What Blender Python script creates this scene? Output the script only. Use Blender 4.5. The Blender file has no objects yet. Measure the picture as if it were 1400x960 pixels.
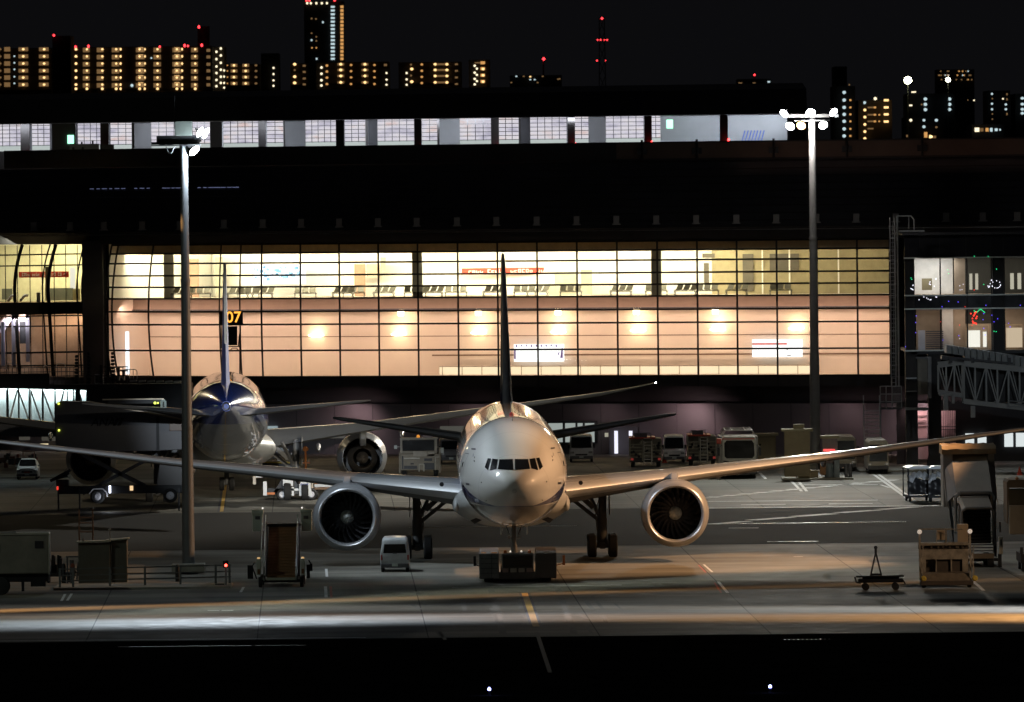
import bpy, bmesh, math, random
from mathutils import Vector, Matrix
from mathutils.bvhtree import BVHTree
random.seed(7)
PI = math.pi
# ------------------------------------------------------------------ camera, sky, exposure
F = 13000.0; CH = 22.0; HZ = 257.0
scene = bpy.context.scene
COL = scene.collection
cam_d = bpy.data.cameras.new('camera'); cam = bpy.data.objects.new('camera', cam_d); COL.objects.link(cam)
PITCH = math.atan((480 - HZ) / F); ROLL = -0.0108
RM = (Matrix.Rotation(PI/2 - PITCH, 4, 'X') @ Matrix.Rotation(ROLL, 4, 'Z'))
cam.matrix_world = Matrix.Translation((0, 0, CH)) @ RM
cam_d.sensor_width = 36; cam_d.lens = 36 * F / 1400
cam_d.clip_start = 5; cam_d.clip_end = 30000
scene.camera = cam
cam_d.dof.use_dof = True; cam_d.dof.focus_distance = 570; cam_d.dof.aperture_fstop = 4.5
scene.render.resolution_x = 1024; scene.render.resolution_y = 702
vs = scene.view_settings
scene.display_settings.display_device = 'sRGB'
vs.view_transform = 'Standard'; vs.look = 'None'; vs.gamma = 1; vs.exposure = 0.0; vs.use_curve_mapping = False
cy = scene.cycles
cy.use_denoising = True
try: cy.denoiser = 'OPENIMAGEDENOISE'
except Exception: pass
cy.max_bounces = 6; cy.diffuse_bounces = 3; cy.glossy_bounces = 3; cy.transparent_max_bounces = 12; cy.transmission_bounces = 3
cy.sample_clamp_indirect = 4; cy.caustics_reflective = False; cy.caustics_refractive = False
cy.use_light_tree = True

w = bpy.data.worlds.new('World'); scene.world = w; w.use_nodes = True
nt = w.node_tree; nt.nodes.clear()
out = nt.nodes.new('ShaderNodeOutputWorld')
sky = nt.nodes.new('ShaderNodeTexSky'); sky.sky_type = 'NISHITA'; sky.sun_disc = False
sky.sun_elevation = math.radians(-9); sky.sun_rotation = math.radians(200)
bg1 = nt.nodes.new('ShaderNodeBackground'); bg1.inputs[1].default_value = 0.02
bg2 = nt.nodes.new('ShaderNodeBackground'); bg2.inputs[0].default_value = (0.0034, 0.0034, 0.0040, 1); bg2.inputs[1].default_value = 1.0
ad = nt.nodes.new('ShaderNodeAddShader')
nt.links.new(sky.outputs[0], bg1.inputs[0]); nt.links.new(bg1.outputs[0], ad.inputs[0]); nt.links.new(bg2.outputs[0], ad.inputs[1])
nt.links.new(ad.outputs[0], out.inputs[0])

# pixel (of the 1400-wide photograph) and distance -> metres
R3 = RM.to_3x3()
def ray(px, py): return R3 @ Vector(((px-700)/F, -(py-480)/F, -1))
def U(px, py, Y):
    d = ray(px, py); return Vector((0, 0, CH)) + d * (Y / d.y)
def G(px, py, z=0.0):
    d = ray(px, py); return Vector((0, 0, CH)) + d * ((z - CH) / d.z)

def add_light(name, kind, loc, energy, color, target=None, spot=None, blend=.5, size=.5, scale=None, parent=None, sizey=None):
    l = bpy.data.lights.new(name, kind); l.energy = energy; l.color = color
    if kind == 'SPOT': l.spot_size = math.radians(spot); l.spot_blend = blend; l.shadow_soft_size = size
    elif kind == 'POINT': l.shadow_soft_size = size
    elif kind == 'AREA':
        l.shape = 'RECTANGLE'; l.size = size; l.size_y = sizey or size
    o = bpy.data.objects.new(name, l); COL.objects.link(o); o.location = loc
    if target is not None:
        d = Vector(target) - Vector(loc); o.rotation_euler = d.to_track_quat('-Z', 'Y').to_euler()
    if scale: o.scale = scale
    return o
COOL = (0.78, 0.90, 1.0); WHITE = (1.0, 0.96, 0.90); SODIUM = (1.0, 0.50, 0.17); GREENW = (0.86, 1.0, 0.86)
YELLOWISH = (1.0, 0.80, 0.50)
LM = G(258, 785); RMP = G(1115, 641)
# floodlights of the masts, plus added fill spots (two masts stand in the picture; the row goes on beyond both edges of the frame)
LH = Vector((LM.x + 1.6, LM.y, 25.0)); RH = Vector((RMP.x, RMP.y - 1, 27.2))
BY_ = G(700, 844).y; BA_ = G(700, 824).y
FLOOD = [
 # left mast: towards the nose of the airliner and the right, and a narrow beam along the foreground strip
 ('flood_nose', LH, (3, 547, 6), 84, 13.5e3, COOL, .6, None),
 ('flood_front', LH + Vector((0,-.6,-.6)), (-10, BY_-1, 0), 110, 150e3, COOL, 1.0, (1.6, .033, 1)),
 ('flood_front_far', (-66, 547, 25), (-46, BY_-2, 0), 110, 150e3, COOL, 1.0, (1.6, .033, 1)),
 ('flood_front_amber', (-40, 546, 25), (-20, BA_, 0), 110, 140e3, SODIUM, .9, (2.2, .018, 1)),
 ('flood_fore', LH + Vector((0,-.4,-.6)), (6, G(700,800).y, 0), 125, 24e3, (.9,.95,.74), .95, (1.5, .055, 1)),
 ('flood_wing', (-66, 547, 25), (-23, 568, 6.2), 40, 44e3, COOL, .7, (1, .22, 1)),
 ('flood_wing_amber', (68, 547, 25), (24, 569, 6.2), 40, 40e3, (1.0,.55,.25), .7, (1, .22, 1)),
 ('fill_carts', (36, 552, 25), (28.5, 667, 1.4), 5, 90e3, COOL, .7, None),  # added narrow spot that brightens the cart sheets
 # sodium mast beyond the right edge
 ('flood_amber', (36, 549, 25), (6, 554, 6), 64, 80e3, (1.0, .55, .27), .5, None),
 ('flood_amber_front', (36, 547, 24), (20, G(700,850).y, 0), 110, 260e3, SODIUM, .95, (1.6, .024, 1)),
 ('flood_white_front', (36, 547, 24.6), (20, G(700,839).y, 0), 110, 150e3, WHITE, .95, (1.7, .025, 1)),
 # front row mast beyond the right edge, then spots added to brighten single things
 ('flood_side_amber', (50, 490, 25), (25, 524, 1.6), 36, 22e3, (1.0, .72, .48), .8, None),
 ('fill_second_side', (36, 552, 25), (-14, 666, 5.5), 9, 240e3, (1,.88,.70), .8, None),  # added narrow spot on the second airliner's right side
 ('fill_back_row', (36, 552, 25), (10, 694, 1), 50, 70e3, (1.0, .90, .68), .8, (1, .12, 1)),  # added beam that brightens the vehicles along the terminal
 ('fill_second_tail', LH + Vector((-.8,.6,0)), (-17.5, 660, 6.8), 10, 230e3, COOL, .8, None),  # added narrow spot on the second airliner's tail
 ('fill_belt_loader', LH + Vector((.2,.6,-.3)), (-15.3, 672, 1.2), 7, 60e3, WHITE, .6, None),  # added narrow spot that brightens the belt loader
 ('fill_side_dim', (-52, 500, 24), (-18, 538, 1), 60, 5e3, GREENW, .7, None),  # added dim spot for the stairs and cabinets at left
 # right mast, near the terminal: lights the stand between terminal and aircraft
 ('flood_apron_a', RH + Vector((-2.4,0,0)), (4, 650, 0), 76, 12e3, GREENW, .8, None),
 ('flood_apron_b', RH, (28, 672, 0), 84, 34e3, (1,.97,.88), .7, None),
 ('flood_apron_c', RH + Vector((2.4,0,0)), (44, 700, 0), 100, 7e3, COOL, .6, None),
 ('flood_apron_amber', RH + Vector((-1,0,-.8)), (16, 580, 2), 60, 12e3, SODIUM, .8, None),
 ('flood_second', RH + Vector((-2.4,0,-.8)), (-8, 674, 7), 26, 210e3, (1,.93,.80), .7, None),
 # the next mast of that row, beyond the left edge
 ('flood_stand', (-46, 745, 26), (-14, 664, 5), 50, 9e3, YELLOWISH, .8, None),
]
FL = 1.0
for n, loc, tg, sp, en, c, bl, sc in FLOOD:
    add_light(n, 'SPOT', loc, en*FL, c, target=tg, spot=sp, blend=bl, size=.35, scale=sc)

# ------------------------------------------------------------------ materials
MATS = {}
def mat(name, col=(.5,.5,.5), rough=.5, metal=0., dirt=.18, scale=1.2, coat=0., emit=None, es=1., streak=0., rv=.15):
    if name in MATS: return MATS[name]
    m = bpy.data.materials.new(name); m.use_nodes = True; n = m.node_tree.nodes; L = m.node_tree.links
    b = n['Principled BSDF']
    b.inputs['Metallic'].default_value = metal
    if coat: b.inputs['Coat Weight'].default_value = coat; b.inputs['Coat Roughness'].default_value = .08
    if emit is not None:
        b.inputs['Base Color'].default_value = (*col, 1)
        b.inputs['Emission Color'].default_value = (*emit, 1); b.inputs['Emission Strength'].default_value = es
        b.inputs['Roughness'].default_value = rough
    else:
        tc = n.new('ShaderNodeTexCoord'); mp = n.new('ShaderNodeMapping')
        mp.inputs['Scale'].default_value = (scale, scale, scale * (.25 if streak else 1))
        nz = n.new('ShaderNodeTexNoise'); nz.inputs['Scale'].default_value = 1; nz.inputs['Detail'].default_value = 5
        nz.inputs['Roughness'].default_value = .65
        L.new(tc.outputs['Object'], mp.inputs[0]); L.new(mp.outputs[0], nz.inputs['Vector'])
        mr = n.new('ShaderNodeMapRange'); mr.inputs[1].default_value = .3; mr.inputs[2].default_value = .7
        mr.inputs[3].default_value = 1 - dirt; mr.inputs[4].default_value = 1 + dirt * .4
        L.new(nz.outputs[0], mr.inputs[0])
        mx = n.new('ShaderNodeVectorMath'); mx.operation = 'SCALE'; mx.inputs[0].default_value = col
        L.new(mr.outputs[0], mx.inputs['Scale']); L.new(mx.outputs[0], b.inputs['Base Color'])
        m2 = n.new('ShaderNodeMapRange'); m2.inputs[3].default_value = max(.03, rough - rv/2); m2.inputs[4].default_value = min(1, rough + rv)
        L.new(nz.outputs[0], m2.inputs[0]); L.new(m2.outputs[0], b.inputs['Roughness'])
    MATS[name] = m; return m
def emat(name, col, s=1.): return mat(name, (.02,.02,.02), emit=col, es=s)
def glass_mat(name, tint=(.9,.95,1), refl=.07, rough=.02, alpha=1.):
    if name in MATS: return MATS[name]
    m = bpy.data.materials.new(name); m.use_nodes = True; n = m.node_tree.nodes; L = m.node_tree.links; n.clear()
    o = n.new('ShaderNodeOutputMaterial'); t = n.new('ShaderNodeBsdfTransparent'); t.inputs[0].default_value = (*tint, 1)
    g = n.new('ShaderNodeBsdfGlossy'); g.inputs['Roughness'].default_value = rough
    x = n.new('ShaderNodeMixShader'); x.inputs[0].default_value = refl
    L.new(t.outputs[0], x.inputs[1]); L.new(g.outputs[0], x.inputs[2]); L.new(x.outputs[0], o.inputs[0])
    MATS[name] = m; return m

BLACK = mat('black_metal', (.02,.02,.022), .5, .3)
DARK = mat('dark_metal', (.05,.05,.055), .45, .4)
DGREY = mat('dark_grey_paint', (.10,.10,.11), .55)
GREY = mat('grey_paint', (.30,.31,.32), .45)
GALV = mat('galvanised_steel', (.42,.44,.45), .4, .7)
WHITEP = mat('white_paint', (.72,.72,.70), .4, coat=.2)
RUB = mat('rubber', (.025,.025,.025), .8)
TINT = mat('dark_window_glass', (.012,.013,.015), .06, 0, dirt=.05)
YEL = mat('yellow_paint', (.62,.42,.05), .5)
RED = mat('red_paint', (.55,.06,.03), .45)
ORANGE = mat('orange_paint', (.7,.2,.04), .5)
FRAME = mat('facade_frame', (.022,.02,.019), .5, .2)

# ------------------------------------------------------------------ mesh helpers
class MB:
    def __init__(s): s.v = []; s.f = []; s.m = []; s.M = None
    def add(s, vs_, fs, mi=0):
        b = len(s.v)
        for p in vs_:
            p = Vector(p); s.v.append(s.M @ p if s.M else p)
        for f in fs: s.f.append([b+i for i in f]); s.m.append(mi)
        return s
    def box(s, x0, x1, y0, y1, z0, z1, mi=0):
        return s.add([(x0,y0,z0),(x1,y0,z0),(x1,y1,z0),(x0,y1,z0),(x0,y0,z1),(x1,y0,z1),(x1,y1,z1),(x0,y1,z1)],
                     [(0,3,2,1),(4,5,6,7),(0,1,5,4),(1,2,6,5),(2,3,7,6),(3,0,4,7)], mi)
    def taper(s, x0,x1,y0,y1,z0, X0,X1,Y0,Y1,z1, mi=0):
        return s.add([(x0,y0,z0),(x1,y0,z0),(x1,y1,z0),(x0,y1,z0),(X0,Y0,z1),(X1,Y0,z1),(X1,Y1,z1),(X0,Y1,z1)],
                     [(0,3,2,1),(4,5,6,7),(0,1,5,4),(1,2,6,5),(2,3,7,6),(3,0,4,7)], mi)
    def tube(s, p, q, r, n=8, r2=None, mi=0, cap=True):
        p = Vector(p); q = Vector(q); d = (q-p)
        if d.length < 1e-6: return s
        d.normalize(); a = d.orthogonal().normalized(); b = d.cross(a); r2 = r if r2 is None else r2
        vs_ = [p + (a*math.cos(2*PI*i/n) + b*math.sin(2*PI*i/n))*r for i in range(n)] + \
              [q + (a*math.cos(2*PI*i/n) + b*math.sin(2*PI*i/n))*r2 for i in range(n)]
        fs = [(i, (i+1)%n, n+(i+1)%n, n+i) for i in range(n)]
        if cap: fs += [tuple(range(n))[::-1], tuple(range(n, 2*n))]
        return s.add(vs_, fs, mi)
    def path(s, pts, r, n=6, mi=0):
        for a, b in zip(pts, pts[1:]): s.tube(a, b, r, n, mi=mi)
        return s
    def bar(s, p, q, wx, wy, mi=0, up=(0,0,1)):   # rectangular bar p->q
        p = Vector(p); q = Vector(q); d = (q-p).normalized(); u = Vector(up)
        if abs(d.dot(u)) > .95: u = Vector((0,1,0))
        a = d.cross(u).normalized(); b = a.cross(d)
        vs_ = [c + a*sx*wx/2 + b*sy*wy/2 for c in (p, q) for sx, sy in ((-1,-1),(1,-1),(1,1),(-1,1))]
        return s.add(vs_, [(3,2,1,0),(4,5,6,7),(0,1,5,4),(1,2,6,5),(2,3,7,6),(3,0,4,7)], mi)
    def loft(s, rings, cap0=True, cap1=True, mi=0, closed=True):
        n = len(rings[0]); b = []
        vs_ = [p for r in rings for p in r]; fs = []
        for k in range(len(rings)-1):
            for i in range(n if closed else n-1):
                j = (i+1) % n
                fs.append((k*n+i, k*n+j, (k+1)*n+j, (k+1)*n+i))
        if cap0: fs.append(tuple(range(n))[::-1])
        if cap1: fs.append(tuple((len(rings)-1)*n + i for i in range(n)))
        return s.add(vs_, fs, mi)
    def lathe(s, prof, c=(0,0,0), axis='y', n=32, mi=0, cap0=False, cap1=False):
        c = Vector(c); rings = []
        for (t, r) in prof:
            ring = []
            for i in range(n):
                a = 2*PI*i/n; u, v_ = math.cos(a)*r, math.sin(a)*r
                ring.append(c + (Vector((u, t, v_)) if axis == 'y' else Vector((u, v_, t)) if axis == 'z' else Vector((t, u, v_))))
            rings.append(ring)
        return s.loft(rings, cap0, cap1, mi)
    def prism(s, pts, y0, y1, mi=0, axis='y'):
        def P(a, b, t): return (a, t, b) if axis == 'y' else (t, a, b) if axis == 'x' else (a, b, t)
        n = len(pts)
        return s.add([P(a, b, y0) for a, b in pts] + [P(a, b, y1) for a, b in pts],
                     [tuple(range(n)), tuple(range(n, 2*n))[::-1]] + [(i, n+i, n+(i+1)%n, (i+1)%n) for i in range(n)], mi)
    def wheel(s, c, r, w_, axis='x', n=24, mi=0, mr=1):
        x = c[0] if axis == 'x' else c[1]
        s.lathe([(-w_/2, r*.55), (-w_/2, r*.9), (-w_*.36, r), (w_*.36, r), (w_/2, r*.9), (w_/2, r*.55)], c, axis, n, mi, True, True)
        s.lathe([(-w_/2-.012, .01), (-w_/2-.014, r*.5), (-w_/2+.03, r*.56)], c, axis, n, mr, True, False)
        s.lathe([(w_/2-.03, r*.56), (w_/2+.014, r*.5), (w_/2+.012, .01)], c, axis, n, mr, False, True)
        return s
    def quad(s, a, b, c, d, mi=0): return s.add([a,b,c,d], [(0,1,2,3)], mi)
    def build_each(s, name, mats, parent=None, **kw):
        # one object per separate piece (pieces whose boxes touch stay together)
        n = len(s.v); par = list(range(n))
        def fd(i):
            while par[i] != i: par[i] = par[par[i]]; i = par[i]
            return i
        for f in s.f:
            for i in f[1:]: par[fd(i)] = fd(f[0])
        comp = {}
        for i in range(n): comp.setdefault(fd(i), []).append(i)
        gs = []
        for ids in comp.values():
            lo = [min(s.v[i][k] for i in ids)-.02 for k in range(3)]; hi = [max(s.v[i][k] for i in ids)+.02 for k in range(3)]
            hit = [g for g in gs if all(g[0][k] <= hi[k] and lo[k] <= g[1][k] for k in range(3))]
            for g in hit:
                gs.remove(g); ids = ids + g[2]; lo = [min(lo[k], g[0][k]) for k in range(3)]; hi = [max(hi[k], g[1][k]) for k in range(3)]
            gs.append((lo, hi, ids))
        out_ = []
        for lo, hi, ids in gs:
            mp = {i: k for k, i in enumerate(ids)}; b = MB(); b.v = [s.v[i] for i in ids]
            for f, m in zip(s.f, s.m):
                if f[0] in mp: b.f.append([mp[i] for i in f]); b.m.append(m)
            out_.append(b.build(name, mats, parent, **kw))
        return out_
    def build(s, name, mats, parent=None, smooth=False, bevel=0, label=None, kind=None, fix=True):
        me = bpy.data.meshes.new(name)
        me.from_pydata([tuple(v) for v in s.v], [], s.f)
        for m in (mats if isinstance(mats, (list, tuple)) else [mats]): me.materials.append(m)
        me.polygons.foreach_set('material_index', s.m)
        if fix:
            bm = bmesh.new(); bm.from_mesh(me); bmesh.ops.recalc_face_normals(bm, faces=bm.faces); bm.to_mesh(me); bm.free()
        if smooth:
            me.polygons.foreach_set('use_smooth', [True]*len(me.polygons))
            me.set_sharp_from_angle(angle=math.radians(38))
        o = bpy.data.objects.new(name, me); COL.objects.link(o)
        if parent is not None: o.parent = parent
        if bevel:
            b = o.modifiers.new('bevel', 'BEVEL'); b.width = bevel; b.segments = 2; b.limit_method = 'ANGLE'
        if label: o['label'] = label
        if kind: o['kind'] = kind
        return o
def thing(name, label, cat, loc=(0,0,0), rz=0, group=None):
    o = bpy.data.objects.new(name, None); COL.objects.link(o); o.empty_display_size = .5
    o.location = loc; o.rotation_euler = (0,0,rz); o['label'] = label; o['category'] = cat
    if group: o['group'] = group
    return o
def tag(o, label, cat, group=None):
    o['label'] = label; o['category'] = cat
    if group: o['group'] = group
    return o
def kids(o): return [c for c in bpy.data.objects if c.parent == o]
def dup(root, loc, rz=0, label=None, group=None, scale=None):
    def cp(o, par):
        c = o.copy(); COL.objects.link(c); c.parent = par
        for k in CH_[o]: cp(k, c)
        return c
    CH_ = {}
    def walk(o):
        CH_[o] = kids(o)
        for k in CH_[o]: walk(k)
    walk(root)
    r = cp(root, None); r.location = loc; r.rotation_euler = (0,0,rz)
    if label: r['label'] = label
    if group: r['group'] = group
    if scale: r.scale = scale
    return r
def text_mesh(txt, size, mat_, name, parent, M, depth=.01, bold=0., shear=0.):
    cu = bpy.data.curves.new(name, 'FONT'); cu.body = txt; cu.size = size; cu.extrude = depth; cu.offset = bold; cu.shear = shear
    cu.align_x = 'CENTER'; cu.align_y = 'CENTER'
    t = bpy.data.objects.new(name, cu); COL.objects.link(t)
    dg = bpy.context.evaluated_depsgraph_get(); me = bpy.data.meshes.new_from_object(t.evaluated_get(dg))
    bpy.data.objects.remove(t); bpy.data.curves.remove(cu)
    me.transform(M); me.materials.clear(); me.materials.append(mat_)
    o = bpy.data.objects.new(name, me); COL.objects.link(o)
    if parent: o.parent = parent
    return o
FACE = Matrix.Rotation(PI/2, 4, 'X')   # text standing up, facing the camera side (-y)

# ------------------------------------------------------------------ ground
def ground_mat():
    m = bpy.data.materials.new('apron_concrete'); m.use_nodes = True; n = m.node_tree.nodes; L = m.node_tree.links
    b = n['Principled BSDF']; tc = n.new('ShaderNodeTexCoord')
    def noise(scale, sx=1, sy=1, det=6, rough=.6):
        mp = n.new('ShaderNodeMapping'); mp.inputs['Scale'].default_value = (sx, sy, 1)
        z = n.new('ShaderNodeTexNoise'); z.inputs['Scale'].default_value = scale; z.inputs['Detail'].default_value = det; z.inputs['Roughness'].default_value = rough
        L.new(tc.outputs['Object'], mp.inputs[0]); L.new(mp.outputs[0], z.inputs['Vector']); return z
    def mr(src, a, b_, c, d):
        q = n.new('ShaderNodeMapRange'); q.inputs[1].default_value = a; q.inputs[2].default_value = b_; q.inputs[3].default_value = c; q.inputs[4].default_value = d
        L.new(src, q.inputs[0]); return q.outputs[0]
    def math_(op, a, b_=None):
        q = n.new('ShaderNodeMath'); q.operation = op
        for i, v in enumerate((a, b_)):
            if v is None: continue
            if isinstance(v, (int, float)): q.inputs[i].default_value = v
            else: L.new(v, q.inputs[i])
        return q.outputs[0]
    n1 = noise(.06, 1, 1.6); n2 = noise(.9); n3 = noise(.25, .22, 1.0)   # stains drawn out along the stand
    sp = n.new('ShaderNodeSeparateXYZ'); L.new(tc.outputs['Object'], sp.inputs[0])
    gx = math_('ADD', sp.outputs[0], math_('MULTIPLY', sp.outputs[1], .021))
    slab = n.new('ShaderNodeTexWhiteNoise'); cmb = n.new('ShaderNodeCombineXYZ')
    L.new(math_('FLOOR', math_('DIVIDE', math_('ADD', gx, 2.9), 8.4)), cmb.inputs[0]); L.new(math_('FLOOR', math_('DIVIDE', sp.outputs[1], 7.5)), cmb.inputs[1])
    L.new(cmb.outputs[0], slab.inputs[0])
    v = math_('MULTIPLY', mr(n1.outputs[0], .3, .7, .6, 1.15), mr(n2.outputs[0], .3, .7, .9, 1.06))
    v = math_('MULTIPLY', v, mr(n3.outputs[0], .35, .7, 1.1, .58))
    v = math_('MULTIPLY', v, mr(slab.outputs[0], 0, 1, .80, 1.08))
    jx = math_('LESS_THAN', math_('ABSOLUTE', math_('SUBTRACT', math_('FRACT', math_('DIVIDE', math_('ADD', gx, 2.9), 8.4)), .5)), .0)  # placeholder, replaced below
    fr = math_('FRACT', math_('DIVIDE', math_('ADD', gx, 2.9), 8.4)); jx = math_('LESS_THAN', fr, .008)
    fy = math_('FRACT', math_('DIVIDE', sp.outputs[1], 7.5)); jy = math_('LESS_THAN', fy, .008)
    j = math_('MAXIMUM', jx, jy)
    v = math_('MULTIPLY', v, math_('SUBTRACT', 1., math_('MULTIPLY', j, .75)))
    sc = n.new('ShaderNodeVectorMath'); sc.operation = 'SCALE'; sc.inputs[0].default_value = (.27, .26, .225); L.new(v, sc.inputs['Scale'])
    L.new(sc.outputs[0], b.inputs['Base Color'])
    L.new(mr(n2.outputs[0], .3, .7, .55, .8), b.inputs['Roughness']); b.inputs['IOR'].default_value = 1.15
    return m
APRON = ground_mat()
ASPH = mat('taxiway_asphalt', (.045,.044,.040), .9, dirt=.45, scale=.25)
ASPH.node_tree.nodes['Principled BSDF'].inputs['IOR'].default_value = 1.0
EDGE = G(700, 871).y
ASPH2 = mat('apron_road_asphalt', (.020,.020,.019), .8, dirt=.4, scale=.2); ASPH2.node_tree.nodes['Principled BSDF'].inputs['IOR'].default_value = 1.12
g = MB().quad((-9000,-400,0),(9000,-400,0),(9000,16000,0),(-9000,16000,0)); g.build('ground', ASPH, kind='structure', fix=False)
g = MB().quad((-400,EDGE,.004),(400,EDGE,.004),(400,840,.004),(-400,840,.004)); g.build('apron', APRON, kind='structure', fix=False)
Y0, Y1 = G(700, 748).y, G(700, 697).y
g = MB().quad((-400,Y0,.008),(400,Y0,.008),(400,Y1,.008),(-400,Y1,.008)); g.build('apron_road', ASPH2, kind='structure', fix=False)

MARKW = mat('road_paint_white', (.78,.78,.76), .6, dirt=.35, scale=1.5)
MARKY = mat('road_paint_yellow', (.72,.42,.05), .6, dirt=.3)
MARKB = mat('road_paint_black', (.03,.03,.05), .6)
MARKR = mat('road_paint_red', (.45,.10,.07), .6, dirt=.3)
mk = MB()
def stripe(p, q, wd, mi=0, z=.012):
    a = G(*p); b = G(*q); d = (b-a); d.z = 0; d.normalize(); n_ = Vector((-d.y, d.x, 0))*wd/2; h = Vector((0,0,z))
    mk.quad(a-n_+h, b-n_+h, b+n_+h, a+n_+h, mi)
for p, q, wd, c in [((1081,657),(1096,672),.22,0),((1090,656),(1103,672),.22,0),((1189,645),(1248,687),.25,0),((1196,645),(1252,686),.25,0),
    ((1115,645),(1125,654),.22,0),((1039,647),(1047,655),.22,0),((1204,663),(1216,667),.22,0),
    ((880,696),(1302,691.3),1.7,0),((1013,690.4),(1074,689.8),1.2,0),((1133,689.2),(1193,688.6),1.2,0),
    ((1090,663.2),(1200,662.8),.9,0),((960,686),(1200,684),1.2,0),
    ((972,717),(1020,713),1.1,0),((1027,711.5),(1080,707.5),1.1,0),((1086,706.5),(1139,702.5),1.1,0),((1146,701.3),(1198,697.8),1.1,0),((1203,696.8),(1254,693.2),1.1,0),
    ((996,722.3),(1037,722),.6,0),
    ((955,772.5),(965,783),.1,3),((962,772),(974,782.5),.13,0),((977,797),(986,811),.1,3),((982,795.5),(995,811),.17,0),
    ((446,778),(447,789),.15,0),((445,802),(446,817),.17,0),((452,802),(453,817),.13,3),
    ((84,822),(89,812.5),.15,0),((92,821.5),(98,812),.15,0),((329,810),(333,803),.15,0),
    ((1331,795),(1345,808),.2,0),((1337,769),(1348,775),.25,0),
    ((284,835),(300,834.9),.5,0),((303,834.9),(319,834.8),.5,0),((0,876.8),(500,872.0),.5,0),
    ((1060,813.3),(1112,814.3),.15,0),((1140,826.6),(1164,826.2),.2,0),((1085,761.6),(1098,761.4),.4,0),
    ((618,803.5),(850,800),.3,0),
    ((717,811),(733,857),.62,2),((717,811),(733,857),.34,1),((734,865),(752,920),.2,4),  # last piece of the line darkened in colour where the foreground is unlit
    ((308,661),(302,700),.5,2),((308.5,661),(303,700),.24,1),((274,682.5),(326,681.5),.2,0)]:
    stripe(p, q, wd, c, .012 if c != 1 else .016)
# a row of worn zigzag sealing across the stand
for i in range(24):
    x = 960 + i*11; y = 681.5 - i*1.05
    stripe((x, y), (x+8.5, y-1.2 if i % 2 else y-.2), 1.0)
rt = random.Random(21)
for i in range(16):
    x = 712 + rt.uniform(-150, 150); y = rt.uniform(803, 866); stripe((x, y), (x + rt.uniform(4, 16), y + rt.uniform(6, 20)), rt.uniform(.12, .3), 4, .010)
for off in (-46, 44): stripe((712+off, 786), (738+off*1.08, 868), .35, 4, .010)
mk.build('apron_markings', [MARKW, MARKY, MARKB, MARKR, mat('tyre_trace_dimmed_line', (.15,.145,.13), .8, dirt=.4, scale=3)], kind='structure', fix=False)
STUD = mat('drain_grate_steel', (.6,.58,.52), .35, .6)
mk = MB()
for (x0, y0, x1, y1, st) in [(990,716.5,1240,713.6,2.2),(560,721.5,790,719,2.4),(1050,741,1120,740.3,2),(162,884.8,345,883.2,2.4),(350,883,420,882.6,2.4),(352,724,420,723.4,2.6),(1073,875,1140,874,6)]:
    k = int((x1-x0)/st)
    for i in range(k):
        t = i/k; p = G(x0+(x1-x0)*t, y0+(y1-y0)*t)
        mk.box(p.x-.035, p.x+.035, p.y-.15, p.y+.15, .006, .02)
mk.build('drain_grate', STUD, kind='structure')
# kerb islands
def island(pts, name='kerb_island', h=.14):
    b = MB(); P_ = [G(*p) for p in pts]
    xs = [p.x for p in P_]; ys = [p.y for p in P_]
    b.box(min(xs), max(xs), min(ys), max(ys), 0.002, h); b.build(name, mat('kerb_concrete', (.34,.33,.28), .8), kind='structure', bevel=.03)
island([(1070,657),(1164,653)]); island([(1175,646),(1260,640)]); island([(73,807.5),(319,800)])
# ------------------------------------------------------------------ terminal
CONC = mat('terminal_cladding', (.055,.050,.052), .6, dirt=.25, scale=.4)
PURP = mat('terminal_lower_wall', (.155,.140,.148), .7, dirt=.12, scale=.5)
ROOFM = mat('terminal_roof_metal', (.045,.046,.052), .45, .3, dirt=.4, scale=.3)
PLASTER = mat('interior_plaster', (.78,.76,.70), .9, dirt=.05, scale=.5)
BEIGE = mat('interior_beige_panel', (.62,.47,.30), .8, dirt=.08, scale=.5)
SLABM = mat('interior_floor_slab', (.22,.155,.115), .7, dirt=.1)
ASTEEL = mat('anodised_trim', (.35,.36,.36), .35, .8)
K = 3e-5
def FY(px):
    y = lambda x: 783.0 / (1 + K*(x-700))
    if px >= 357: return y(px)
    t = 357 - px                                  # the wall curves away towards the left
    return y(357) + t*.060*.42 + t*t*.00009
def FX(px): return U(px, 430, FY(px)).x
def FZ(y): return CH - (y - HZ) / 16.6             # height read at the picture's middle
term = thing('terminal_building', 'long dark terminal with a warm glowing two storey glass wall behind both aircraft', 'terminal building')
def bul(px): return 0.75 * max(0., min(1., (470-px)/300)) ** 1.2
def FP(px, z, off=0.):
    d = bul(px) * ((z - 11.6) / 5.6) ** 2
    a = Vector((FX(px), FY(px), z)); 
    t = Vector((FX(px+2) - FX(px-2), FY(px+2) - FY(px-2), 0)).normalized(); n_ = Vector((-t.y, t.x, 0))   # inward
    return a + n_ * (d + off)
MUL = [153,203,252,300,328,357.5,411,464.5,518,571.8,626.5,680.8,735,789.5,844.3,899.3,953.8,1008,1062.5,1117.5,1172.5,1217]
ZB, ZT, ZF = FZ(514.5), FZ(330.5), FZ(406)
TR = [514.5, 478, 442, 424, 406, 390, 374, 357, 343.4, 331]
fr = MB()
zs = [ZB + (ZT-ZB)*i/14 for i in range(15)]
for i, x in enumerate(MUL + [144]):
    wd = .15 if x not in (328, 300) else .12
    for z0, z1 in zip(zs, zs[1:]): fr.bar(FP(x, z0), FP(x, z1), wd, .18, up=(0,1,0))
xs_ = [144] + MUL; fine = []
for a, b in zip(xs_, xs_[1:]):
    fine += [a + (b-a)*k/3 for k in range(3)]
fine.append(1217)
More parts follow.
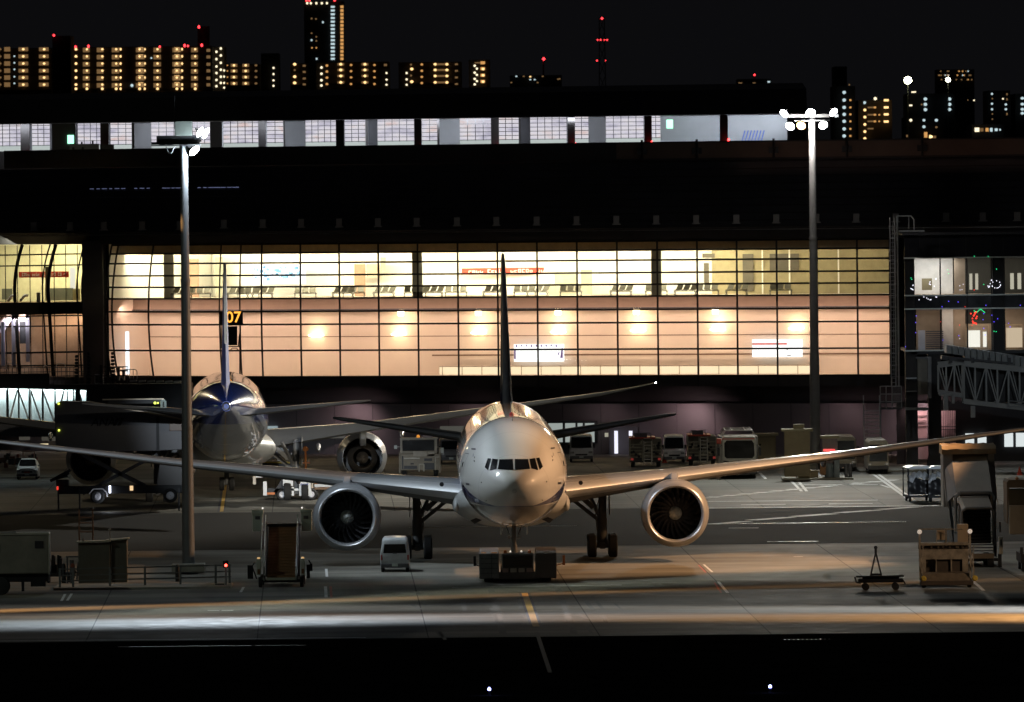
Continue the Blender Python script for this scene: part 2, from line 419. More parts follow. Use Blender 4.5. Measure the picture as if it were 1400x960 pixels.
for t in TR:
    z = FZ(t)
    for a, b in zip(fine, fine[1:]): fr.bar(FP(a, z), FP(b, z), .13 if t in (514.5, 406, 331) else .095, .15)
fr.build('mullion_grid', FRAME, term)
gl = MB(); rings = [[FP(x, z, .12) for x in fine] for z in zs]
gl.loft(rings, False, False, closed=False)
gl.build('facade_glass', glass_mat('facade_glass', (.94,.95,.93), .05), term, smooth=True, fix=False)
# interior: lower corridor level and upper lounge level
def strip(mb, xs, z0, z1, off0, off1=None, mi=0):
    off1 = off0 if off1 is None else off1
    for a, b in zip(xs, xs[1:]):
        mb.quad(FPn(a, z0, off0), FPn(b, z0, off0), FPn(b, z1, off1), FPn(a, z1, off1), mi)
def FPn(px, z, off):
    a = Vector((FX(px), FY(px), z)); t = Vector((FX(px+2) - FX(px-2), FY(px+2) - FY(px-2), 0)).normalized()
    p = a + Vector((-t.y, t.x, 0)) * off
    k = max(0., min(1., (px-200)/157.))                 # keep depth features square behind the bay they stand in
    for _ in range(3): p -= t * (k * (p.x - U(px, 430, p.y).x) / t.x)
    return p
b = MB(); strip(b, fine, ZB-.05, ZF+.05, 5.0)
for a in (144, 1217): b.quad(FPn(a, ZB, .4), FPn(a, ZB, 5), FPn(a, ZF, 5), FPn(a, ZF, .4))
b.build('corridor_wall', mat('corridor_wall_panel', (.86,.74,.63), .85, dirt=.10, scale=.12), term, fix=False)
b = MB()
for z in (FZ(460.5),): strip(b, fine, z-.03, z+.03, 4.97)
strip(b, [x for x in fine if x > 585], FZ(488), FZ(486), 4.9)
b.build('wall_joint', mat('joint_strip', (.25,.16,.11), .8), term, fix=False)
b = MB(); strip(b, fine, ZF-1.0, ZF-.02, 3.2)
for a, c in zip(fine, fine[1:]):
    b.add([FPn(a, ZF-.02, .45), FPn(c, ZF-.02, .45), FPn(c, ZF-.02, 14), FPn(a, ZF-.02, 14)], [(0,1,2,3)])
    b.add([FPn(a, ZF-1.0, 3.2), FPn(c, ZF-1.0, 3.2), FPn(c, ZF-1.0, 5), FPn(a, ZF-1.0, 5)], [(0,1,2,3)])
b.build('floor_slab', SLABM, term, fix=False)
b = MB(); strip(b, fine, ZF-1.05, ZF-.95, 3.1); b.build('slab_edge_trim', DARK, term, fix=False)
b = MB()
strip(b, [x for x in fine if x < 980] + [1010], ZF, ZT+.6, 13.0)
b.quad(FPn(144, ZF, .5), FPn(144, ZF, 14), FPn(144, ZT+.6, 14), FPn(144, ZT+.6, .5))
b.build('lounge_wall', PLASTER, term, fix=False)
b = MB(); strip(b, [974] + [x for x in fine if x > 976], ZF, ZT+.6, 9.0, mi=0)
for x0, x1, y0, y1 in [(1016,1031,351,402),(1053,1093,351,374),(963,970,363,392),(961,978,350,356)]:
    strip(b, [x0, x1], FZ(y1), FZ(y0), 8.9, mi=1)
for x in (1042, 1079, 1146): strip(b, [x, x+2], ZF, FZ(340), 8.85, mi=2)
b.build('lounge_wall', [mat('lounge_side_wall', (.34,.29,.17), .8), mat('lounge_dark_panel', (.10,.085,.06), .6), PLASTER], term, label='darker beige end wall of the upper lounge', fix=False)
b = MB(); strip(b, fine, ZT+.02, ZT+.06, .5, 14); strip(b, fine, ZT-.75, ZT+.03, 1.8)
b.build('lounge_ceiling', mat('lounge_ceiling_panel', (.70,.60,.42), .9), term, fix=False)
b = MB(); strip(b, fine, ZB-.06, ZB-.02, .3, 5.0)
b.build('corridor_floor', SLABM, term, fix=False)
# columns inside the lounge
cc = MB()
for x in (571, 898, 213):
    p = FPn(x, ZF, 2.2); cc.box(p.x-.42, p.x+.42, p.y, p.y+.8, ZF, ZT+.1)
cc.build_each('lounge_column', mat('column_grey', (.30,.29,.26), .8), term)
cc = MB()
for x0, x1, y0, y1, off, mi in [(485,500,361,403,11,0),(502,520,361,380,11,1),(521,528,352,371,10.5,2),(759,790,374,402,8,2),(795,810,371,402,9,2),(750,762,390,402,8,1),(165,182,352,402,8,0),(183,203,350,402,10,2)]:
    p = FPn(x0, 0, off); q = FPn(x1, 0, off); cc.box(p.x, q.x, p.y, p.y+.8, FZ(y1)if y1<400 else ZF, FZ(y0), mi)
cc.build_each('lounge_partition', [mat('partition_brown', (.34,.22,.15), .7), mat('partition_beige', (.45,.40,.30), .7), mat('partition_grey', (.38,.36,.28), .7)], term)
# ceiling lamps of the lounge (rows of luminous panels) and of the corridor
lamp = MB()
for k in range(3):
    off = 3.2 + k*3.4
    for a in range(160, 985, 28):
        lamp.quad(FPn(a, ZT-.02, off), FPn(a+24, ZT-.02, off), FPn(a+24, ZT-.02, off+.9), FPn(a, ZT-.02, off+.9))
lamp.build_each('ceiling_light', emat('lounge_lamp', (1.0,.90,.62), 9), term, fix=False)
def area_along(name, x0, x1, z, off, en, col, aim_off, aim_z, sy=.4):
    a = FPn(x0, z, off); c = FPn(x1, z, off); m = (a+c)/2; tgt = (FPn(x0, aim_z, aim_off) + FPn(x1, aim_z, aim_off))/2
    l = bpy.data.lights.new(name, 'AREA'); l.shape = 'RECTANGLE'; l.size = (c-a).length; l.size_y = sy; l.energy = en; l.color = col
    o = bpy.data.objects.new(name, l); COL.objects.link(o)
    X = (c-a).normalized(); Z = (m-tgt).normalized(); Y = Z.cross(X).normalized(); Z = X.cross(Y)
    o.matrix_world = Matrix((( X.x,Y.x,Z.x,m.x),(X.y,Y.y,Z.y,m.y),(X.z,Y.z,Z.z,m.z),(0,0,0,1)))
    return o
WARM = (1.0, .68, .53)
for x0, x1, e in [(146,250,180),(250,357,170),(357,640,400),(640,930,410),(930,1215,410)]:
    area_along('corridor_lights', x0, x1, ZF-.75, 1.6, e, WARM, 5, FZ(470))
    area_along('corridor_fill_low', x0, x1, ZB+.05, 1.2, e*.75, (1.0,.72,.51), 5, FZ(470))  # added low strip that evens out the light on the wall
area_along('lounge_lights', 985, 1215, ZT-.8, 2.4, 500, (1,.88,.6), 9, FZ(390))
for x0, x1 in [(150,357),(357,660),(660,975)]:
    area_along('lounge_lights', x0, x1, ZT-.8, 2.4, 3200*(x1-x0)/300, (1,.93,.64), 13, FZ(385))
# wall sconces with their glow on the corridor wall
sc0 = None
for (x, y) in [(432,459.5),(545,458.5),(654,457),(763,456.5),(872,455),(981,454),(1088.5,453)]:
    p = FPn(x, FZ(y+ (x-700)*.0), 4.8)
    if sc0 is None:
        sc0 = thing('wall_lamp', 'glowing oval lamp on the orange corridor wall, leftmost of its row', 'wall lamp', p, group='oval lamps on the corridor wall')
        MB().lathe([(-.09,.01),(-.09,.35),(0,.62),(.08,.66),(.13,.55)], n=20, axis='z', cap0=True, cap1=True).build('lamp_bowl', emat('sconce_glow', (1,.82,.5), 9), sc0, smooth=True)
        MB().box(-.1,.1,.02,.2,-.1,.02).build('bracket', GREY, sc0)
        sc = sc0
    else: sc = dup(sc0, p)
    add_light('sconce_light', 'POINT', p + Vector((0,-.35,.55)), 20, (1,.74,.42), size=.2)
    sc['label'] = 'glowing oval lamp on the orange corridor wall, ' + {432:'leftmost of its row', 545:'above the second airliner\'s right engine', 654:'left of the airliner\'s tall fin', 763:'above the lit white advertising board', 872:'between the two advertising boards', 981:'left of the red striped advertising board', 1088.5:'beside the right light mast'}[x]
dl0 = None
for (x, y, t) in [(548,427,'leftmost'),(654,430,'second from the left'),(763,430,'just right of the tall fin'),(870,428,'fourth from the left'),(978,423,'rightmost')]:
    p = FPn(x, ZF-1.02, 4.2)
    if dl0 is None:
        dl0 = thing('downlight', '', 'ceiling lamp', p, group='downlights under the corridor ceiling')
        MB().lathe([(-.55,.24),(0,.27)], n=16, axis='z', cap0=True, cap1=True).build('lamp_tube', emat('downlight_glow', (1,.80,.50), 12), dl0, smooth=True)
        d = dl0
    else: d = dup(dl0, p)
    d['label'] = 'short bright hanging downlight below the floor band, ' + t
    add_light('downlight_light', 'POINT', p + Vector((0,-.4,-1.0)), 20, (1,.74,.42), size=.15)
# exterior: pillar, eave, brackets, lower band, recess and ground floor wall
b = MB()
for (x0, x1, z0, z1, off, mi) in [(118,145,0,FZ(325),-.3,0)]:
    a = FPn(x0, 0, off); c = FPn(x1, 0, off); b.box(a.x, c.x, c.y-.3, c.y+6, z0, z1, mi)
b.build('corner_pillar', CONC, term)
allx = [-60,-20,20,60,100,144] + fine[1:] + [1217, 1300, 1420]
def band(name, mat_, z0, z1, off0, off1, xs=allx, mi=0, thick=0, label=None):
    b = MB()
    for a, c in zip(xs, xs[1:]):
        b.add([FPn(a,z0,off0),FPn(c,z0,off0),FPn(c,z1,off1),FPn(a,z1,off1)], [(0,1,2,3)])
    return b.build(name, mat_, term, fix=False, label=label)
wx = [-60,0,60,118,145,203,252,300,357.5,464,571,680,790,900,1008,1117,1217,1300,1420]
band('lower_fascia', mat('lower_fascia_panel', (.05,.045,.045), .5, dirt=.2), FZ(529), ZB-.08, -.05, -.05, wx)
band('soffit', CONC, FZ(529), FZ(529)-.02, -.05, 7, wx)
b = MB()
for x in MUL: 
    a = FPn(x, 0, -.1); b.box(a.x-.06, a.x+.06, a.y-.05, a.y+.05, FZ(529), ZB-.1)
b.build_each('fascia_rib', BLACK, term)
b = MB()
for a, c in zip(wx, wx[1:]): b.quad(FPn(a,FZ(553),4.0), FPn(c,FZ(553),4.0), FPn(c,FZ(529)-.01,4.0), FPn(a,FZ(529)-.01,4.0))
b.build('recess_wall', CONC, term, fix=False)
b = MB()
for a, c in zip(wx, wx[1:]): b.quad(FPn(a,0,2.0), FPn(c,0,2.0), FPn(c,FZ(553),2.0), FPn(a,FZ(553),2.0)); b.quad(FPn(a,FZ(553),2.0), FPn(c,FZ(553),2.0), FPn(c,FZ(553),4.01), FPn(a,FZ(553),4.01))
b.build('ground_floor_wall', PURP, term, fix=False)
b = MB()
for x in range(300, 1230, 52):
    a = FPn(x, 0, 1.99); b.box(a.x-.02, a.x+.02, a.y-.01, a.y+.01, .1, FZ(553)-.05)
b.build_each('wall_panel_joint', CONC, term)
# upper: eave fascia over the glass, brackets, louvres, parapets
band('eave_fascia', ROOFM, ZT+.06, FZ(313), -.6, -1.2)
band('eave_trim', ASTEEL, FZ(317), FZ(316), -1.25, -1.25)
band('eave_soffit', ROOFM, ZT+.05, ZT+.04, -.6, .8)
zz = FZ(313)
for i in range(9):
    y0_ = 313 - i*10; band('louvre_band', ROOFM, FZ(y0_), FZ(y0_-8), -1.2 + i*.55, -1.0 + i*.55); band('louvre_step', CONC, FZ(y0_-8), FZ(y0_-10), -1.0+i*.55, -.65+i*.55)
band('parapet', CONC, FZ(222), FZ(196), 5, 5.0, label='dim parapet wall above the sloping roof')
b = MB()
for a, c in zip(allx, allx[1:]): b.quad(FPn(a,FZ(196),5.0), FPn(c,FZ(196),5.0), FPn(c,FZ(196),90), FPn(a,FZ(196),90))
b.build('roof_deck', ROOFM, term, fix=False)
bk = MB().box(-.24,.24,-.3,.3,-.36,.30).box(-.34,.34,-.34,.34,-.44,-.34)
bk0 = bk.build('eave_bracket', mat('bracket_grey', (.32,.31,.30), .6), term)
bk0.location = FPn(-30, FZ(300), -1.6)
for x in [5,68,117,162,210,252,308,360.5,413,465,518,571,626,680,735,789.5,844,898.5,953,1008,1062.5,1117.5,1172,1226,1295,1345,1392]:
    c = bk0.copy(); COL.objects.link(c); c.location = FPn(x, FZ(301.5 if x > 300 else 303), -1.6)
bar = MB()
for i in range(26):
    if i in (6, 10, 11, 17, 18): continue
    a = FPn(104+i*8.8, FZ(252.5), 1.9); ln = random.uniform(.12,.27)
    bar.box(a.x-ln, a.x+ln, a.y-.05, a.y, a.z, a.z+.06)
bar.build('vent_reflection_strip', mat('vent_reflection_glow', (.55,.6,.8), .2, .9, emit=(.35,.4,.75), es=.22), term)  # reflections on the vents put in as a faint glow
# top storey with the row of lit grid windows
TY = 48.0   # metres behind the glass wall
def TP(px, y): 
    p = FPn(px, 0, TY); s = F / p.y
    return Vector((U(px, 185, p.y).x, p.y, CH - (y + (px-700)*.0*0 - HZ)/s))
ty = lambda px: FPn(700,0,TY).y - (px-700)*.0215
def TQ(px, y, dy=0.):
    Y = ty(px); return Vector((U(px, y, Y).x, Y+dy, U(700, y, ty(700)).z))
tx = [-60, 200, 400, 600, 800, 1000, 1102]
b = MB()
for a, c in zip(tx, tx[1:]):
    b.quad(TQ(a,160,-3), TQ(c,160,-3), TQ(c,127,-.5), TQ(a,127,-.5)); b.quad(TQ(a,127,-.5), TQ(c,127,-.5), TQ(c,117.5,10), TQ(a,117.5,10))
    b.quad(TQ(a,117.5,10), TQ(c,117.5,10), TQ(c,117.5,60), TQ(a,117.5,60)); b.quad(TQ(a,160,-3), TQ(c,160,-3), TQ(c,161,8), TQ(a,161,8))
b.quad(TQ(1102,160,-3), TQ(1102,160,60), TQ(1102,119,60), TQ(1102,120,8))
b.quad(TQ(1102,240,-1), TQ(1102,240,60), TQ(1102,119,60), TQ(1102,120,8))
b.build('upper_roof', ROOFM, term, fix=False)
b = MB()
for a, c in zip(tx, tx[1:]): b.quad(TQ(a,161,-3.05), TQ(c,161,-3.05), TQ(c,160,-3.05), TQ(a,160,-3.05))
b.build('roof_edge_trim', ASTEEL, term, fix=False)
b = MB()
for a, c in zip(tx, tx[1:]): b.quad(TQ(a,240,0), TQ(c,240,0), TQ(c,198.5,0), TQ(a,198.5,0)); b.quad(TQ(a,198.5,0), TQ(c,198.5,0), TQ(c,198.5,9), TQ(a,198.5,9))
b.build('terrace_wall', CONC, term, fix=False)
b = MB()
for a, c in zip(tx[:-1], tx[1:-1]+[1080]): b.quad(TQ(a,199,8), TQ(c,199,8), TQ(c,150,8), TQ(a,150,8))
b.build('gallery_wall', mat('gallery_grey_wall', (.42,.44,.47), .7, dirt=.1, scale=.4), term, fix=False)
pl = MB()   # solid piers between the openings
for x0, x1 in [(28,40),(71,103),(137,148),(180,183),(245,256),(287,303),(353,363),(459,470),(566,576),(671,682),(776,786),(881,891),(984,995),(1079,1102)]:
    o = 3 if x0 in (1079,) else 0
    a = TQ(x0,160,0); c = TQ(x1,160,0); pl.box(a.x, c.x, a.y-.4, a.y+.5, TQ(x0,200).z, TQ(x0,161).z)
for x0, x1 in [(386,388),(499,502),(597,600),(709,712)]:
    a = TQ(x0,160,0); c = TQ(x1,160,0); pl.box(a.x, c.x, a.y+4, a.y+4.3, TQ(x0,199).z, TQ(x0,161).z)
pl.build_each('gallery_pier', CONC, term)
b = MB()
for x0, x1 in [(502,515),(712,725),(98,137)]:
    a = TQ(x0,160,6); c = TQ(x1,160,6); b.box(a.x, c.x, a.y, a.y+.4, TQ(x0,199).z, TQ(x0,161).z)
b.build_each('gallery_wall', mat('gallery_dark_wall', (.09,.095,.11), .6), term, label='darker wall section beside the grid windows')
def winpane_mat():
    m = bpy.data.materials.new('lit_grid_window'); m.use_nodes = True; n = m.node_tree.nodes; L = m.node_tree.links; n.clear()
    o = n.new('ShaderNodeOutputMaterial'); e = n.new('ShaderNodeEmission'); tc = n.new('ShaderNodeTexCoord')
    z = n.new('ShaderNodeTexNoise'); z.inputs['Scale'].default_value = .8; z.inputs['Detail'].default_value = 3
    mp = n.new('ShaderNodeMapping'); mp.inputs['Scale'].default_value = (.6, 1, 1.7)
    cr = n.new('ShaderNodeValToRGB'); r = cr.color_ramp
    r.elements[0].position = .30; r.elements[0].color = (.50,.48,.60,1); r.elements[1].position = .72; r.elements[1].color = (.80,.62,.60,1)
    q = r.elements.new(.45); q.color = (.76,.73,.83,1); q = r.elements.new(.58); q.color = (.84,.80,.85,1)
    L.new(tc.outputs['Object'], mp.inputs[0]); L.new(mp.outputs[0], z.inputs['Vector']); L.new(z.outputs[0], cr.inputs[0]); L.new(cr.outputs[0], e.inputs[0]); e.inputs[1].default_value = .85
    L.new(e.outputs[0], o.inputs[0]); return m
WP = winpane_mat(); SILL = emat('window_sill_glow', (.55,.62,.60), .8)
for x0, x1 in [(-20,28),(40,64),(103,137),(148,179),(204,245),(257,287),(303,352.5),(363,385),(416,459),(470,498),(515,565),(576,597),(628,671),(682,709),(725,775),(786,805),(829,881),(891,904)]:
    a = TQ(x0,162,4.6); c = TQ(x1,162,4.6); b = MB(); zt = TQ(700,160.5).z; zb = TQ(700,199).z
    b.box(a.x, c.x, a.y, a.y+.1, zb+.55, zt, 0); b.box(a.x, c.x, a.y, a.y+.1, zb, zb+.54, 2)
    n_ = max(2, round((c.x-a.x)/.62))
    for i in range(1, n_): X = a.x + (c.x-a.x)*i/n_; b.box(X-.03, X+.03, a.y-.06, a.y-.005, zb+.5, zt, 1)
    for i in range(6): Z = zb+.55 + (zt-zb-.55)*i/5.4; b.box(a.x, c.x, a.y-.065, a.y-.006, Z-.025, Z+.025, 1)
    b.build('window', [WP, DARK, SILL], term)
area_along2 = []
for x0, x1 in [(0,350),(350,700),(700,1079)]:
    a = TQ(x0,163,1); c = TQ(x1,163,1); m = (a+c)/2
    add_light('gallery_light', 'AREA', (m.x, m.y+1, TQ(700,163.5).z), 700, (.86,.92,1), target=(m.x, m.y+4.5, TQ(700,185).z), size=(c.x-a.x), sizey=.5)
# rooftop plant in front of the gallery
pt = thing('rooftop_unit', 'grey rooftop equipment box in front of the lit gallery, beside the left light mast', 'rooftop equipment', TQ(117,206,-4))
p0 = pt.location.copy(); s_ = F/p0.y
MB().box(-19/s_, 20/s_, 0, 2, 0, 16/s_).build('housing', mat('unit_grey', (.22,.23,.24), .6, emit=(.05,.055,.06), es=.0), pt, bevel=.03)
MB().tube((-14/s_,-.05,10/s_),(-14/s_,.1,10/s_),.12,12).tube((-1/s_,-.05,10/s_),(-1/s_,.1,10/s_),.12,12).build('vent', BLACK, pt)
MB().tube((-3/s_,1,15/s_),(-3/s_,1,19/s_),.08).tube((12/s_,1,15/s_),(12/s_,1,21/s_),.08).build('pipe', BLACK, pt)
pt = thing('rooftop_unit', 'black stepped rooftop equipment block left of the mast, before the lit window', 'rooftop equipment', TQ(153,207,-5))
MB().box(-13/s_, 5/s_, 0, 2, 0, 16/s_).box(5/s_, 9/s_, 0, 2, 0, 9/s_).build('housing', BLACK, pt)
# small red roof lamps along the gallery sill
REDL = emat('red_lamp', (1,.03,.03), 12)
rl0 = tag(MB().lathe([(-.1,.09),(.02,.11),(.12,.02)], n=10, axis='z', cap0=True, cap1=True).build('roof_lamp', REDL), '', 'lamp')
first = True
for x, y, d in [(41,207,'left edge'),(149,207,'black rooftop block'),(364,204,'third grey panel'),(471,203,'window left of the tall fin'),(577,201,'fourth grey panel'),(682,200,'airliner fin top'),(787,198,'fifth grey panel'),(891,197,'green exit lamp'),(996,195,'right end wall')]:
    o = rl0 if first else rl0.copy()
    if not first: COL.objects.link(o)
    first = False; o.location = TQ(x, y, -.6); o['label'] = 'tiny red lamp on the gallery sill near the ' + d; o['category'] = 'lamp'; o['group'] = 'red lamps along the gallery sill'
for x, y, Yo in [(96.5,183,0),(917,172,5)]:
    o = MB().box(-.28,.28,0,.1,-.38,.38).build('exit_lamp', emat('green_lamp', (.35,1,.6), 2.2)); tag(o, 'small pale green exit lamp on the ' + ('dark pier at the left' if x < 500 else 'grey wall at the right end of the gallery'), 'exit lamp'); o.location = TQ(x,y,Yo)
b = MB(); a = TQ(1028,190,4)
for i in range(7): b.tube((a.x-.8+i*.28, a.y, a.z-.6), (a.x-.5+i*.28, a.y, a.z+.5), .05)
b.box(a.x-1.4,a.x+1.4,a.y,a.y+.1,a.z-.75,a.z-.55)
tag(b.build('bicycle_rack', emat('blue_glow', (.10,.18,.6), .9)), 'blue lit metal rack behind the last gallery window', 'rack')  # blue light on the rack put in as its own emission
# parapet on the right: its brown light put into the panel colour, plus flood glow
b = MB()
for a, c in zip([845,1000,1200,1420],[1000,1200,1420]): b.quad(FPn(a,FZ(219),4.9), FPn(c,FZ(219),4.9), FPn(c,FZ(198),4.9), FPn(a,FZ(198),4.9))
b.build('parapet_lit_panel', mat('parapet_lit_brown', (.20,.14,.11), .7, dirt=.3, scale=.2), term, fix=False)
b = MB()
for x in [880,955,1060,1160,1263]:
    p = FPn(x, FZ(220), 4.3); b.tube(p, p+Vector((0,0,1.6)), .1); b.box(p.x-.4,p.x+.4,p.y-.05,p.y+.05,p.z+.4,p.z+.9)
b.build_each('parapet_post', BLACK, term)
area_along('parapet_glow', 1000, 1400, FZ(219), 2.0, 12, (1,.6,.45), 5.0, FZ(206), .3)

# ground floor windows, doors, lamps of the terminal
def wallbox(name, x0, x1, y0, y1, off, mats, frame=None, label=None, th=.1):
    a = FPn(x0, 0, off); c = FPn(x1, 0, off); z0, z1 = zw(y1), zw(y0)
    b = MB(); b.box(a.x, c.x, min(a.y,c.y)-th, min(a.y,c.y), z0, z1)
    return b.build(name, mats, term, label=label)
def zw(y): return CH - (y - HZ)/16.6
LITW = emat('lit_room_glass', (.40,.45,.42), .75); LITB = emat('lit_door_glass', (.85,.85,1.0), 1.1)
for x0, x1 in [(748,767.5),(771,785),(788,795),(798,811)]: wallbox('window', x0, x1, 579, 605, .9, [LITW])
wallbox('window_frame', 742, 815, 576.5, 607, 1.95, [BLACK])
for x0, x1 in [(838,843),(858,863)]: wallbox('lit_door_slot', x0, x1, 589.5, 620.5, .6, [LITB])
wallbox('door', 831, 870, 584, 624, 1.85, [DGREY])
wallbox('sign_panel', 825, 830, 592.5, 598, 1.2, [mat('pale_sign', (.7,.7,.55), .6, emit=(.5,.5,.38), es=.5)])
for x0, x1, c in [(600,655,0),(425,470,0),(350,378,1)]: wallbox('window', x0, x1, 583, 600, 1.9, [emat('dim_room_glass', (.10,.10,.085), .6), emat('dim_blue_room', (.28,.36,.38), .9)][c:c+1])
for x0, x1 in [(31,43),(45,57),(0,14)]: wallbox('window', x0, x1, 593, 607, 1.9, [emat('grey_room_glass', (.055,.052,.042), .9)])
wallbox('lit_door', 59.5, 72, 593, 621, 1.8, [emat('yellow_door_glow', (.95,.66,.30), .9)])
wallbox('wall_light_band', 32, 42, 611, 614, 1.7, [emat('cream_glow', (.9,.75,.45), .9)])
for i, x in enumerate([]): wallbox('lit_door', x[0], x[1], 596, 616, -8.5, [emat('white_door_glow', (.70,.76,.76), 1.0)])
# purple-pink wall washers under the soffit
for x, e in [(940,700),(480,500),(1260,900),(1150,160),(640,160),(820,90)]:
    p = FPn(x, FZ(556), -.3); add_light('soffit_lamp', 'SPOT', p, e*.45, (1,.68,.70), target=FPn(x, 1.0, 2.5), spot=150, blend=.8, size=.2)
# ------------------------------------------------------------------ aircraft
def fus_mat(name, belly, line0, rough=.48, blue_top=False):
    m = bpy.data.materials.new(name); m.use_nodes = True; n = m.node_tree.nodes; L = m.node_tree.links; b = n['Principled BSDF']
    tc = n.new('ShaderNodeTexCoord'); sp = n.new('ShaderNodeSeparateXYZ'); L.new(tc.outputs['Object'], sp.inputs[0])
    def M_(op, a, b_=None, c=None):
        q = n.new('ShaderNodeMath'); q.operation = op
        for i, v in enumerate((a, b_, c)):
            if v is None: continue
            if isinstance(v, (int, float)): q.inputs[i].default_value = v
            else: L.new(v, q.inputs[i])
        return q.outputs[0]
    def mix(f, c1, c2):
        q = n.new('ShaderNodeMix'); q.data_type = 'RGBA'; L.new(f, q.inputs[0])
        for i, c in ((6, c1), (7, c2)):
            if isinstance(c, tuple): q.inputs[i].default_value = (*c, 1)
            else: L.new(c, q.inputs[i])
        return q.outputs[2]
    y = sp.outputs[1]; z = sp.outputs[2]
    if not blue_top:
        # white top, grey belly, dark blue cheat line that widens aft, bright blue band further back
        top = M_('ADD', 4.08, M_('MULTIPLY', M_('MAXIMUM', M_('SUBTRACT', y, 1.3), 0), .24))
        bot = M_('SUBTRACT', M_('ADD', 4.05, M_('MULTIPLY', M_('MAXIMUM', M_('SUBTRACT', y, 1.6), 0), .05)), 0)
        c = mix(M_('LESS_THAN', z, 4.07), (.74,.73,.70), belly)
        inb = M_('MULTIPLY', M_('LESS_THAN', z, M_('MINIMUM', top, 5.3)), M_('GREATER_THAN', z, M_('MINIMUM', bot, 4.4)))
        c = mix(inb, c, (.012,.014,.10))
        in2 = M_('MULTIPLY', M_('MULTIPLY', M_('LESS_THAN', z, 5.5), M_('GREATER_THAN', z, 4.45)), M_('GREATER_THAN', y, 12.))
        c = mix(in2, c, (.03,.13,.55))
    else:
        c = mix(M_('GREATER_THAN', z, 6.0), belly, (.015,.05,.30))
        c = mix(M_('MULTIPLY', M_('GREATER_THAN', z, 7.3), M_('LESS_THAN', y, 36.)), c, (.70,.70,.68))
    nz = n.new('ShaderNodeTexNoise'); nz.inputs['Scale'].default_value = .6; nz.inputs['Detail'].default_value = 6
    mp = n.new('ShaderNodeMapping'); mp.inputs['Scale'].default_value = (1,.3,1); L.new(tc.outputs['Object'], mp.inputs[0]); L.new(mp.outputs[0], nz.inputs['Vector'])
    fr_ = M_('FRACT', M_('MULTIPLY', y, .42)); seam = M_('LESS_THAN', fr_, .012)
    k = M_('MULTIPLY', M_('SUBTRACT', 1., M_('MULTIPLY', seam, .25)), M_('ADD', .9, M_('MULTIPLY', nz.outputs[0], .18)))
    s = n.new('ShaderNodeVectorMath'); s.operation = 'SCALE'; L.new(c, s.inputs[0]); L.new(k, s.inputs['Scale']); L.new(s.outputs[0], b.inputs['Base Color'])
    L.new(M_('ADD', rough-.03, M_('MULTIPLY', nz.outputs[0], .1)), b.inputs['Roughness'])
    b.inputs['Coat Weight'].default_value = 1.0; b.inputs['Coat Roughness'].default_value = .025
    bp = n.new('ShaderNodeBump'); bp.inputs['Strength'].default_value = .03; bp.inputs['Distance'].default_value = .05
    n2 = n.new('ShaderNodeTexNoise'); n2.inputs['Scale'].default_value = .5; n2.inputs['Detail'].default_value = 2
    L.new(tc.outputs['Object'], n2.inputs['Vector']); L.new(n2.outputs[0], bp.inputs['Height']); L.new(bp.outputs[0], b.inputs['Normal'])
    return m
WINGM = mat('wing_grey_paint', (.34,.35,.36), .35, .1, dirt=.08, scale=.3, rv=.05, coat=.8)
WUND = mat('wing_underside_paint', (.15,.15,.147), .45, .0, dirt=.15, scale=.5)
LEM = mat('bare_aluminium', (.62,.63,.64), .36, .55, dirt=.04, scale=.3, rv=.03)
NAC = mat('nacelle_paint', (.38,.39,.41), .30, .1, dirt=.06, coat=.4, scale=.4, rv=.04)
LIP = mat('inlet_lip_metal', (.50,.51,.53), .36, .6, dirt=.04, rv=.04)
DUCT = mat('inlet_duct', (.05,.052,.055), .5, .2)
BLADE = mat('fan_blade', (.06,.06,.065), .4, .5)
SPIN = mat('spinner_paint', (.34,.36,.34), .5)
GEARM = mat('gear_strut_paint', (.13,.13,.13), .5, .1)
TAILB = mat('tail_dark_blue', (.008,.010,.045), .5)
TAILB.node_tree.nodes['Principled BSDF'].inputs['IOR'].default_value = 1.25
TAILL = mat('tail_bright_blue', (.03,.10,.60), .45)

def ring(y, zt, zb, w_, n=56):
    zc = (zt+zb)/2; r = []
    for i in range(n):
        a = 2*PI*i/n; r.append(Vector((math.sin(a)*w_, y, zc + math.cos(a)*(zt-zb)/2)))
    return r
def interp(tab, y):
    for a, b in zip(tab, tab[1:]):
        if a[0] <= y <= b[0]:
            t = (y-a[0])/(b[0]-a[0]) if b[0] > a[0] else 0
            return [a[i] + (b[i]-a[i])*t for i in range(len(a))]
    return list(tab[-1])
def smooth_tab(tab, ys):
    # Catmull-Rom through the table
    out_ = []
    for y in ys:
        k = 0
        while k < len(tab)-2 and y > tab[k+1][0]: k += 1
        p1, p2 = tab[k], tab[k+1]; p0 = tab[max(0,k-1)]; p3 = tab[min(len(tab)-1,k+2)]
        h = p2[0]-p1[0]; t = (y-p1[0])/h; o = [y]
        for j in (1,2,3):
            m1 = (p2[j]-p0[j])/(p2[0]-p0[0])*h if p2[0] != p0[0] else 0; m2 = (p3[j]-p1[j])/(p3[0]-p1[0])*h
            if k == 0: m1 = (p2[j]-p1[j])*1.4
            o.append((2*t**3-3*t*t+1)*p1[j] + (t**3-2*t*t+t)*m1 + (-2*t**3+3*t*t)*p2[j] + (t**3-t*t)*m2)
        out_.append(o)
    return out_
def airfoil(n=14):
    up, lo = [], []
    for i in range(n+1):
        x = .5*(1-math.cos(PI*i/n)); t = 5*(.2969*math.sqrt(x)-.126*x-.3516*x*x+.2843*x**3-.1036*x**4)
        up.append((x, t + .035*math.sin(PI*x)*(1-.4*x))); lo.append((x, -t*.85 + .015*math.sin(PI*x)))
    return up + lo[::-1][:-1]   # from LE over the top to TE, back along the bottom
AF = airfoil()
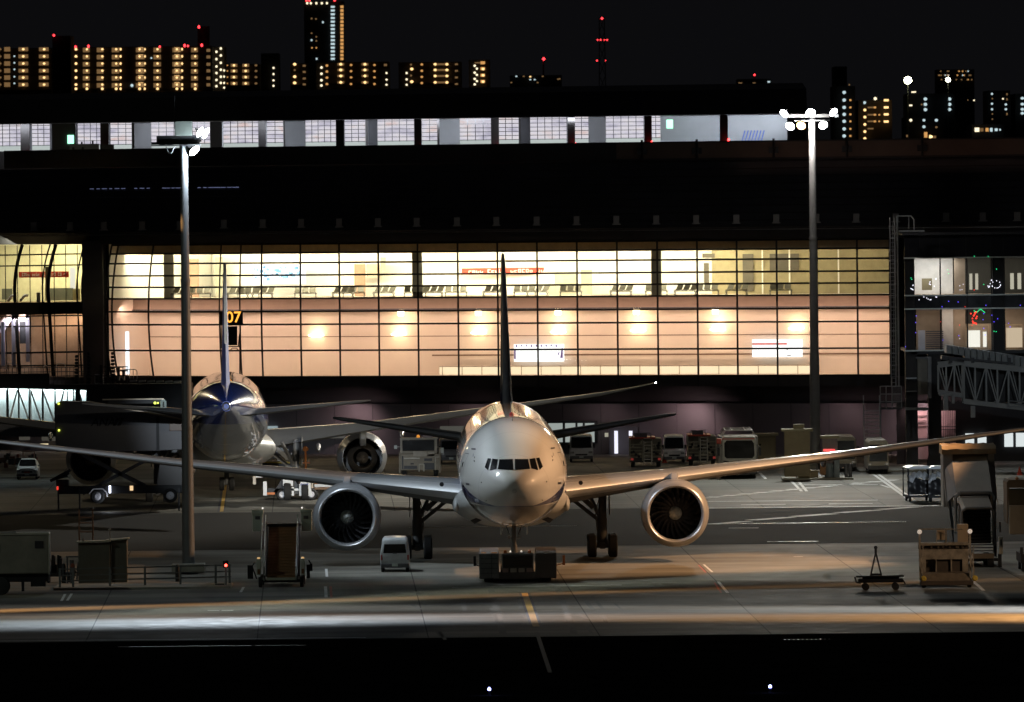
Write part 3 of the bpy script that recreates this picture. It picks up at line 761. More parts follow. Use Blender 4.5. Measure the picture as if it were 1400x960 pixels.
def wing_mesh(stations, side, mats=None, vertical=False):
    """stations: (span, yLE, chord, z, thickness ratio, twist deg)"""
    rings = []
    for (sx, yl, c, z, t, tw) in stations:
        r = []
        for (x, q) in AF:
            yy = x*c; zz_ = q*t*c; a = math.radians(tw)
            Y = yy*math.cos(a) + zz_*math.sin(a); Z = -yy*math.sin(a) + zz_*math.cos(a)
            r.append(Vector((zz_, yl+yy, sx)) if vertical else Vector((side*sx, yl+Y, z+Z)))
        rings.append(r)
    b = MB(); n = len(AF); 
    b.loft(rings, True, True, 0)
    k = 0
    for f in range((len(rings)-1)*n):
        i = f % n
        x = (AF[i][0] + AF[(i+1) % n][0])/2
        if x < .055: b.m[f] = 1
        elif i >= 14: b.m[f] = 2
    return b

def aircraft(name, label, loc, rz, P):
    t = thing(name, label, 'aircraft', loc, rz)
    ys = P['ys']; T = smooth_tab(P['fus'], ys)
    b = MB(); b.loft([ring(y, zt, zb, max(w_, .01)) for y, zt, zb, w_ in T], True, True)
    fu = b.build('fuselage', P['fmat'], t, smooth=True)
    verts = [v.co.copy() for v in fu.data.vertices]; polys = [tuple(p.vertices) for p in fu.data.polygons]
    bvh = BVHTree.FromPolygons(verts, polys)
    def on_front(x, z, off=.012):
        h = bvh.ray_cast(Vector((x, -5, z)), Vector((0,1,0)))
        return (h[0] + h[1]*off) if h[0] else None
    def on_side(y, z, side, off=.012):
        h = bvh.ray_cast(Vector((side*8, y, z)), Vector((-side,0,0)))
        return (h[0] + h[1]*off) if h[0] else None
    def patch(nm, quad, m_, fn, par=fu, nu=6, nv=4, off=.012, lab=None):
        b_ = MB(); g_ = []
        for j in range(nv+1):
            for i in range(nu+1):
                u, v = i/nu, j/nv
                p = [(quad[0][k]*(1-u)+quad[1][k]*u)*(1-v) + (quad[3][k]*(1-u)+quad[2][k]*u)*v for k in (0,1)]
                g_.append(fn(*p))
        if any(q is None for q in g_): return None
        fs = [(j*(nu+1)+i, j*(nu+1)+i+1, (j+1)*(nu+1)+i+1, (j+1)*(nu+1)+i) for j in range(nv) for i in range(nu)]
        b_.add(g_, fs); o = b_.build(nm, m_, par, smooth=True, fix=False, label=lab)
        return o
    if P.get('cockpit'):
        for s in (-1, 1):
            for q in P['cockpit']:
                patch('cockpit_window', [(s*a, z) for a, z in q], TINT, lambda a, z: on_front(a, z, .02))
            for (q, m_) in P['nose_marks']:
                patch('hatch_mark', [(s*a, z) for a, z in q], m_, lambda a, z: on_front(a, z, .015))
            for (y0_, y1_, z0_, z1_) in P['doors']:
                for (a0, a1, c0, c1) in [(y0_, y0_+.05, z0_, z1_), (y1_-.05, y1_, z0_, z1_), (y0_, y1_, z1_-.05, z1_), (y0_, y1_, z0_, z0_+.05)]:
                    patch('door_seam', [(a0,c0),(a1,c0),(a1,c1),(a0,c1)], DGREY, lambda y, z: on_side(y, z, s, .015))
                patch('door_window', [(y0_+.4,z0_+1.2),(y1_-.4,z0_+1.2),(y1_-.4,z0_+1.5),(y0_+.4,z0_+1.5)], TINT, lambda y, z: on_side(y, z, s, .02))
    for s in (-1, 1):
        b_ = MB()
        for y in P['win_ys']:
            g_ = [on_side(y + dy, P['win_z'] + dz, s, .02) for dy, dz in ((-.12,-.17),(.12,-.17),(.12,.17),(-.12,.17))]
            if all(g_): b_.add(g_, [(0,1,2,3)])
        b_.build('cabin_windows', TINT, fu, fix=False)
    for s in (-1, 1):
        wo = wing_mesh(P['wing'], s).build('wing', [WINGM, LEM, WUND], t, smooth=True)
        # flap track fairings
        for (sx, y0_, ln, z) in P['fairings']:
            b_ = MB(); b_.loft([[Vector((s*sx + math.cos(a)*r*.55, y0_+ln*u, z + u*-.25 + math.sin(a)*r)) for a in [2*PI*i/12 for i in range(12)]] for u, r in [(0,.04),(.15,.22),(.4,.33),(.7,.26),(1,.03)]])
            b_.build('flap_fairing', WINGM, wo, smooth=True)
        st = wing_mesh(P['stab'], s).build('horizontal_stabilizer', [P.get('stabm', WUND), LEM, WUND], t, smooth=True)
        if False:
            b_ = MB()
            for (sa, sb) in P['slatline']:
                for sx in (sa,):
                    q = interp([list(x) for x in P['wing']], sx); b_.box(s*sx-.02, s*sx+.02, q[1]-.02, q[1]+q[2]*.16, q[3]-.02, q[3]+q[2]*.075)
            b_.build('slat_gap', DGREY, wo)
    # root fairing / belly
    b_ = MB(); bf = P['belly']
    b_.loft([[Vector((math.sin(a)*wx_, y, z0_ + math.cos(a)*hz_)) for a in [2*PI*i/40 for i in range(40)]] for y, z0_, wx_, hz_ in bf])
    b_.build('belly_fairing', P['bellym'], t, smooth=True)
    # fin
    f = wing_mesh(P['fin'], 1, vertical=True)
    fo = f.build('fin', [P['finm'][0], LEM, P['finm'][0]], t, smooth=True)
    for v in fo.data.vertices: pass
    # engines
    E = P['eng']
    for s in (-1, 1):
        c = Vector((s*E['x'], E['y'], E['z'])); R = E['r']
        b_ = MB(); b_.lathe([(.0, R*.86),(.25, R*.935),(.7, R*.975),(1.6, R*1.0),(2.6, R*.99),(3.6, R*.93),(E['nl'], R*.80),(E['nl']-.02, R*.77),(E['nl']-1.6, R*.80)], c, n=64)
        if E.get('chev'):
            nv = 64; base = 6*nv
            for i in range(nv):
                k = (i % 4); dz = [0,.22,.45,.22][k]
                for rr in (6,7): b_.v[rr*nv+i] = b_.v[rr*nv+i] + Vector((0,dz,0))
        eng = b_.build('engine', NAC, t, smooth=True)
        b_ = MB(); b_.lathe([(.30, R*.93),(.05, R*.885),(-.06, R*.855),(-.09, R*.825),(-.06, R*.80),(.05, R*.775),(.35, R*.755)], c, n=64); b_.build('inlet_lip', LIP, eng, smooth=True)
        b_ = MB(); b_.lathe([(.34, R*.757),(1.3, R*.75),(1.45, R*.02)], c, n=64); b_.build('inlet_duct', DUCT, eng, smooth=True)
        b_ = MB()
        for k in range(22):
            a0 = 2*PI*k/22
            rows = []
            for j in range(7):
                u = j/6; r = R*(.20 + .545*u); sw = .30*u*u - .10*u; tw = .10 + .75*u
                wd = R*(.085+.06*u)
                ct = a0 + sw; tang = Vector((-math.sin(ct), 0, math.cos(ct))); rad = Vector((math.cos(ct), 0, math.sin(ct)))
                d_ = tang*math.cos(math.radians(35+25*u)) + Vector((0,1,0))*math.sin(math.radians(35+25*u))
                ctr = c + rad*r + Vector((0, 1.0, 0))
                rows.append((ctr - d_*wd, ctr + d_*wd))
            for (p, q), (p2, q2) in zip(rows, rows[1:]): b_.quad(p, q, q2, p2)
        b_.build('fan', BLADE, eng, smooth=True, fix=False)
        b_ = MB(); b_.lathe([(.42, .005),(.47, R*.06),(.60, R*.125),(.85, R*.185),(1.15, R*.21)], c, n=32); b_.build('spinner', SPIN, eng, smooth=True)
        b_ = MB(); b_.lathe([(3.6, R*.60),(E['nl']+.3, R*.47),(E['nl']+1.0, R*.40),(E['nl']+.95, R*.38),(4.2, R*.36)], c, n=40); b_.lathe([(4.4,R*.24),(E['nl']+.6,R*.22),(E['nl']+1.3,R*.15),(E['nl']+1.9, .02)], c, n=32)
        b_.build('exhaust_cone', mat('exhaust_metal', (.30,.25,.20), .35, .85), eng, smooth=True)
        b_ = MB(); pw = .22
        b_.prism([(E['y']+1.2, c.z+R*.9),(E['y']+.9+1.3, c.z+R+.35),(E['y']+6, E['pz']+.2),(E['y']+10.2, E['pz']+.1),(E['y']+9.2, E['pz']-.5),(E['y']+7, c.z+R*.5),(E['y']+3, c.z+R*.6)], s*E['x']-pw, s*E['x']+pw, axis='x')
        b_.build('pylon', NAC, eng, bevel=.08)
    # nose gear
    N = P['ng']; ng = MB(); ng.tube((0,N['y'],N['r']),(0,N['y']-.1,3.6),.13,12).tube((0,N['y'],N['r']),(0,N['y'],1.7),.19,12).tube((-.42,N['y'],N['r']),(.42,N['y'],N['r']),.1)
    ng.bar((0,N['y']+.1,1.6),(0,N['y']+1.6,3.4),.12,.12).bar((-.25,N['y']-.05,2.3),(-.6,N['y']-.1,3.2),.06,.06).bar((.25,N['y']-.05,2.3),(.6,N['y']-.1,3.2),.06,.06)
    g_ = ng.build('nose_gear', GEARM, t, smooth=True)
    for s in (-1, 1):
        MB().wheel((s*.36, N['y'], N['r']), N['r'], .36).build('wheel', [RUB, GREY], g_, smooth=True)
        b_ = MB(); b_.prism([(N['y']-.9, 2.95),(N['y']+1.2, 2.85),(N['y']+1.2, 2.25),(N['y']-.9, 2.35)], s*.72, s*.76, axis='x'); b_.build('gear_door', WHITEP, g_)
    for s in (-1,):
        ls = [(-.28, 2.15), (.28, 2.15)]
        b_ = MB()
        for x, z in ls: b_.lathe([(-.08,.09),(.02,.10)], (x, N['y']-.2, z), n=14, cap0=True, cap1=True)
        b_.build('landing_lamp', GREY, g_)
    Gm = P['mg']
    for s in (-1, 1):
        x = s*Gm['x']; r = Gm['r']; b_ = MB()
        b_.tube((x,Gm['y'],r+.1),(x+s*.05,Gm['y'],4.3),.24,14,).tube((x,Gm['y'],r+.1),(x,Gm['y'],2.3),.3,14)
        b_.bar((x,Gm['y'],2.0),(x-s*2.6,Gm['y']-.2,4.1),.22,.22).bar((x,Gm['y'],2.1),(x-s*1.0,Gm['y']+2.5,4.2),.18,.18)
        b_.bar((x-s*.5,Gm['y']-.4,2.9),(x-s*1.6,Gm['y']-.4,3.9),.10,.3).bar((x,Gm['y']-Gm['l']/2,r),(x,Gm['y']+Gm['l']/2,r),.32,.32)
        b_.path([(x-s*.28,Gm['y']-.3,1.5),(x-s*.4,Gm['y']-.35,2.4),(x-s*.2,Gm['y']-.3,3.4)], .03)
        for yy in Gm['ys']: b_.tube((x-.75,Gm['y']+yy,r),(x+.75,Gm['y']+yy,r),.11)
        g_ = b_.build('main_gear', GEARM, t, smooth=True)
        for yy in Gm['ys']:
            for o_ in (-.62, .62): MB().wheel((x+o_, Gm['y']+yy, r), r, .5).build('wheel', [RUB, GREY], g_, smooth=True)
        b_ = MB(); b_.prism([(Gm['y']-1.3, 4.6),(Gm['y']+1.3, 4.4),(Gm['y']+1.1, 2.5),(Gm['y']-1.1, 2.5)], x+s*.42, x+s*.47, axis='x'); b_.build('gear_door', WUND, g_, bevel=.01)
    return t, fu, on_front, on_side, bvh

# the big airliner facing the camera
NB = G(704.6, 786)
ya = [0,.02,.06,.12,.22,.36,.55,.8,1.1,1.5,2,2.5,3,3.5,4,4.6,5.2,6,7,8,9.5,11,14,18,22,26,30,34,38,41,44,47,50,52.5,55,57,59,60.5,61.8,62.6,62.9]
FUS1 = [(0,4.97,4.93,.02),(.12,5.36,4.56,.42),(.4,5.72,4.22,.80),(1.0,6.18,3.82,1.30),(2.0,6.72,3.38,1.84),(3.0,7.25,3.08,2.24),(4.0,7.82,2.90,2.54),(5.0,8.25,2.80,2.76),(6.5,8.62,2.72,2.98),(8.5,8.84,2.70,3.09),(10.5,8.90,2.70,3.12),(40,8.90,2.70,3.12),(44,8.90,2.95,3.05),(50,8.88,4.0,2.7),(55,8.78,5.3,2.0),(59,8.55,6.4,1.25),(61.8,8.30,7.0,.55),(62.9,8.1,7.4,.12)]
def wst(tab, n=6):
    o = []
    for a, b in zip(tab, tab[1:]):
        for k in range(n): o.append(tuple(a[i]+(b[i]-a[i])*k/n for i in range(6)))
    o.append(tab[-1]); return o
W1 = wst([(2.2,18.6,14.6,4.15,.125,2.5),(3.3,19.5,13.6,4.3,.125,2.2),(9.8,24.0,8.9,4.92,.11,1.4),(20,31.1,5.3,5.85,.10,.4),(30.6,38.5,2.5,7.0,.095,-.5),(32.2,40.3,1.1,7.15,.09,-.8)])
CK = [ [(a*.82, z-.19) for a, z in q] for q in [ [(.07,6.88),(.98,6.86),(1.10,6.33),(.05,6.29)], [(1.07,6.86),(1.46,6.90),(1.66,6.24),(1.20,6.35)], [(1.54,6.90),(1.77,6.92),(1.99,6.42),(1.76,6.25)] ] ]
NM = [ ([(2.12,7.24),(2.36,7.24),(2.36,7.15),(2.12,7.15)], DARK), ([(2.50,5.30),(2.70,5.30),(2.70,5.18),(2.50,5.18)], DARK),
       ([(2.22,6.95),(2.27,6.95),(2.30,6.78),(2.25,6.78)], GREY), ([(2.16,6.80),(2.20,6.80),(2.22,6.70),(2.18,6.70)], DARK), ([(2.19,6.60),(2.25,6.60),(2.23,6.50),(2.17,6.50)], DARK),
       ([(1.80,5.43),(1.86,5.43),(1.86,5.36),(1.80,5.36)], DARK), ([(1.55,4.42),(1.62,4.36),(1.60,4.32),(1.53,4.38)], DARK) ]
P1 = dict(ys=ya, fus=FUS1, fmat=fus_mat('airliner_livery_white', (.28,.28,.27), 4.1),
    cockpit=CK, nose_marks=NM, doors=[(5.6,6.7,4.95,6.95)],
    win_ys=[9+.55*i for i in range(70)], win_z=6.5,
    wing=W1, fairings=[(6.2,32.3,4.6,4.0),(12.6,33.6,4.2,4.8),(19,36.5,3.6,5.4)], slatline=[(4.2,0),(8.6,0),(11.2,0),(15,0),(19,0),(23,0),(27,0)],
    stab=wst([(.6,52.4,7.3,6.25,.10,0),(10.2,59.6,2.7,7.65,.09,0),(10.75,60.6,1.4,7.72,.08,0)],3),
    belly=[(14,4.0,1.0,.7),(15.5,3.95,2.3,1.1),(17.5,3.85,3.05,1.35),(20,3.75,3.38,1.5),(23,3.65,3.5,1.58),(30,3.6,3.5,1.6),(36,3.65,3.3,1.55),(40,3.9,2.6,1.3),(43,4.1,1.4,.8)], bellym=mat('belly_fairing_paint', (.42,.43,.42), .35, coat=.3),
    fin=wst([(8.2,46.8,9.4,0,.105,0),(9.1,49.0,8.0,0,.10,0),(17.4,58.2,3.4,0,.085,0),(17.9,59.3,2.3,0,.07,0)],3), finm=(TAILB,),
    eng=dict(x=9.6, y=20.6, z=2.86, r=2.0, nl=5.4, pz=4.8), ng=dict(y=5.9, r=.53),
    mg=dict(x=5.5, y=31.8, r=.66, l=3.4, ys=(-1.45,0,1.45)))
air1, fu1, of1, os1, bvh1 = aircraft('airliner', 'large white airliner parked nose to the camera on a tow tractor, tall dark fin', (NB.x, NB.y-5.9, 0), 0.0095, P1)
# details at the wing root: round landing lights, air inlets
rl = MB()
for s in (-1, 1):
    rl.lathe([(-.04,.13),(.06,.13)], (s*4.05, 19.25, 4.78), n=16, cap0=True, cap1=True)
rl.build_each('wing_root_lamp', BLACK, air1)
rl = MB()
for s in (-1, 1): rl.add([(s*1.95,17.55,2.92),(s*2.42,17.6,2.72),(s*2.18,17.6,2.50),(s*1.72,17.55,2.74)], [(0,1,2,3)])
rl.build_each('air_inlet', BLACK, air1)
rl = MB()
for s in (-1, 1):
    rl.loft([[Vector((s*(3.22)+math.cos(a)*r*.5, y, 3.55+math.sin(a)*r*1.1)) for a in [2*PI*i/16 for i in range(16)]] for y, r in [(18.2,.02),(18.35,.2),(18.9,.36),(20.5,.42),(24,.3)]])
rl.build_each('root_bulge', P1['bellym'], air1, smooth=True)
MB().prism([(7.2,8.6),(7.75,8.6),(7.72,9.12),(7.5,9.15)], -.02,.02, axis='x').build('blade_antenna', DGREY, air1)
MB().prism([(16,8.85),(16.5,8.85),(16.5,9.3),(16.3,9.32)], -.02,.02, axis='x').build('blade_antenna', DGREY, air1)
MB().lathe([(0,.14),(.12,.12),(.2,.02)], (0,13,8.9), axis='z', n=14, cap1=True).build('beacon', mat('beacon_red', (.3,.03,.03), .3), air1)

# the second airliner, tail to the camera
L2 = 56.7; T2 = U(310, 600, 647.0); N2 = U(309.2, 600, 647.0+L2); A2 = math.atan2(-(N2.x-T2.x), N2.y-T2.y)
FUS2 = [(0,5.2,5.16,.02),(.3,5.75,4.7,.5),(1.2,6.5,4.0,1.2),(3,7.7,3.35,2.1),(5,8.4,3.05,2.6),(8,8.8,2.95,2.9),(11,8.82,2.95,2.93),(34,8.82,2.95,2.93),(40,8.82,3.3,2.88),(46,8.78,4.6,2.35),(50,8.6,5.5,1.75),(53.5,8.25,6.3,1.1),(55.8,7.9,6.8,.6),(56.7,7.7,7.0,.32)]
yb = [0,.1,.3,.7,1.2,2,3,4,5,6.5,8,11,16,22,28,34,37,40,42,44,46,48,50,52,53.5,55,55.8,56.4,56.7]
W2 = wst([(2.0,15.6,13.4,4.1,.12,2),(3.0,16.5,12.2,4.2,.12,2),(9.9,21.6,7.2,5.0,.105,1),(19,28,4.6,6.3,.095,0),(26.5,33.6,2.9,7.4,.09,-.5),(29.2,37.2,1.3,8.0,.08,-.8),(30.05,39.4,.4,8.25,.08,-1)])
P2 = dict(ys=yb, fus=FUS2, fmat=fus_mat('airliner_livery_blue_tail', (.48,.48,.49), 4.1, rough=.22, blue_top=True),
    win_ys=[8+.6*i for i in range(58)], win_z=6.6, wing=W2,
    fairings=[(6.5,29.6,4.2,3.9),(12.4,30.4,3.8,4.9),(18.4,33.2,3.2,5.8)],
    stab=wst([(.5,46.8,6.2,6.6,.09,0),(9.2,53.2,2.3,7.5,.085,0),(9.85,54.6,.9,7.6,.08,0)],3), stabm=WINGM,
    belly=[(12,4.1,1.2,.8),(15,3.9,2.9,1.3),(20,3.7,3.5,1.5),(30,3.7,3.5,1.5),(35,4.0,2.7,1.2),(39,4.3,1.2,.6)], bellym=mat('belly_fairing_paint', (.42,.43,.42), .35),
    fin=wst([(8.2,42.6,9.0,0,.085,0),(9.2,44.2,7.6,0,.08,0),(16.6,51.6,3.2,0,.07,0),(17.0,52.5,2.2,0,.06,0)],3), finm=(TAILL,),
    eng=dict(x=9.75, y=16.9, z=2.75, r=1.82, nl=4.6, pz=4.7, chev=True), ng=dict(y=5.2, r=.5),
    mg=dict(x=4.9, y=28.2, r=.62, l=1.5, ys=(-.75,.75)))
air2, fu2, of2, os2, bvh2 = aircraft('airliner', 'second airliner with blue tail parked tail to the camera at the gate, left', (N2.x, 647.0+L2, 0), PI + A2, P2)
# tail details: pale upper part of the fin's trailing edge, cone outlet and tail lights
MB().prism([(56.3,11.6),(54.2,11.6),(53.4,16.6),(54.75,17.0)], -.10, .10, axis='x').build('rudder_tip', mat('rudder_pale', (.6,.52,.45), .3, .3), air2, bevel=.02)
MB().lathe([(0,.32),(.25,.26),(.2,.2),(-.3,.18)], (0,56.65,7.35), n=20).build('tail_cone_outlet', mat('bare_titanium', (.35,.33,.30), .35, .9), air2, smooth=True)
MB().lathe([(0,.055),(.1,.05),(.16,.01)], (-30.05,39.85,8.27), n=10).lathe([(0,.01),(.05,.055),(.1,.055)], (30.05,39.85,8.27), n=10).build('wing_tip_lamp', emat('strobe_white', (1,1,.92), 40), air2, smooth=True)
add_light('wing_tip_glow', 'POINT', air2.matrix_basis @ Vector((-30.05, 40.4, 8.35)), 60, (1,1,.95), size=.1)
# ------------------------------------------------------------------ light masts
LAMPW = emat('flood_lens_white', (.93,.97,1.0), 60); LAMPO = emat('flood_lens_sodium', (1.0,.55,.15), 25)
MASTM = mat('mast_galvanised', (.17,.18,.19), .5, .3, dirt=.15, scale=.6)
def mast(name, label, base, h, r0, r1, heads, platform=True, M=None):
    t = thing(name, label, 'light mast', base)
    b = MB(); b.lathe([(0, r0), (h*.33, r0*.86)], axis='z', n=28, cap0=True); b.lathe([(h*.33, r0*.80), (h*.66, r0*.70)], axis='z', n=28); b.lathe([(h*.66, r0*.66), (h, r1)], axis='z', n=28, cap1=True)
    for k in (.33,.66): b.lathe([(h*k-.12, r0*.88 if k<.5 else r0*.76), (h*k+.1, r0*.88 if k<.5 else r0*.76)], axis='z', n=28, cap0=True, cap1=True)
    b.lathe([(0, r0*1.5),(.06, r0*1.5)], axis='z', n=28, cap0=True, cap1=True)
    b.build('pole', M or MASTM, t, smooth=True)
    return t
def head(parent, loc, aim, lens, s=.5, on=True):
    d = (Vector(aim)).normalized(); q = d.to_track_quat('-Z', 'Y').to_matrix().to_4x4(); M4 = Matrix.Translation(loc) @ q
    b = MB(); b.M = M4; b.lathe([(.45*s, s*.35), (.25*s, s*.75), (0, s*.95), (-.12*s, s)], axis='z', n=20, cap0=True); b.tube((0,0,.3*s),(0,s*.2,1.1*s),.05)
    h = b.build('floodlight', GREY, parent, smooth=True)
    b = MB(); b.M = M4; b.lathe([(-.10*s, .01),(-.10*s, s*.94)], axis='z', n=20); b.build('lamp_lens', lens if on else DARK, h, fix=False)
    return h
t = mast('light_mast', 'tall grey light mast standing in front of the parked aircraft at left, two lamps lit', LM, 25.6, .37, .22, None)
b = MB(); s_ = 23.75
b.box(-44/s_, 22/s_, -.35, .35, 24.7, 24.85).box(-37/s_, 24/s_, -.25, .25, 24.85, 25.2).box(-44/s_, 24/s_, -.5, .5, 24.62, 24.68)
b.path([(-24/s_,-.4,24.6),(-21/s_,-.4,24.25),(-17/s_,-.4,24.2),(-12/s_,-.4,24.6)], .03)
b.tube((-12/s_,0,25.6),(-12/s_,0,27.5),.03)
b.build('cross_arm', BLACK, t)
MB().box(-12/s_, 12/s_, -.3, .3, 25.2, 26.05).build('ballast_box', mat('ballast_grey_green', (.10,.115,.10), .6), t, bevel=.03)
head(t, (30/s_, -.1, 25.35), (1.1,-.35,-.55), LAMPW, .36); head(t, (22/s_, -.3, 25.4), (.9,-.5,-.5), LAMPW, .32)
head(t, (14/s_, -.2, 24.35), (.8,-.6,-.8), LAMPW, .36)
for x in (-30, -20): head(t, (x/s_, .2, 24.9), (-.3,1,-.7), LAMPW, .3, False)
t = mast('light_mast', 'light mast before the terminal at right with six glaring lamps on its crossbar', RMP, 27.1, .42, .26, None, M=mat('mast_lit_steel', (.40,.40,.39), .5, .2))  # paler than the left pole: the terminal's light put into its colour
s_ = F/RMP.y
b = MB().box(-36/s_, 36/s_, -.15, .15, 27.2, 27.45).box(-24/s_, 24/s_, -.4, .4, 26.9, 27.0); b.build('cross_arm', GALV, t)
for x, z, a, l in [(-38,27.55,(-.7,-.8,-.75),LAMPW),(-2,27.6,(0,-1,-.7),LAMPW),(29,27.6,(.7,-.8,-.7),LAMPW),(-30,26.55,(-.4,-1,-.7),LAMPW),(-15,26.6,(-.3,-1,-.7),LAMPO),(15,26.6,(.3,-1,-.7),LAMPW)]:
    head(t, (x/s_, -.45, z), a, l, .36)
MB().box(-.9,.9,-.9,.9,0,.9).build('pedestal', mat('kerb_concrete', (.34,.33,.28), .8), t, bevel=.04)

# ------------------------------------------------------------------ right wing of the terminal (gate lounge on legs)
RY = 742.0
gr = thing('gate_building', 'dark glass gate building on thick legs at the right edge, white trim lines', 'gate building', (0, RY, 0))
def R_(px, py, dy=0.):   # local coords on the gate building front
    v = U(px, py, RY+dy); return Vector((v.x, dy, v.z))
def rb(mb, x0, x1, y0, y1, d0, d1, mi=0, my=390):
    a = U(x0, my, RY); c = U(x1, my, RY); mb.box(a.x, c.x, d0, d1, U(1300, y1, RY).z, U(1300, y0, RY).z, mi); return mb
GD = mat('gate_dark_glass', (.020,.021,.025), .12, .2, dirt=.1, scale=.5)
b = MB(); rb(b,1237,1460,321,351.5,0,.3); rb(b,1237,1460,405,421.5,0,.3); b.build('glass_fascia', GD, gr)
b = MB(); rb(b,1234,1460,318,321,-.2,20); rb(b,1245,1460,479.5,484,0,20); b.build('roof', ROOFM, gr)
for y, h_ in [(320.5,1.2),(352.3,1.8),(403.6,1.8),(422,1.8),(479,1.8)]:
    b = MB(); rb(b,1236,1460 if y != 479 else 1294,y-h_/2,y+h_/2,-.18,-.02); b.build('trim', mat('trim_satin_white', (.62,.66,.62), .35, .4), gr)
b = MB()
for x0, x1 in [(1237,1249.5),(1357,1372)]: rb(b,x0,x1,351,480,-.02,.6)
b.build_each('dark_pier', BLACK, gr)
b = MB()
for x in (1249.5,1285.5,1322,1355.5,1373,1409,1445): rb(b,x-.9,x+.9,351,480,-.1,.05)
for x in (1258,1285,1321,1355,1372): rb(b,x-.3,x+.3,321,351,-.01,.01)
b.build_each('window_post', BLACK, gr)
b = MB(); a=R_(1249,400); c=R_(1460,400); z=lambda y: U(1300,y,RY).z
b.quad((a.x,.02,z(480)),(c.x,.02,z(480)),(c.x,.02,z(352)),(a.x,.02,z(352))); b.build('window_glass', glass_mat('gate_glass', (.85,.88,.9), .12, .03), gr, fix=False)
IW = mat('gate_room_white', (.80,.78,.74), .9); IP = mat('gate_room_beige', (.50,.40,.30), .9); ID = mat('gate_room_dark', (.08,.078,.065), .8)
b = MB()
rb(b,1249,1307,352,404,5,5.1,0); rb(b,1307,1322,352,404,3,3.1,1); rb(b,1322,1460,352,404,5,5.1,2)
rb(b,1255,1290,422,480,4,4.1,1); rb(b,1290,1305,422,480,3,3.1,0); rb(b,1305,1322,422,480,3.2,3.3,1); rb(b,1322,1372,422,444,4,4.1,2); rb(b,1372,1460,422,444,4,4.1,1); rb(b,1322,1460,444,480,4,4.1,1)
rb(b,1249,1460,402.8,404,0.3,6,1); rb(b,1249,1460,422,422.8,.3,6,1)
b.build('room_wall', [IW, IP, ID], gr)
b = MB(); rb(b,1263,1277,381,397,3.5,3.6,0); rb(b,1328,1332,375,397,3,3.05,1); rb(b,1336,1340,375,397,3,3.05,1); rb(b,1384,1389,375,397,3,3.05,1); rb(b,1394,1399,375,397,3,3.05,1)
b.build_each('room_panel', [mat('panel_olive', (.20,.17,.10), .8), emat('inner_window_glow', (.60,.55,.42), 1.0)], gr)
b = MB(); rb(b,1326,1342,453,476,3.2,3.3,0); rb(b,1346,1351,455,476,3.2,3.3,0); rb(b,1378,1400,450,477,3.2,3.3,1)
b.build_each('lit_opening', [emat('bright_room', (1,.95,.82), 1.2), emat('cream_room', (.80,.62,.42), .9)], gr)
b = MB(); rb(b,1323,1354,445,446.5,3,3.1); rb(b,1323,1324,445,479,3,3.1); rb(b,1353,1354.5,445,479,3,3.1); rb(b,1375,1400,445,446.5,3,3.1)
b.build_each('door_frame', mat('warm_frame', (.7,.55,.35), .6), gr)
b = MB()
for i in range(9): rb(b,1267,1291,453+i*2.9,454.6+i*2.9,2.5-i*.0,2.7,0)
rb(b,1256.5,1266,452,480,2.6,2.7,1)
b.build('escalator', [mat('escalator_step', (.14,.14,.16), .4, .4), mat('escalator_side', (.7,.72,.8), .3, .3)], gr)
add_light('gate_room_lamp', 'AREA', (U(1275,380,RY).x, RY+2.5, z(354)), 170, (1,.96,.90), target=(U(1275,380,RY).x, RY+3.4, z(400)), size=3, sizey=1)
add_light('gate_room_lamp', 'AREA', (U(1380,380,RY).x, RY+2.5, z(354)), 60, (1,.92,.8), target=(U(1380,380,RY).x, RY+3.4, z(400)), size=6, sizey=1)
add_light('gate_room_lamp', 'AREA', (U(1330,440,RY).x, RY+1.6, z(424)), 110, (1,.78,.62), target=(U(1330,440,RY).x, RY+3, z(475)), size=8, sizey=.6)
b = MB(); rb(b,1237,1253,479,640,.0,1.5); rb(b,1268,1285,484,640,0,1.6)
b.add([(R_(1262,0).x,-.2,0),(R_(1288,0).x,-.2,0),(R_(1288,0).x,1.8,0),(R_(1262,0).x,1.8,0),(R_(1268,0).x,0,2.2),(R_(1285,0).x,0,2.2),(R_(1285,0).x,1.6,2.2),(R_(1268,0).x,1.6,2.2)], [(0,1,5,4),(1,2,6,5),(2,3,7,6),(3,0,4,7)])
b.build_each('support_leg', mat('leg_dark', (.035,.035,.037), .6), gr)
b = MB(); rb(b,1253,1267,490,539,-.3,.4,0); rb(b,1267,1272,489,544,-.5,0,1); rb(b,1251,1272,487.5,490,-.4,.4,1); b.build('service_panel', [mat('panel_beige_grey', (.36,.34,.29), .6), GREY], gr, bevel=.03)
b = MB()
for y in (516.5, 534.5): rb(b,1237,1252,y-.7,y+.7,-.1,-.01)
rb(b,1236,1268,556.5,560,-.6,0); b.build('trim', GALV, gr)
b = MB(); rb(b,1285,1460,553,640,9,9.4); rb(b,1226,1253,550,640,3,3.2); b.build_each('under_wall', BLACK, gr)
PINKL = emat('pink_lit_gate', (.75,.42,.42), .75)
b = MB()
for x0, x1 in [(1325,1337),(1342,1354),(1379,1391),(1395,1410)]: rb(b,x0,x1,597,616,8.6,8.8)
b.build_each('lit_door_window', emat('white_door_glow', (.70,.76,.76), 1.0), gr)
b = MB(); rb(b,1253,1268,563,600,3.0,3.1,0); rb(b,1286,1307,563,630,3.0,3.1,0); rb(b,1253,1270,606,629,3.0,3.1,0); b.build_each('roller_gate', mat('pink_grey_shutter', (.55,.42,.42), .6), gr)
b = MB()
for i in range(8): rb(b,1287+i*2.6,1287.7+i*2.6,563,630,2.7,2.8)
for y in (584,588,614,618,623): rb(b,1286,1307,y,y+1,2.65,2.7)
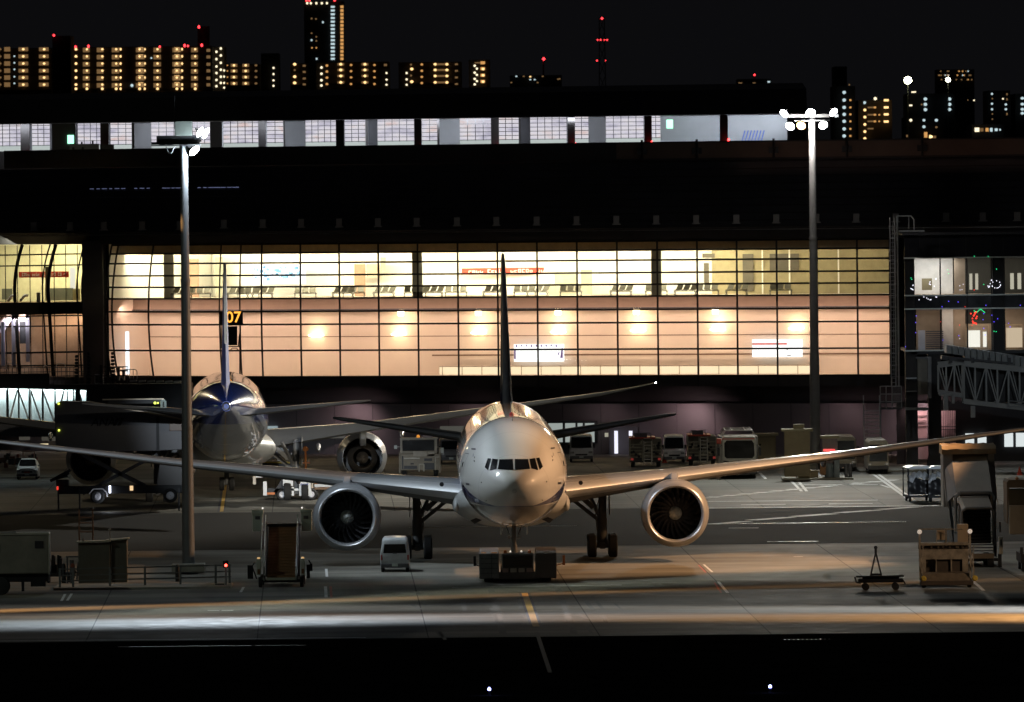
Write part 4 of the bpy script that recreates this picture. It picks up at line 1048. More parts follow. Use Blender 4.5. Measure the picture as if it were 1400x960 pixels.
for y in (569,576,581): rb(b,1253,1268,y,y+.7,2.8,2.9)
b.build('gate_lattice', DARK, gr)
add_light('gate_yard_lamp', 'AREA', (U(1275,560,RY).x, RY+1.9, z(560)), 75, (1,.62,.62), target=(U(1280,600,RY).x, RY+3, 1.5), size=4, sizey=.4)
# coloured glowing specks added in place of reflections on the gate glass
st = thing('glass_specks', 'tiny red, green, blue and white glowing specks in place of reflections on the gate glass', 'glass reflection', (0, RY-.3, 0))
cols = {'g': emat('speck_green', (.02,.9,.3), 1.5), 'b': emat('speck_blue', (.12,.08,1), 2.0), 'r': emat('speck_red', (1,.05,.03), 1.6), 'w': emat('speck_white', (.85,.85,1), 1.4)}
sw = {k: MB() for k in cols}
def speck(c, x, y, r=.038): v = U(x, y, RY-.3); sw[c].lathe([(-r,.01),(0,r),(r,.01)], (v.x,0,v.z), 'z', 6)
for c, x, y in [('g',1245.5,380),('g',1246.5,382),('g',1296,369),('g',1297,374),('g',1362.5,368),('g',1332,350.5),('g',1351,350.5),('g',1345,389),('r',1332,396.5),('r',1319.5,419.5),('b',1297,412),('b',1310,413),('b',1348,417.5),('b',1395,417.5),('b',1288,419.5),
    ('b',1252,441),('b',1252,455),('b',1252.5,432),('b',1345,429),('b',1344,437),('b',1356,431),('b',1359,440),('b',1364,436),('b',1379,442),('b',1381,447),('b',1345,449),('b',1347,458),('b',1311,459),('b',1289,465),('b',1238,474),('g',1359,453),('g',1362,453.5),('r',1312,444.5),('r',1329,445),('r',1286,440),('w',1312,463)]: speck(c, x, y)
random.seed(3)
for i in range(46):
    t_ = i/46; speck('w', *random.choice([(1246+2.5*math.sin(t_*9), 388+t_*10),(1275+5*math.cos(t_*7), 381+t_*14),(1312+6*math.sin(t_*11), 388+t_*10),(1350+6*t_, 388+5*math.sin(t_*5)),(1362+6*math.cos(t_*6.3), 389+5*math.sin(t_*6.3)),(1252+30*t_, 408+2*math.sin(t_*12))]), r=.045)
for i in range(16): speck('r', 1326+random.random()*10, 425+random.random()*18, .07)
for i in range(12): speck('g', 1332+i*1.3, 425+2*math.sin(i*.7), .04)
for k, m_ in sw.items(): sw[k].build({'g':'green_specks','b':'blue_specks','r':'red_specks','w':'white_specks'}[k], cols[k], st)
# caged ladder and roof rail
ld = thing('caged_ladder', 'tall caged steel ladder rising beside the right end of the glass wall', 'ladder', (U(1225,430,RY-2).x, RY-2, 0))
s_ = F/(RY-2); zb_, zt_ = 6.2, CH-(303-HZ)/s_
b = MB()
for x in (-7, -1): b.tube((x/s_,0,zb_),(x/s_,0,zt_),.05)
b.tube((3/s_,0,zb_),(3/s_,0,zt_+.1),.07); 
for i in range(38): b.tube((-7/s_,0,zb_+i*.33),(-1/s_,0,zb_+i*.33),.02)
b.build('ladder_rail', GALV, ld)
b = MB()
for i in range(14): 
    zq = zb_+.8+i*.9
    b.path([Vector(((-4+4.6*math.cos(a))/s_, -.15-.55*abs(math.sin(a)), zq)) for a in [PI*k/8 for k in range(9)]], .025)
for a in (.2,.5,.8): b.tube(((-4+4.6*math.cos(PI*a))/s_, -.15-.55*math.sin(PI*a), zb_+.8),((-4+4.6*math.cos(PI*a))/s_, -.15-.55*math.sin(PI*a), zt_-.3),.02)
b.build('safety_cage', GALV, ld)
b = MB(); zr = zt_
b.path([(3/s_,0,zr-1),(3/s_,0,zr+.1),(22/s_,0,zr+.1),(26/s_,0,zr-.2),(26/s_,0,zr-1)], .05); b.tube((19/s_,0,zr+.1),(19/s_,0,zr-.9),.035)
b.box(5/s_,40/s_,-.3,.5,zr-1.15,zr-1.0); b.build('roof_rail', GALV, ld)
# steel stair to the platform at the terminal's right
SY = G(1195, 641).y
st = thing('steel_stair', 'steep grey steel stair up to a railed platform beside the right mast', 'stairs', (U(1193,600,SY).x, SY, .14))
s_ = F/SY; b = MB()
for x in (-11, 11): b.bar((x/s_,0,0),(x/s_,1.6,4.6),.07,.25); b.tube((x/s_,-.1,.2),(x/s_,1.5,5.5),.04)
b.build('stringer', mat('stair_pale_steel', (.55,.58,.60), .4, .3), st)
b = MB()
for i in range(15): b.box(-10.5/s_,10.5/s_,.1+i*.10,.35+i*.10,.22+i*.29,.27+i*.29)
b.build('tread', mat('stair_pale_steel', (.55,.58,.60), .4, .3), st)
b = MB(); b.box(10/s_,42/s_,1.2,2.6,4.4,4.55); b.build('platform', DARK, st)
b = MB()
for x in (12,20,28,41): b.tube((x/s_,1.2,4.5),(x/s_,1.2,6.2),.04)
for zq in (5.0,5.6,6.2): b.tube((12/s_,1.2,zq),(41/s_,1.2,zq),.035)
for i in range(8): b.tube(((29+i*1.6)/s_,1.25,4.5),((29+i*1.6)/s_,1.25,6.2),.015)
b.tube((12/s_,1.3,0),(12/s_,1.3,4.4),.06); b.build('handrail', GALV, st)

# ------------------------------------------------------------------ boarding bridges
TRUSS = mat('bridge_steel_paint', (.30,.31,.31), .5, .2)
def truss(mb, x0, zt0, zb0, x1, zt1, zb1, y, n, r=.09, alt=True):
    P = [(x0+(x1-x0)*i/n, zt0+(zt1-zt0)*i/n, zb0+(zb1-zb0)*i/n) for i in range(n+1)]
    mb.bar((x0,y,zt0),(x1,y,zt1),.22,.45); mb.bar((x0,y,zb0),(x1,y,zb1),.22,.35)
    for i, (x, a, c) in enumerate(P):
        mb.bar((x,y,a),(x,y,c),r*1.4,r*1.4)
        if i < n:
            q = P[i+1]
            if i % 2 == 0: mb.bar((x,y,a),(q[0],y,q[2]),r,r)
            else: mb.bar((x,y,c),(q[0],y,q[1]),r,r)
            if i % 2 == 0 and alt: mb.bar((x+.25,y+.05,a),(q[0]+.12,y+.05,q[2]),r*.7,r*.7)
BY = 722.0; sB = F/BY
jb = thing('boarding_bridge', 'grey steel truss boarding bridge with a ribbed roof reaching in from the right', 'boarding bridge', (0, BY, 0))
X = lambda px: U(px, 520, BY).x
Z = lambda px, py: U(px, py, BY).z
b = MB(); truss(b, X(1318), Z(1318,497), Z(1318,549), X(1470), Z(1470,512), Z(1470,566), 0, 10); truss(b, X(1318), Z(1318,497), Z(1318,549), X(1470), Z(1470,512), Z(1470,566), 2.8, 10, alt=False)
b.build('side_truss', TRUSS, jb)
b = MB(); truss(b, X(1283), Z(1283,499), Z(1283,536), X(1316), Z(1316,495), Z(1316,541), .3, 3); b.build('inner_tunnel_truss', TRUSS, jb)
b = MB()
nn = 22
for i in range(nn):
    u0 = i/nn; u1 = (i+.86)/nn; xa = 1294+(1480-1294)*u0; xb = 1294+(1480-1294)*u1
    ya0 = 471.5+(xa-1294)*.155; yb0 = 471.5+(xb-1294)*.155
    a0 = Vector((X(xa),-.3,Z(xa,ya0))); a1 = Vector((X(xb),-.3,Z(xb,yb0))); hgt = .62 if i < 3 else .78
    b.add([a0+Vector((0,0,-hgt)), a1+Vector((0,0,-hgt)), a1, a0] + [v+Vector((0,3.4,0)) for v in (a0+Vector((0,0,-hgt)), a1+Vector((0,0,-hgt)), a1, a0)], [(0,1,2,3),(7,6,5,4),(3,2,6,7),(0,4,5,1),(0,3,7,4),(1,5,6,2)])
b.build('ribbed_roof', mat('bridge_roof_grey', (.26,.275,.28), .5, .2, dirt=.2), jb)
b = MB(); b.bar((X(1288),1.2,Z(1288,489)),(X(1480),1.2,Z(1480,512)),2.4,.30); b.bar((X(1310),-.35,Z(1310,490)),(X(1385),-.35,Z(1385,497)),.08,.16)
for x in (1300,1330,1352,1380): b.box(X(x)-.12,X(x)+.12,-.4,-.2,Z(x,496),Z(x,489))
b.build('roof_beam', DARK, jb)
b = MB(); b.box(X(1290),X(1296),-.1,.5,Z(1290,562),Z(1290,541)); b.box(X(1327),X(1333),-.1,.4,Z(1330,571),Z(1330,555)); b.box(X(1284),X(1300),-.1,.4,Z(1290,541),Z(1290,537)); b.box(X(1301),X(1305),-.1,.4,Z(1290,552),Z(1290,540))
b.build_each('drive_bracket', GREY, jb, bevel=.03)
b = MB(); b.quad((X(1320),1.4,Z(1320,545)),(X(1480),1.4,Z(1480,560)),(X(1480),1.4,Z(1480,508)),(X(1320),1.4,Z(1320,498))); b.build('tunnel_wall', BLACK, jb, fix=False)
b = MB()
for i in range(3): b.tube((X(1378),-.1,Z(1378,548+i*4)),(X(1420),-.1,Z(1420,551+i*4)),.04)
b.tube((X(1378),-.1,Z(1378,558)),(X(1378),-.1,Z(1378,546)),.04); b.build('handrail', GALV, jb)

add_light('bridge_fill', 'SPOT', (44, 640, 25), 14e3, COOL, target=(X(1370), BY, 10), spot=11, blend=.8, size=.3)  # added spot that lightens the bridge; no mast stands there
# left boarding bridge with lit glass tunnel and a service deck on its roof
BY2 = 735.0
lb = thing('boarding_bridge', 'boarding bridge at the left edge with a brightly lit glass tunnel and white truss', 'boarding bridge', (0, BY2, 0))
X = lambda px: U(px, 550, BY2).x
Z = lambda px, py: U(px, py, BY2).z
b = MB(); b.quad((X(-40),.8,Z(0,580)),(X(119),.8,Z(119,587)),(X(119),.8,Z(119,534)),(X(-40),.8,Z(0,530)))
b.build('tunnel_back_wall', mat('tunnel_wall_white', (.62,.70,.70), .7, dirt=.3, scale=.5), lb, fix=False)
b = MB(); b.quad((X(-40),.2,Z(0,532)),(X(119),.2,Z(119,535)),(X(119),1.0,Z(119,535)),(X(-40),1.0,Z(0,532))); b.build('tunnel_lamp', emat('tunnel_lamp_glow', (.85,1,1), 14), lb, fix=False)
b = MB()
for px0, px1, up in [(12,24,1),(25,40,0),(42,56,0)and(42,56,0),(56,72,1)and(58,74,0),(76,88,1),(96,107,1),(108,118,0)]:
    b.bar((X(px0),.1,Z(px0,533 if not up else 577)),(X(px1),.1,Z(px1,577 if not up else 533)),.13,.13)
for px in (9,26,42,59,75,92): b.bar((X(px),.15,Z(px,578)),(X(px),.15,Z(px,533)),.10,.10)
b.build('white_truss', mat('bridge_white_paint', (.78,.80,.80), .4, emit=None), lb)
b = MB()
for px in (11,25.5,40,58,75.5,101,109): b.bar((X(px),-.05,Z(px,580)),(X(px),-.05,Z(px,531)),.12,.12)
for px in (103,): b.box(X(103),X(109),-.1,.1,Z(105,560),Z(105,531))
b.build('tunnel_frame', BLACK, lb)
b = MB(); b.box(X(-40),X(262),-.6,3,Z(0,531),Z(0,527)); b.box(X(118),X(262),-.3,2.6,Z(0,560),Z(0,531)); b.box(X(-40),X(68),-.7,-.5,Z(0,527),Z(0,511)); b.build('roof_deck', BLACK, lb)
b = MB(); b.bar((X(-40),-.2,Z(-40,580)),(X(76),-.2,Z(76,583)),.5,.5); b.bar((X(-40),.4,Z(-40,590)),(X(262),.4,Z(262,590)),1.5,.8); b.build('lower_beam', DARK, lb)
b = MB()
for i in range(34):
    px = -10+i*5.6; b.tube((X(px),-.65,Z(0,527)),(X(px),-.65,Z(0,503)),.022)
for y in (503,509,515): b.tube((X(-40),-.65,Z(0,y)),(X(176),-.65,Z(0,y)),.03)
b.build('deck_railing', DARK, lb)
b = MB()
for (a0, a1, y0, y1) in [(10,24,497,504),(60,66,500,504),(78,90,498,504),(168,188,507,520)]:
    b.path([(X(a0),-.3,Z(0,y1)),(X(a0),-.3,Z(0,y0+2)),(X(a0)+.15,-.3,Z(0,y0)),(X(a1)-.15,-.3,Z(0,y0)),(X(a1),-.3,Z(0,y0+2)),(X(a1),-.3,Z(0,y1))], .03)
for px in (178,183): b.tube((X(px),-.3,Z(0,520)),(X(px),-.3,Z(0,507)),.02)
b.build_each('deck_gate', GALV, lb)
b = MB()
for (px, y0) in [(163,503),(170,507)]: b.tube((X(px),-.2,Z(0,522)),(X(px),-.2,Z(0,y0)),.10); b.box(X(px)-.3,X(px)+.3,-.3,0,Z(0,y0+1.5),Z(0,y0))
b.box(X(130),X(142),-.3,0,Z(0,526),Z(0,513)); b.build_each('deck_equipment', GALV, lb)
b = MB(); b.box(X(130.7),X(141.3),-.33,-.31,Z(0,525),Z(0,514)); b.build('cabinet_opening', BLACK, lb)
b = MB()
for i in range(7): b.bar((X(178+i*12),-.3,Z(0,523+.4*i)),(X(188+i*12),-.4,Z(0,522.5+.3*i)),.1,.15)
b.build('deck_pipe', GALV, lb)
for (px, y0, lab) in [(105.5,486,'leftmost, before the dark glass panes'),(122,482,'second, at the pillar\'s left edge'),(155,482,'third, before the white lit door slot'),(139,500,'shortest, in front of the dark pillar')]:
    b = MB(); h = Z(0,y0)-Z(0,526)
    for k in range(9):
        zq = k/9*h; b.lathe([(zq,.10),(zq+h*.045,.24-.012*k),(zq+h*.09,.10)], axis='z', n=12)
    o = b.build('stacked_insulator', BLACK, smooth=True); o.location = (X(px), BY2-.2, Z(0,526)); tag(o, 'black ribbed column on the bridge roof, '+lab, 'vent column', 'ribbed columns on the bridge roof')

# left glass hall behind the bridge
b = MB(); sec = thing('glass_hall', 'second glazed hall at the left edge, curved black ribs, red banner strip inside', 'glazed hall')
xs2 = [-60,-20,0,20,40,60,80,100,119]
HY = lambda px: FY(119) + (119-px)*.03
HXs = lambda px: U(px, 430, HY(px)).x
def H(px, z, off=0): return Vector((HXs(px), HY(px)+off, z))
HZ_ = lambda y: U(60, y, HY(60)).z
def hcurve(px, y): 
    t_ = max(0, (400-y)/60.); return px + 9*t_**2 + .05*max(0, y-400)
b = MB()
for px in (-30, 20, 58, 66, 105, 113, 118):
    P_ = [H(hcurve(px, y), HZ_(y), .3+ (.8*max(0,(400-y)/60)**2)) for y in range(515, 330, -12)]
    for a, c in zip(P_, P_[1:]): b.bar(a, c, .28 if px in (20,66,113) else .12, .3, up=(0,1,0))
b.build_each('curved_rib', FRAME, sec)
b = MB()
for y in (348,363,415,432,446,482,500): b.bar(H(-60,HZ_(y+1)), H(119,HZ_(y-.5)), .11, .12)
b.bar(H(-60,HZ_(484)), H(119,HZ_(481)), .14, .14)
for px in (-8,8.5,25,42,58.5,75,91,107): b.bar(H(px,HZ_(520),-.5), H(px,HZ_(335),-.5), .07, .07)
b.build('glazing_frame', FRAME, sec)
b = MB(); b.quad(H(-60,HZ_(520),-.2), H(119,HZ_(520),-.2), H(119,HZ_(335),-.2), H(-60,HZ_(335),-.2)); b.build('hall_glass', glass_mat('smoky_glass', (.62,.60,.55), .06), sec, fix=False)
b = MB(); b.quad(H(-60,HZ_(420),9), H(130,HZ_(420),9), H(130,HZ_(334),9), H(-60,HZ_(334),9)); b.quad(H(119,HZ_(420),0.2), H(119,HZ_(420),9), H(119,HZ_(334),9), H(119,HZ_(334),.2)); b.build('upper_wall', mat('hall_yellow_wall', (.75,.70,.45), .9, dirt=.2), sec, fix=False)
b = MB(); b.quad(H(-60,HZ_(520),4), H(130,HZ_(520),4), H(130,HZ_(430),4), H(-60,HZ_(430),4)); b.build('lower_wall', mat('hall_beige_wall', (.62,.46,.34), .9), sec, fix=False)
b = MB(); b.box(HXs(-60),HXs(119),HY(60),HY(60)+9,HZ_(430),HZ_(413.5)); b.build('floor_edge', mat('hall_floor_edge', (.22,.16,.10), .8), sec)
b = MB()
for x0, x1, y0, y1, o, mi in [(91,98,367,397,6,2),(60,66,365,412,3,1),(96,106,396,412,4,4),(58,96,395,412,5,3),(0,14,395,410,5,3)]:
    b.box(HXs(x0),HXs(x1),HY(60)+o,HY(60)+o+.2,HZ_(y1),HZ_(y0),mi)
b.build_each('hall_fittings', [RED, mat('cream_column', (.75,.72,.5), .8), emat('white_sign_glow', (1,1,.9), 1.3), mat('counter_dark', (.16,.17,.13), .7), mat('counter_cream', (.6,.55,.35), .7)], sec)
b = MB()
for (a0, a1) in [((0,445),(16,425)),((0,455),(18,428)),((20,445),(36,420)),((24,452),(40,424))]:
    b.bar(H(a0[0],HZ_(a0[1]),1.2), H(a1[0],HZ_(a1[1]),1.2), .14, .4)
for c0 in (14, 31): b.path([H(c0-4+10*u, HZ_(412-8*math.sin(PI*u*.6)), 1.2) for u in [k/8 for k in range(9)]], .12)
for px, y0, y1 in [(18,430,500),(37,428,495),(4,440,500),(52,400,430)]: b.box(HXs(px)-.16,HXs(px)+.16,HY(60)+1.2,HY(60)+1.4,HZ_(y1),HZ_(y0))
b.build('escalator_balustrade', mat('balustrade_white', (.72,.70,.85), .3, .2), sec)
b = MB(); b.box(HXs(26),HXs(40),HY(60)+1.6,HY(60)+1.8,HZ_(470),HZ_(440)); b.build('dark_panel', DGREY, sec)
add_light('hall_lamp', 'AREA', (HXs(50), HY(50)+4, HZ_(336)), 1900, (1,.95,.68), target=(HXs(50), HY(50)+7, HZ_(400)), size=12, sizey=2)
add_light('hall_lamp', 'AREA', (HXs(50), HY(50)+1.5, HZ_(432)), 330, (1,.72,.52), target=(HXs(50), HY(50)+4, HZ_(480)), size=12, sizey=.5)
add_light('hall_lamp', 'AREA', (HXs(20), HY(20)+.2, HZ_(436)), 260, (.85,.85,1), target=(HXs(22), HY(50)+1.2, HZ_(450)), size=3, sizey=.5)
def letters(mb, x0, x1, z0, z1, y, n, seed=1, gaps=(3,8,12)):
    rnd = random.Random(seed); w_ = (x1-x0)/n
    for i in range(n):
        if i in gaps: continue
        a = x0+i*w_; h = (z1-z0)*(1 if rnd.random() < .4 else .68)
        k = rnd.randint(0, 3)
        mb.box(a+w_*.12, a+w_*.32, y-.02, y, z0, z0+h)
        if k != 1: mb.box(a+w_*.32, a+w_*.85, y-.02, y, z0+h*.75, z0+h)
        if k != 2: mb.box(a+w_*.32, a+w_*.85, y-.02, y, z0, z0+h*.2)
        if k in (0,1): mb.box(a+w_*.66, a+w_*.85, y-.02, y, z0+h*.2, z0+h*.75)
def banner(label, ax, ay, cx, z0, z1, red, n, seed):
    t = thing('banner', label, 'banner', (ax, ay, z0))
    MB().box(0, cx-ax, 0, .06, 0, z1-z0).build('banner_cloth', red, t)
    b = MB(); letters(b, (cx-ax)*.06, (cx-ax)*.86, (z1-z0)*.25, (z1-z0)*.80, -.005, n, seed, (4,9,10,17)); b.build('lettering', mat('banner_white', (.85,.85,.8), .7), t)
    b = MB(); L_ = cx-ax; b.prism([(L_*.88,(z1-z0)*.3),(L_*.97,(z1-z0)*.75),(L_*.90,(z1-z0)*.55)], -.02,-.003); b.build('white_swoosh', mat('banner_white', (.85,.85,.8), .7), t)
q = FPn(632, 0, 10.5); q2 = FPn(776, 0, 10.5)
REDB = mat('banner_red', (.75,.07,.04), .6)
banner('long red banner with white lettering across the bright lounge behind the tall fin', q.x, q.y, q2.x, FZ(377), FZ(368), REDB, 22, 5)
banner('red banner strip with white lettering inside the left glazed hall', HXs(24), HY(60)+4, HXs(91), HZ_(380), HZ_(372), REDB, 20, 8)
# lit advertising boards in the corridor and lounge
def board(label, x0, x1, y0, y1, off, kind, seed):
    q = FPn(x0,0,off); q2 = FPn(x1,0,off); W_ = (q2-q).length; H_ = FZ(y0)-FZ(y1)
    t = thing('advertising_board', label, 'advertising board', (q.x, q.y, FZ(y1)), math.atan2(q2.y-q.y, q2.x-q.x))
    MB().box(0,W_,0,.12,0,H_).build('lit_panel', emat('board_white_glow', (1,1,1), 1.5), t)
    b = MB(); VI = mat('board_violet', (.2,.16,.5), .7); rnd = random.Random(seed)
    if kind == 'v':
        b.box(.02,W_*.04,-.02,-.004,H_*.15,H_*.70); b.prism([(W_*.93,H_*.2),(W_*.985,H_*.2),(W_*.985,H_*.8),(W_*.96,H_*.75)], -.02,-.004)
        for i in range(9): x = W_*(.04+.1*i); b.box(x,x+W_*.03,-.02,-.004,H_*(.82+.06*rnd.random()),H_*.97)
        b.prism([(W_*.88,H_*.4),(W_*.91,H_*.58),(W_*.92,H_*.5),(W_*.90,H_*.36)], -.02,-.004)
        b.build('board_print', VI, t)
    elif kind == 'r':
        b.box(0,W_*.7,-.02,-.004,H_*.70,H_*.79); b.build('red_stripe', REDB, t)
        b = MB().box(W_*.7,W_*.78,-.02,-.004,H_*.05,H_*.10).box(W_*.69,W_*.72,-.02,-.004,H_*.4,H_*.46); b.build('board_print', DGREY, t)
    else:
        for i in range(40):
            x = W_*rnd.random()*.85; z = H_*(.15+.7*rnd.random()); r = .08+.18*rnd.random(); b.box(x, x+r*1.3, -.02, -.004, z, z+r)
        b.build('board_picture', mat('board_blue_picture', (.16,.38,.75), .7), t)
        b = MB()
        for i in range(24):
            x = W_*rnd.random()*.85; z = H_*(.3+.55*rnd.random()); b.tube((x,-.03,z),(x+.3*rnd.random(),-.03,z+.2*rnd.random()-.1),.02)
        b.build('board_drawing', mat('board_dark_picture', (.10,.12,.25), .7), t)
board('bright white board with violet edges on the orange corridor wall, under a downlight', 702, 770, 472, 496, 4.4, 'v', 1)
board('white board with one thin red stripe, right part of the orange corridor', 1028, 1096, 467, 491, 4.4, 'r', 2)
board('wide blue and white picture board high in the bright lounge, left part', 347, 418, 361, 388, 10, 'b', 3)
# low bright ledge and door slot in the corridor
b = MB(); strip(b, [600,626,680,735,789,844,899,953,1008,1062,1110], FZ(513), FZ(502.5), 3.4); b.build('lit_ledge', emat('ledge_glow', (1,.80,.52), 1.1), term, fix=False)
b = MB()
for x in range(604, 1110, 27): a = FPn(x,0,3.35); b.box(a.x-.03,a.x+.03,a.y-.05,a.y,FZ(514),FZ(501))
strip(b, [600,626,735,899,1062,1110], FZ(502.6), FZ(501.6), 3.35); b.build('ledge_frame', mat('ledge_frame_metal', (.35,.25,.17), .5), term, fix=False)
b = MB(); a = FPn(156,0,1.5); b.box(a.x-.16,a.x+.16,a.y,a.y+.1,FZ(512),FZ(452)); b.build('lit_slot', emat('slot_glow', (.85,.92,1), 1.6), term)
# seats along the lounge window
def seat_row(n=3):
    t = thing('lounge_seat_row', 'x', 'seat row')
    for i in range(n):
        x = i*.62; b = MB(); b.add([(x,0,.42),(x+.5,0,.42),(x+.5,.48,.46),(x,.48,.46),(x,0,.47),(x+.5,0,.47),(x+.5,.48,.51),(x,.48,.51)], [(0,3,2,1),(4,5,6,7),(0,1,5,4),(1,2,6,5),(2,3,7,6),(3,0,4,7)]); b.build('seat', mat('seat_vinyl', (.12,.11,.08), .5), t)
        b = MB(); b.add([(x,.45,.50),(x+.5,.45,.50),(x+.5,.52,.50),(x,.52,.50),(x+.12,.75,.98),(x+.62,.75,.98),(x+.62,.80,.98),(x+.12,.80,.98)], [(0,3,2,1),(4,5,6,7),(0,1,5,4),(1,2,6,5),(2,3,7,6),(3,0,4,7)]); b.build('backrest', mat('seat_vinyl', (.12,.11,.08), .5), t)
    b = MB().box(-.1,n*.62,.22,.28,.34,.40)
    for x in (0, n*.62-.1): b.bar((x,.0,0),(x,.5,.36),.05,.05).bar((x,.5,0),(x,.0,.36),.05,.05)
    b.build('frame', DGREY, t); return t
sr = seat_row(3); first = True
ords = ['farthest left, behind the mast','right of the left mast','left of the second airliner fin','right of the second airliner fin','under the blue picture board','right of the blue picture board','left of the brown partition','under the brown partition','left of the grey lounge column','right of the grey lounge column','fourth bay left of the tall fin','left of the tall fin','right of the tall fin','before the beige kiosk','right of the beige kiosk','left of the second grey column','right of the second grey column','before the bright end of the lounge','before the dark doors','before the glass partition','left of the right mast','right of the right mast']
for i, px in enumerate([232,262,318,328+6,352,412,462,478,512+6,566-4,584,618,668,712,728,775,842,892,930,962,1000,1062]):
    o = sr if first else dup(sr, (0,0,0)); first = False
    p = FPn(px-8, ZF, 1.5+.5*(i % 3)); o.location = p; o.rotation_euler = (0,0,-.35 + .5*(i % 2))
    o['label'] = 'dark seat row behind the lounge glass, ' + ords[i]; o['group'] = 'seat rows along the lounge windows'
# gate number sign "07"
sY = FY(319)-6; sg = thing('gate_sign', 'black gate sign showing an orange 07 above a hanging camera frame', 'gate sign', (U(317,430,sY).x, sY, FZ(478)))
S16 = F/sY; zz0 = CH-(478-HZ)/S16
f_ = lambda y: (CH-(y-HZ-4)/S16) - FZ(478)
MB().box(-17/S16,15/S16,0,.3,f_(444),f_(426)).build('sign_box', BLACK, sg, bevel=.03)
text_mesh('07', 21/S16, emat('digit_orange', (1.0,.40,.05), 1.7), 'digits', sg, Matrix.Translation((2.2/S16,-.02,f_(434.2))) @ FACE, .01, .012)
b = MB().box(-6/S16,7/S16,0,.35,f_(472),f_(446)).box(-9/S16,12/S16,.1,.2,f_(474.5),f_(473)); b.path([(-4/S16,.1,f_(480)),(0,.1,f_(476)),(6/S16,.1,f_(476)),(9/S16,.1,f_(480))], .04)
b.build('camera_housing', BLACK, sg, bevel=.02)
b = MB().tube((11/S16,.25,f_(446)),(10/S16,.25,f_(514)),.07).tube((-15/S16,.25,f_(444)),(-15/S16,.25,f_(476)),.05).tube((11/S16,.25,f_(452)),(8/S16,.25,f_(474)),.05)
b.build('sign_post', BLACK, sg)

add_light('mast_lamp_glow', 'POINT', (LM.x+.95, LM.y-.7, 24.0), 2600, COOL, size=.3)
add_light('mast_lamp_glow', 'POINT', (RMP.x-.6, RMP.y-1.6, 26.2), 1500, (1,.93,.88), size=.3)
# ------------------------------------------------------------------ the city behind
CY = 4000.0
CITY = mat('city_facade_brown', (.055,.042,.030), .8, dirt=.2, scale=.05); CITYD = mat('city_facade_dark', (.010,.010,.011), .8)
LYEL = emat('city_lamp_warm', (1.0,.62,.26), 1.8); LORG = emat('city_lamp_orange', (.85,.42,.13), .8); LWHT = emat('city_lamp_white', (.62,.80,.85), .9); LCRM = emat('city_lamp_cream', (1.0,.86,.58), 1.5); LDIM = emat('city_lamp_dim', (.36,.21,.09), .5); GLOW = emat('city_landing_lit', (.30,.17,.07), .62)
REDC = emat('obstruction_red', (1,.04,.05), 4)
def cmesh(kind, name, m_, w_, h_):
    b = MB()
    if kind == 'box': b.box(-w_/2,w_/2,-.3,.3,-h_/2,h_/2)
    else: b.lathe([(-h_/2,.01),(-h_*.35,w_*.36),(0,w_/2),(h_*.35,w_*.36),(h_/2,.01)], n=8, axis='z')
    return b.build(name, m_)
protos = {}
def city(label, x0, x1, ytop, Y, lamps, facade=CITYD, slabs=True, ybot=240, cat='apartment building'):
    s = F/Y; t = thing('apartment_building', label, cat, (U((x0+x1)/2, 100, Y).x, Y, 0))
    L_ = U(x0,100,Y).x - t.location.x; R__ = U(x1,100,Y).x - t.location.x; zt = U((x0+x1)/2, ytop, Y).z; 
    b = MB().box(L_, R__, .8, 30, 0, zt); b.build('wall', facade, t)
    if slabs:
        b = MB(); fl = 9.5/s if slabs is True else slabs; z = zt; 
        while z > U(0,125,Y).z if x0 < 1100 else z > U(1200,195,Y).z: b.box(L_, R__, -.7, .8, z-.25, z); z -= fl
        b.build('balcony_slab', facade, t)
    for (kind, m_, px, py, w_, h_) in lamps:
        key = (kind, m_.name, round(w_,1), round(h_,1), Y)
        if key not in protos: o = cmesh(kind, 'window' if kind == 'box' else 'balcony_lamp', m_, w_/s, h_/s); protos[key] = o
        else: o = protos[key].copy(); COL.objects.link(o)
        o.parent = t; o.location = (U(px, py, Y).x - t.location.x, -.9, U(px, py, Y).z)
    return t
def col(kind, m_, x, rows, w_, h_, jitter=0): return [(kind, m_, x + random.uniform(-jitter,jitter), y, w_, h_) for y in rows]
random.seed(11)
R1 = [67.5,77.2,87,96.8,106.2,115.8]
R1 = [r - (0) for r in R1]
city('tall housing block at the far left edge of the skyline', -14, 70, 66, CY, col('box',GLOW,-3,R1,6,6)+col('box',GLOW,10,R1,8,6)+col('round',LDIM,1,R1,2.4,2.6)+col('round',LDIM,10,R1,2.4,2.4)+col('box',LWHT,19.8,[77,86,95,105,114],2,2)+col('box',GLOW,32,R1,13,5)+col('round',LYEL,32,R1,4.4,3.6)+col('box',GLOW,60,R1,13,5)+col('round',LYEL,60.5,R1,4.4,3.6), CITY)
city('dark unlit tower with one red roof lamp, far left skyline', 72, 97, 49, CY-40, [('round',REDC,73.8,48.5,3,3.6)], CITYD, False)
lam = []
for x, m_ in [(104,LYEL),(119,LYEL),(140,LYEL),(159,LYEL),(165,LYEL),(191,LYEL),(198,LYEL),(215.5,LYEL),(242,LYEL),(249,LYEL),(267,LYEL)]: lam += col('round', m_, x, R1+[121.5], 3.8 if x not in (165,198,249) else 2.8, 3.6)
for x, w_ in [(118,9),(137,9),(158,10),(192,12),(215,10),(242,12),(266,9)]: lam += col('box', GLOW, x, [r+1 for r in R1], w_, 6)
for x in (192.5,242): lam += col('box', emat('city_stair_lit', (.80,.48,.20), .9), x, [88,97.2,106,115.5,68,77.5], 7, 6)
lam += col('box', LDIM, 285, [69,78,88,97,107,116], 5, 4) + [('round',LWHT,207,79.5,2.4,2.6),('round',LWHT,180.5,117,4.2,4.4)]
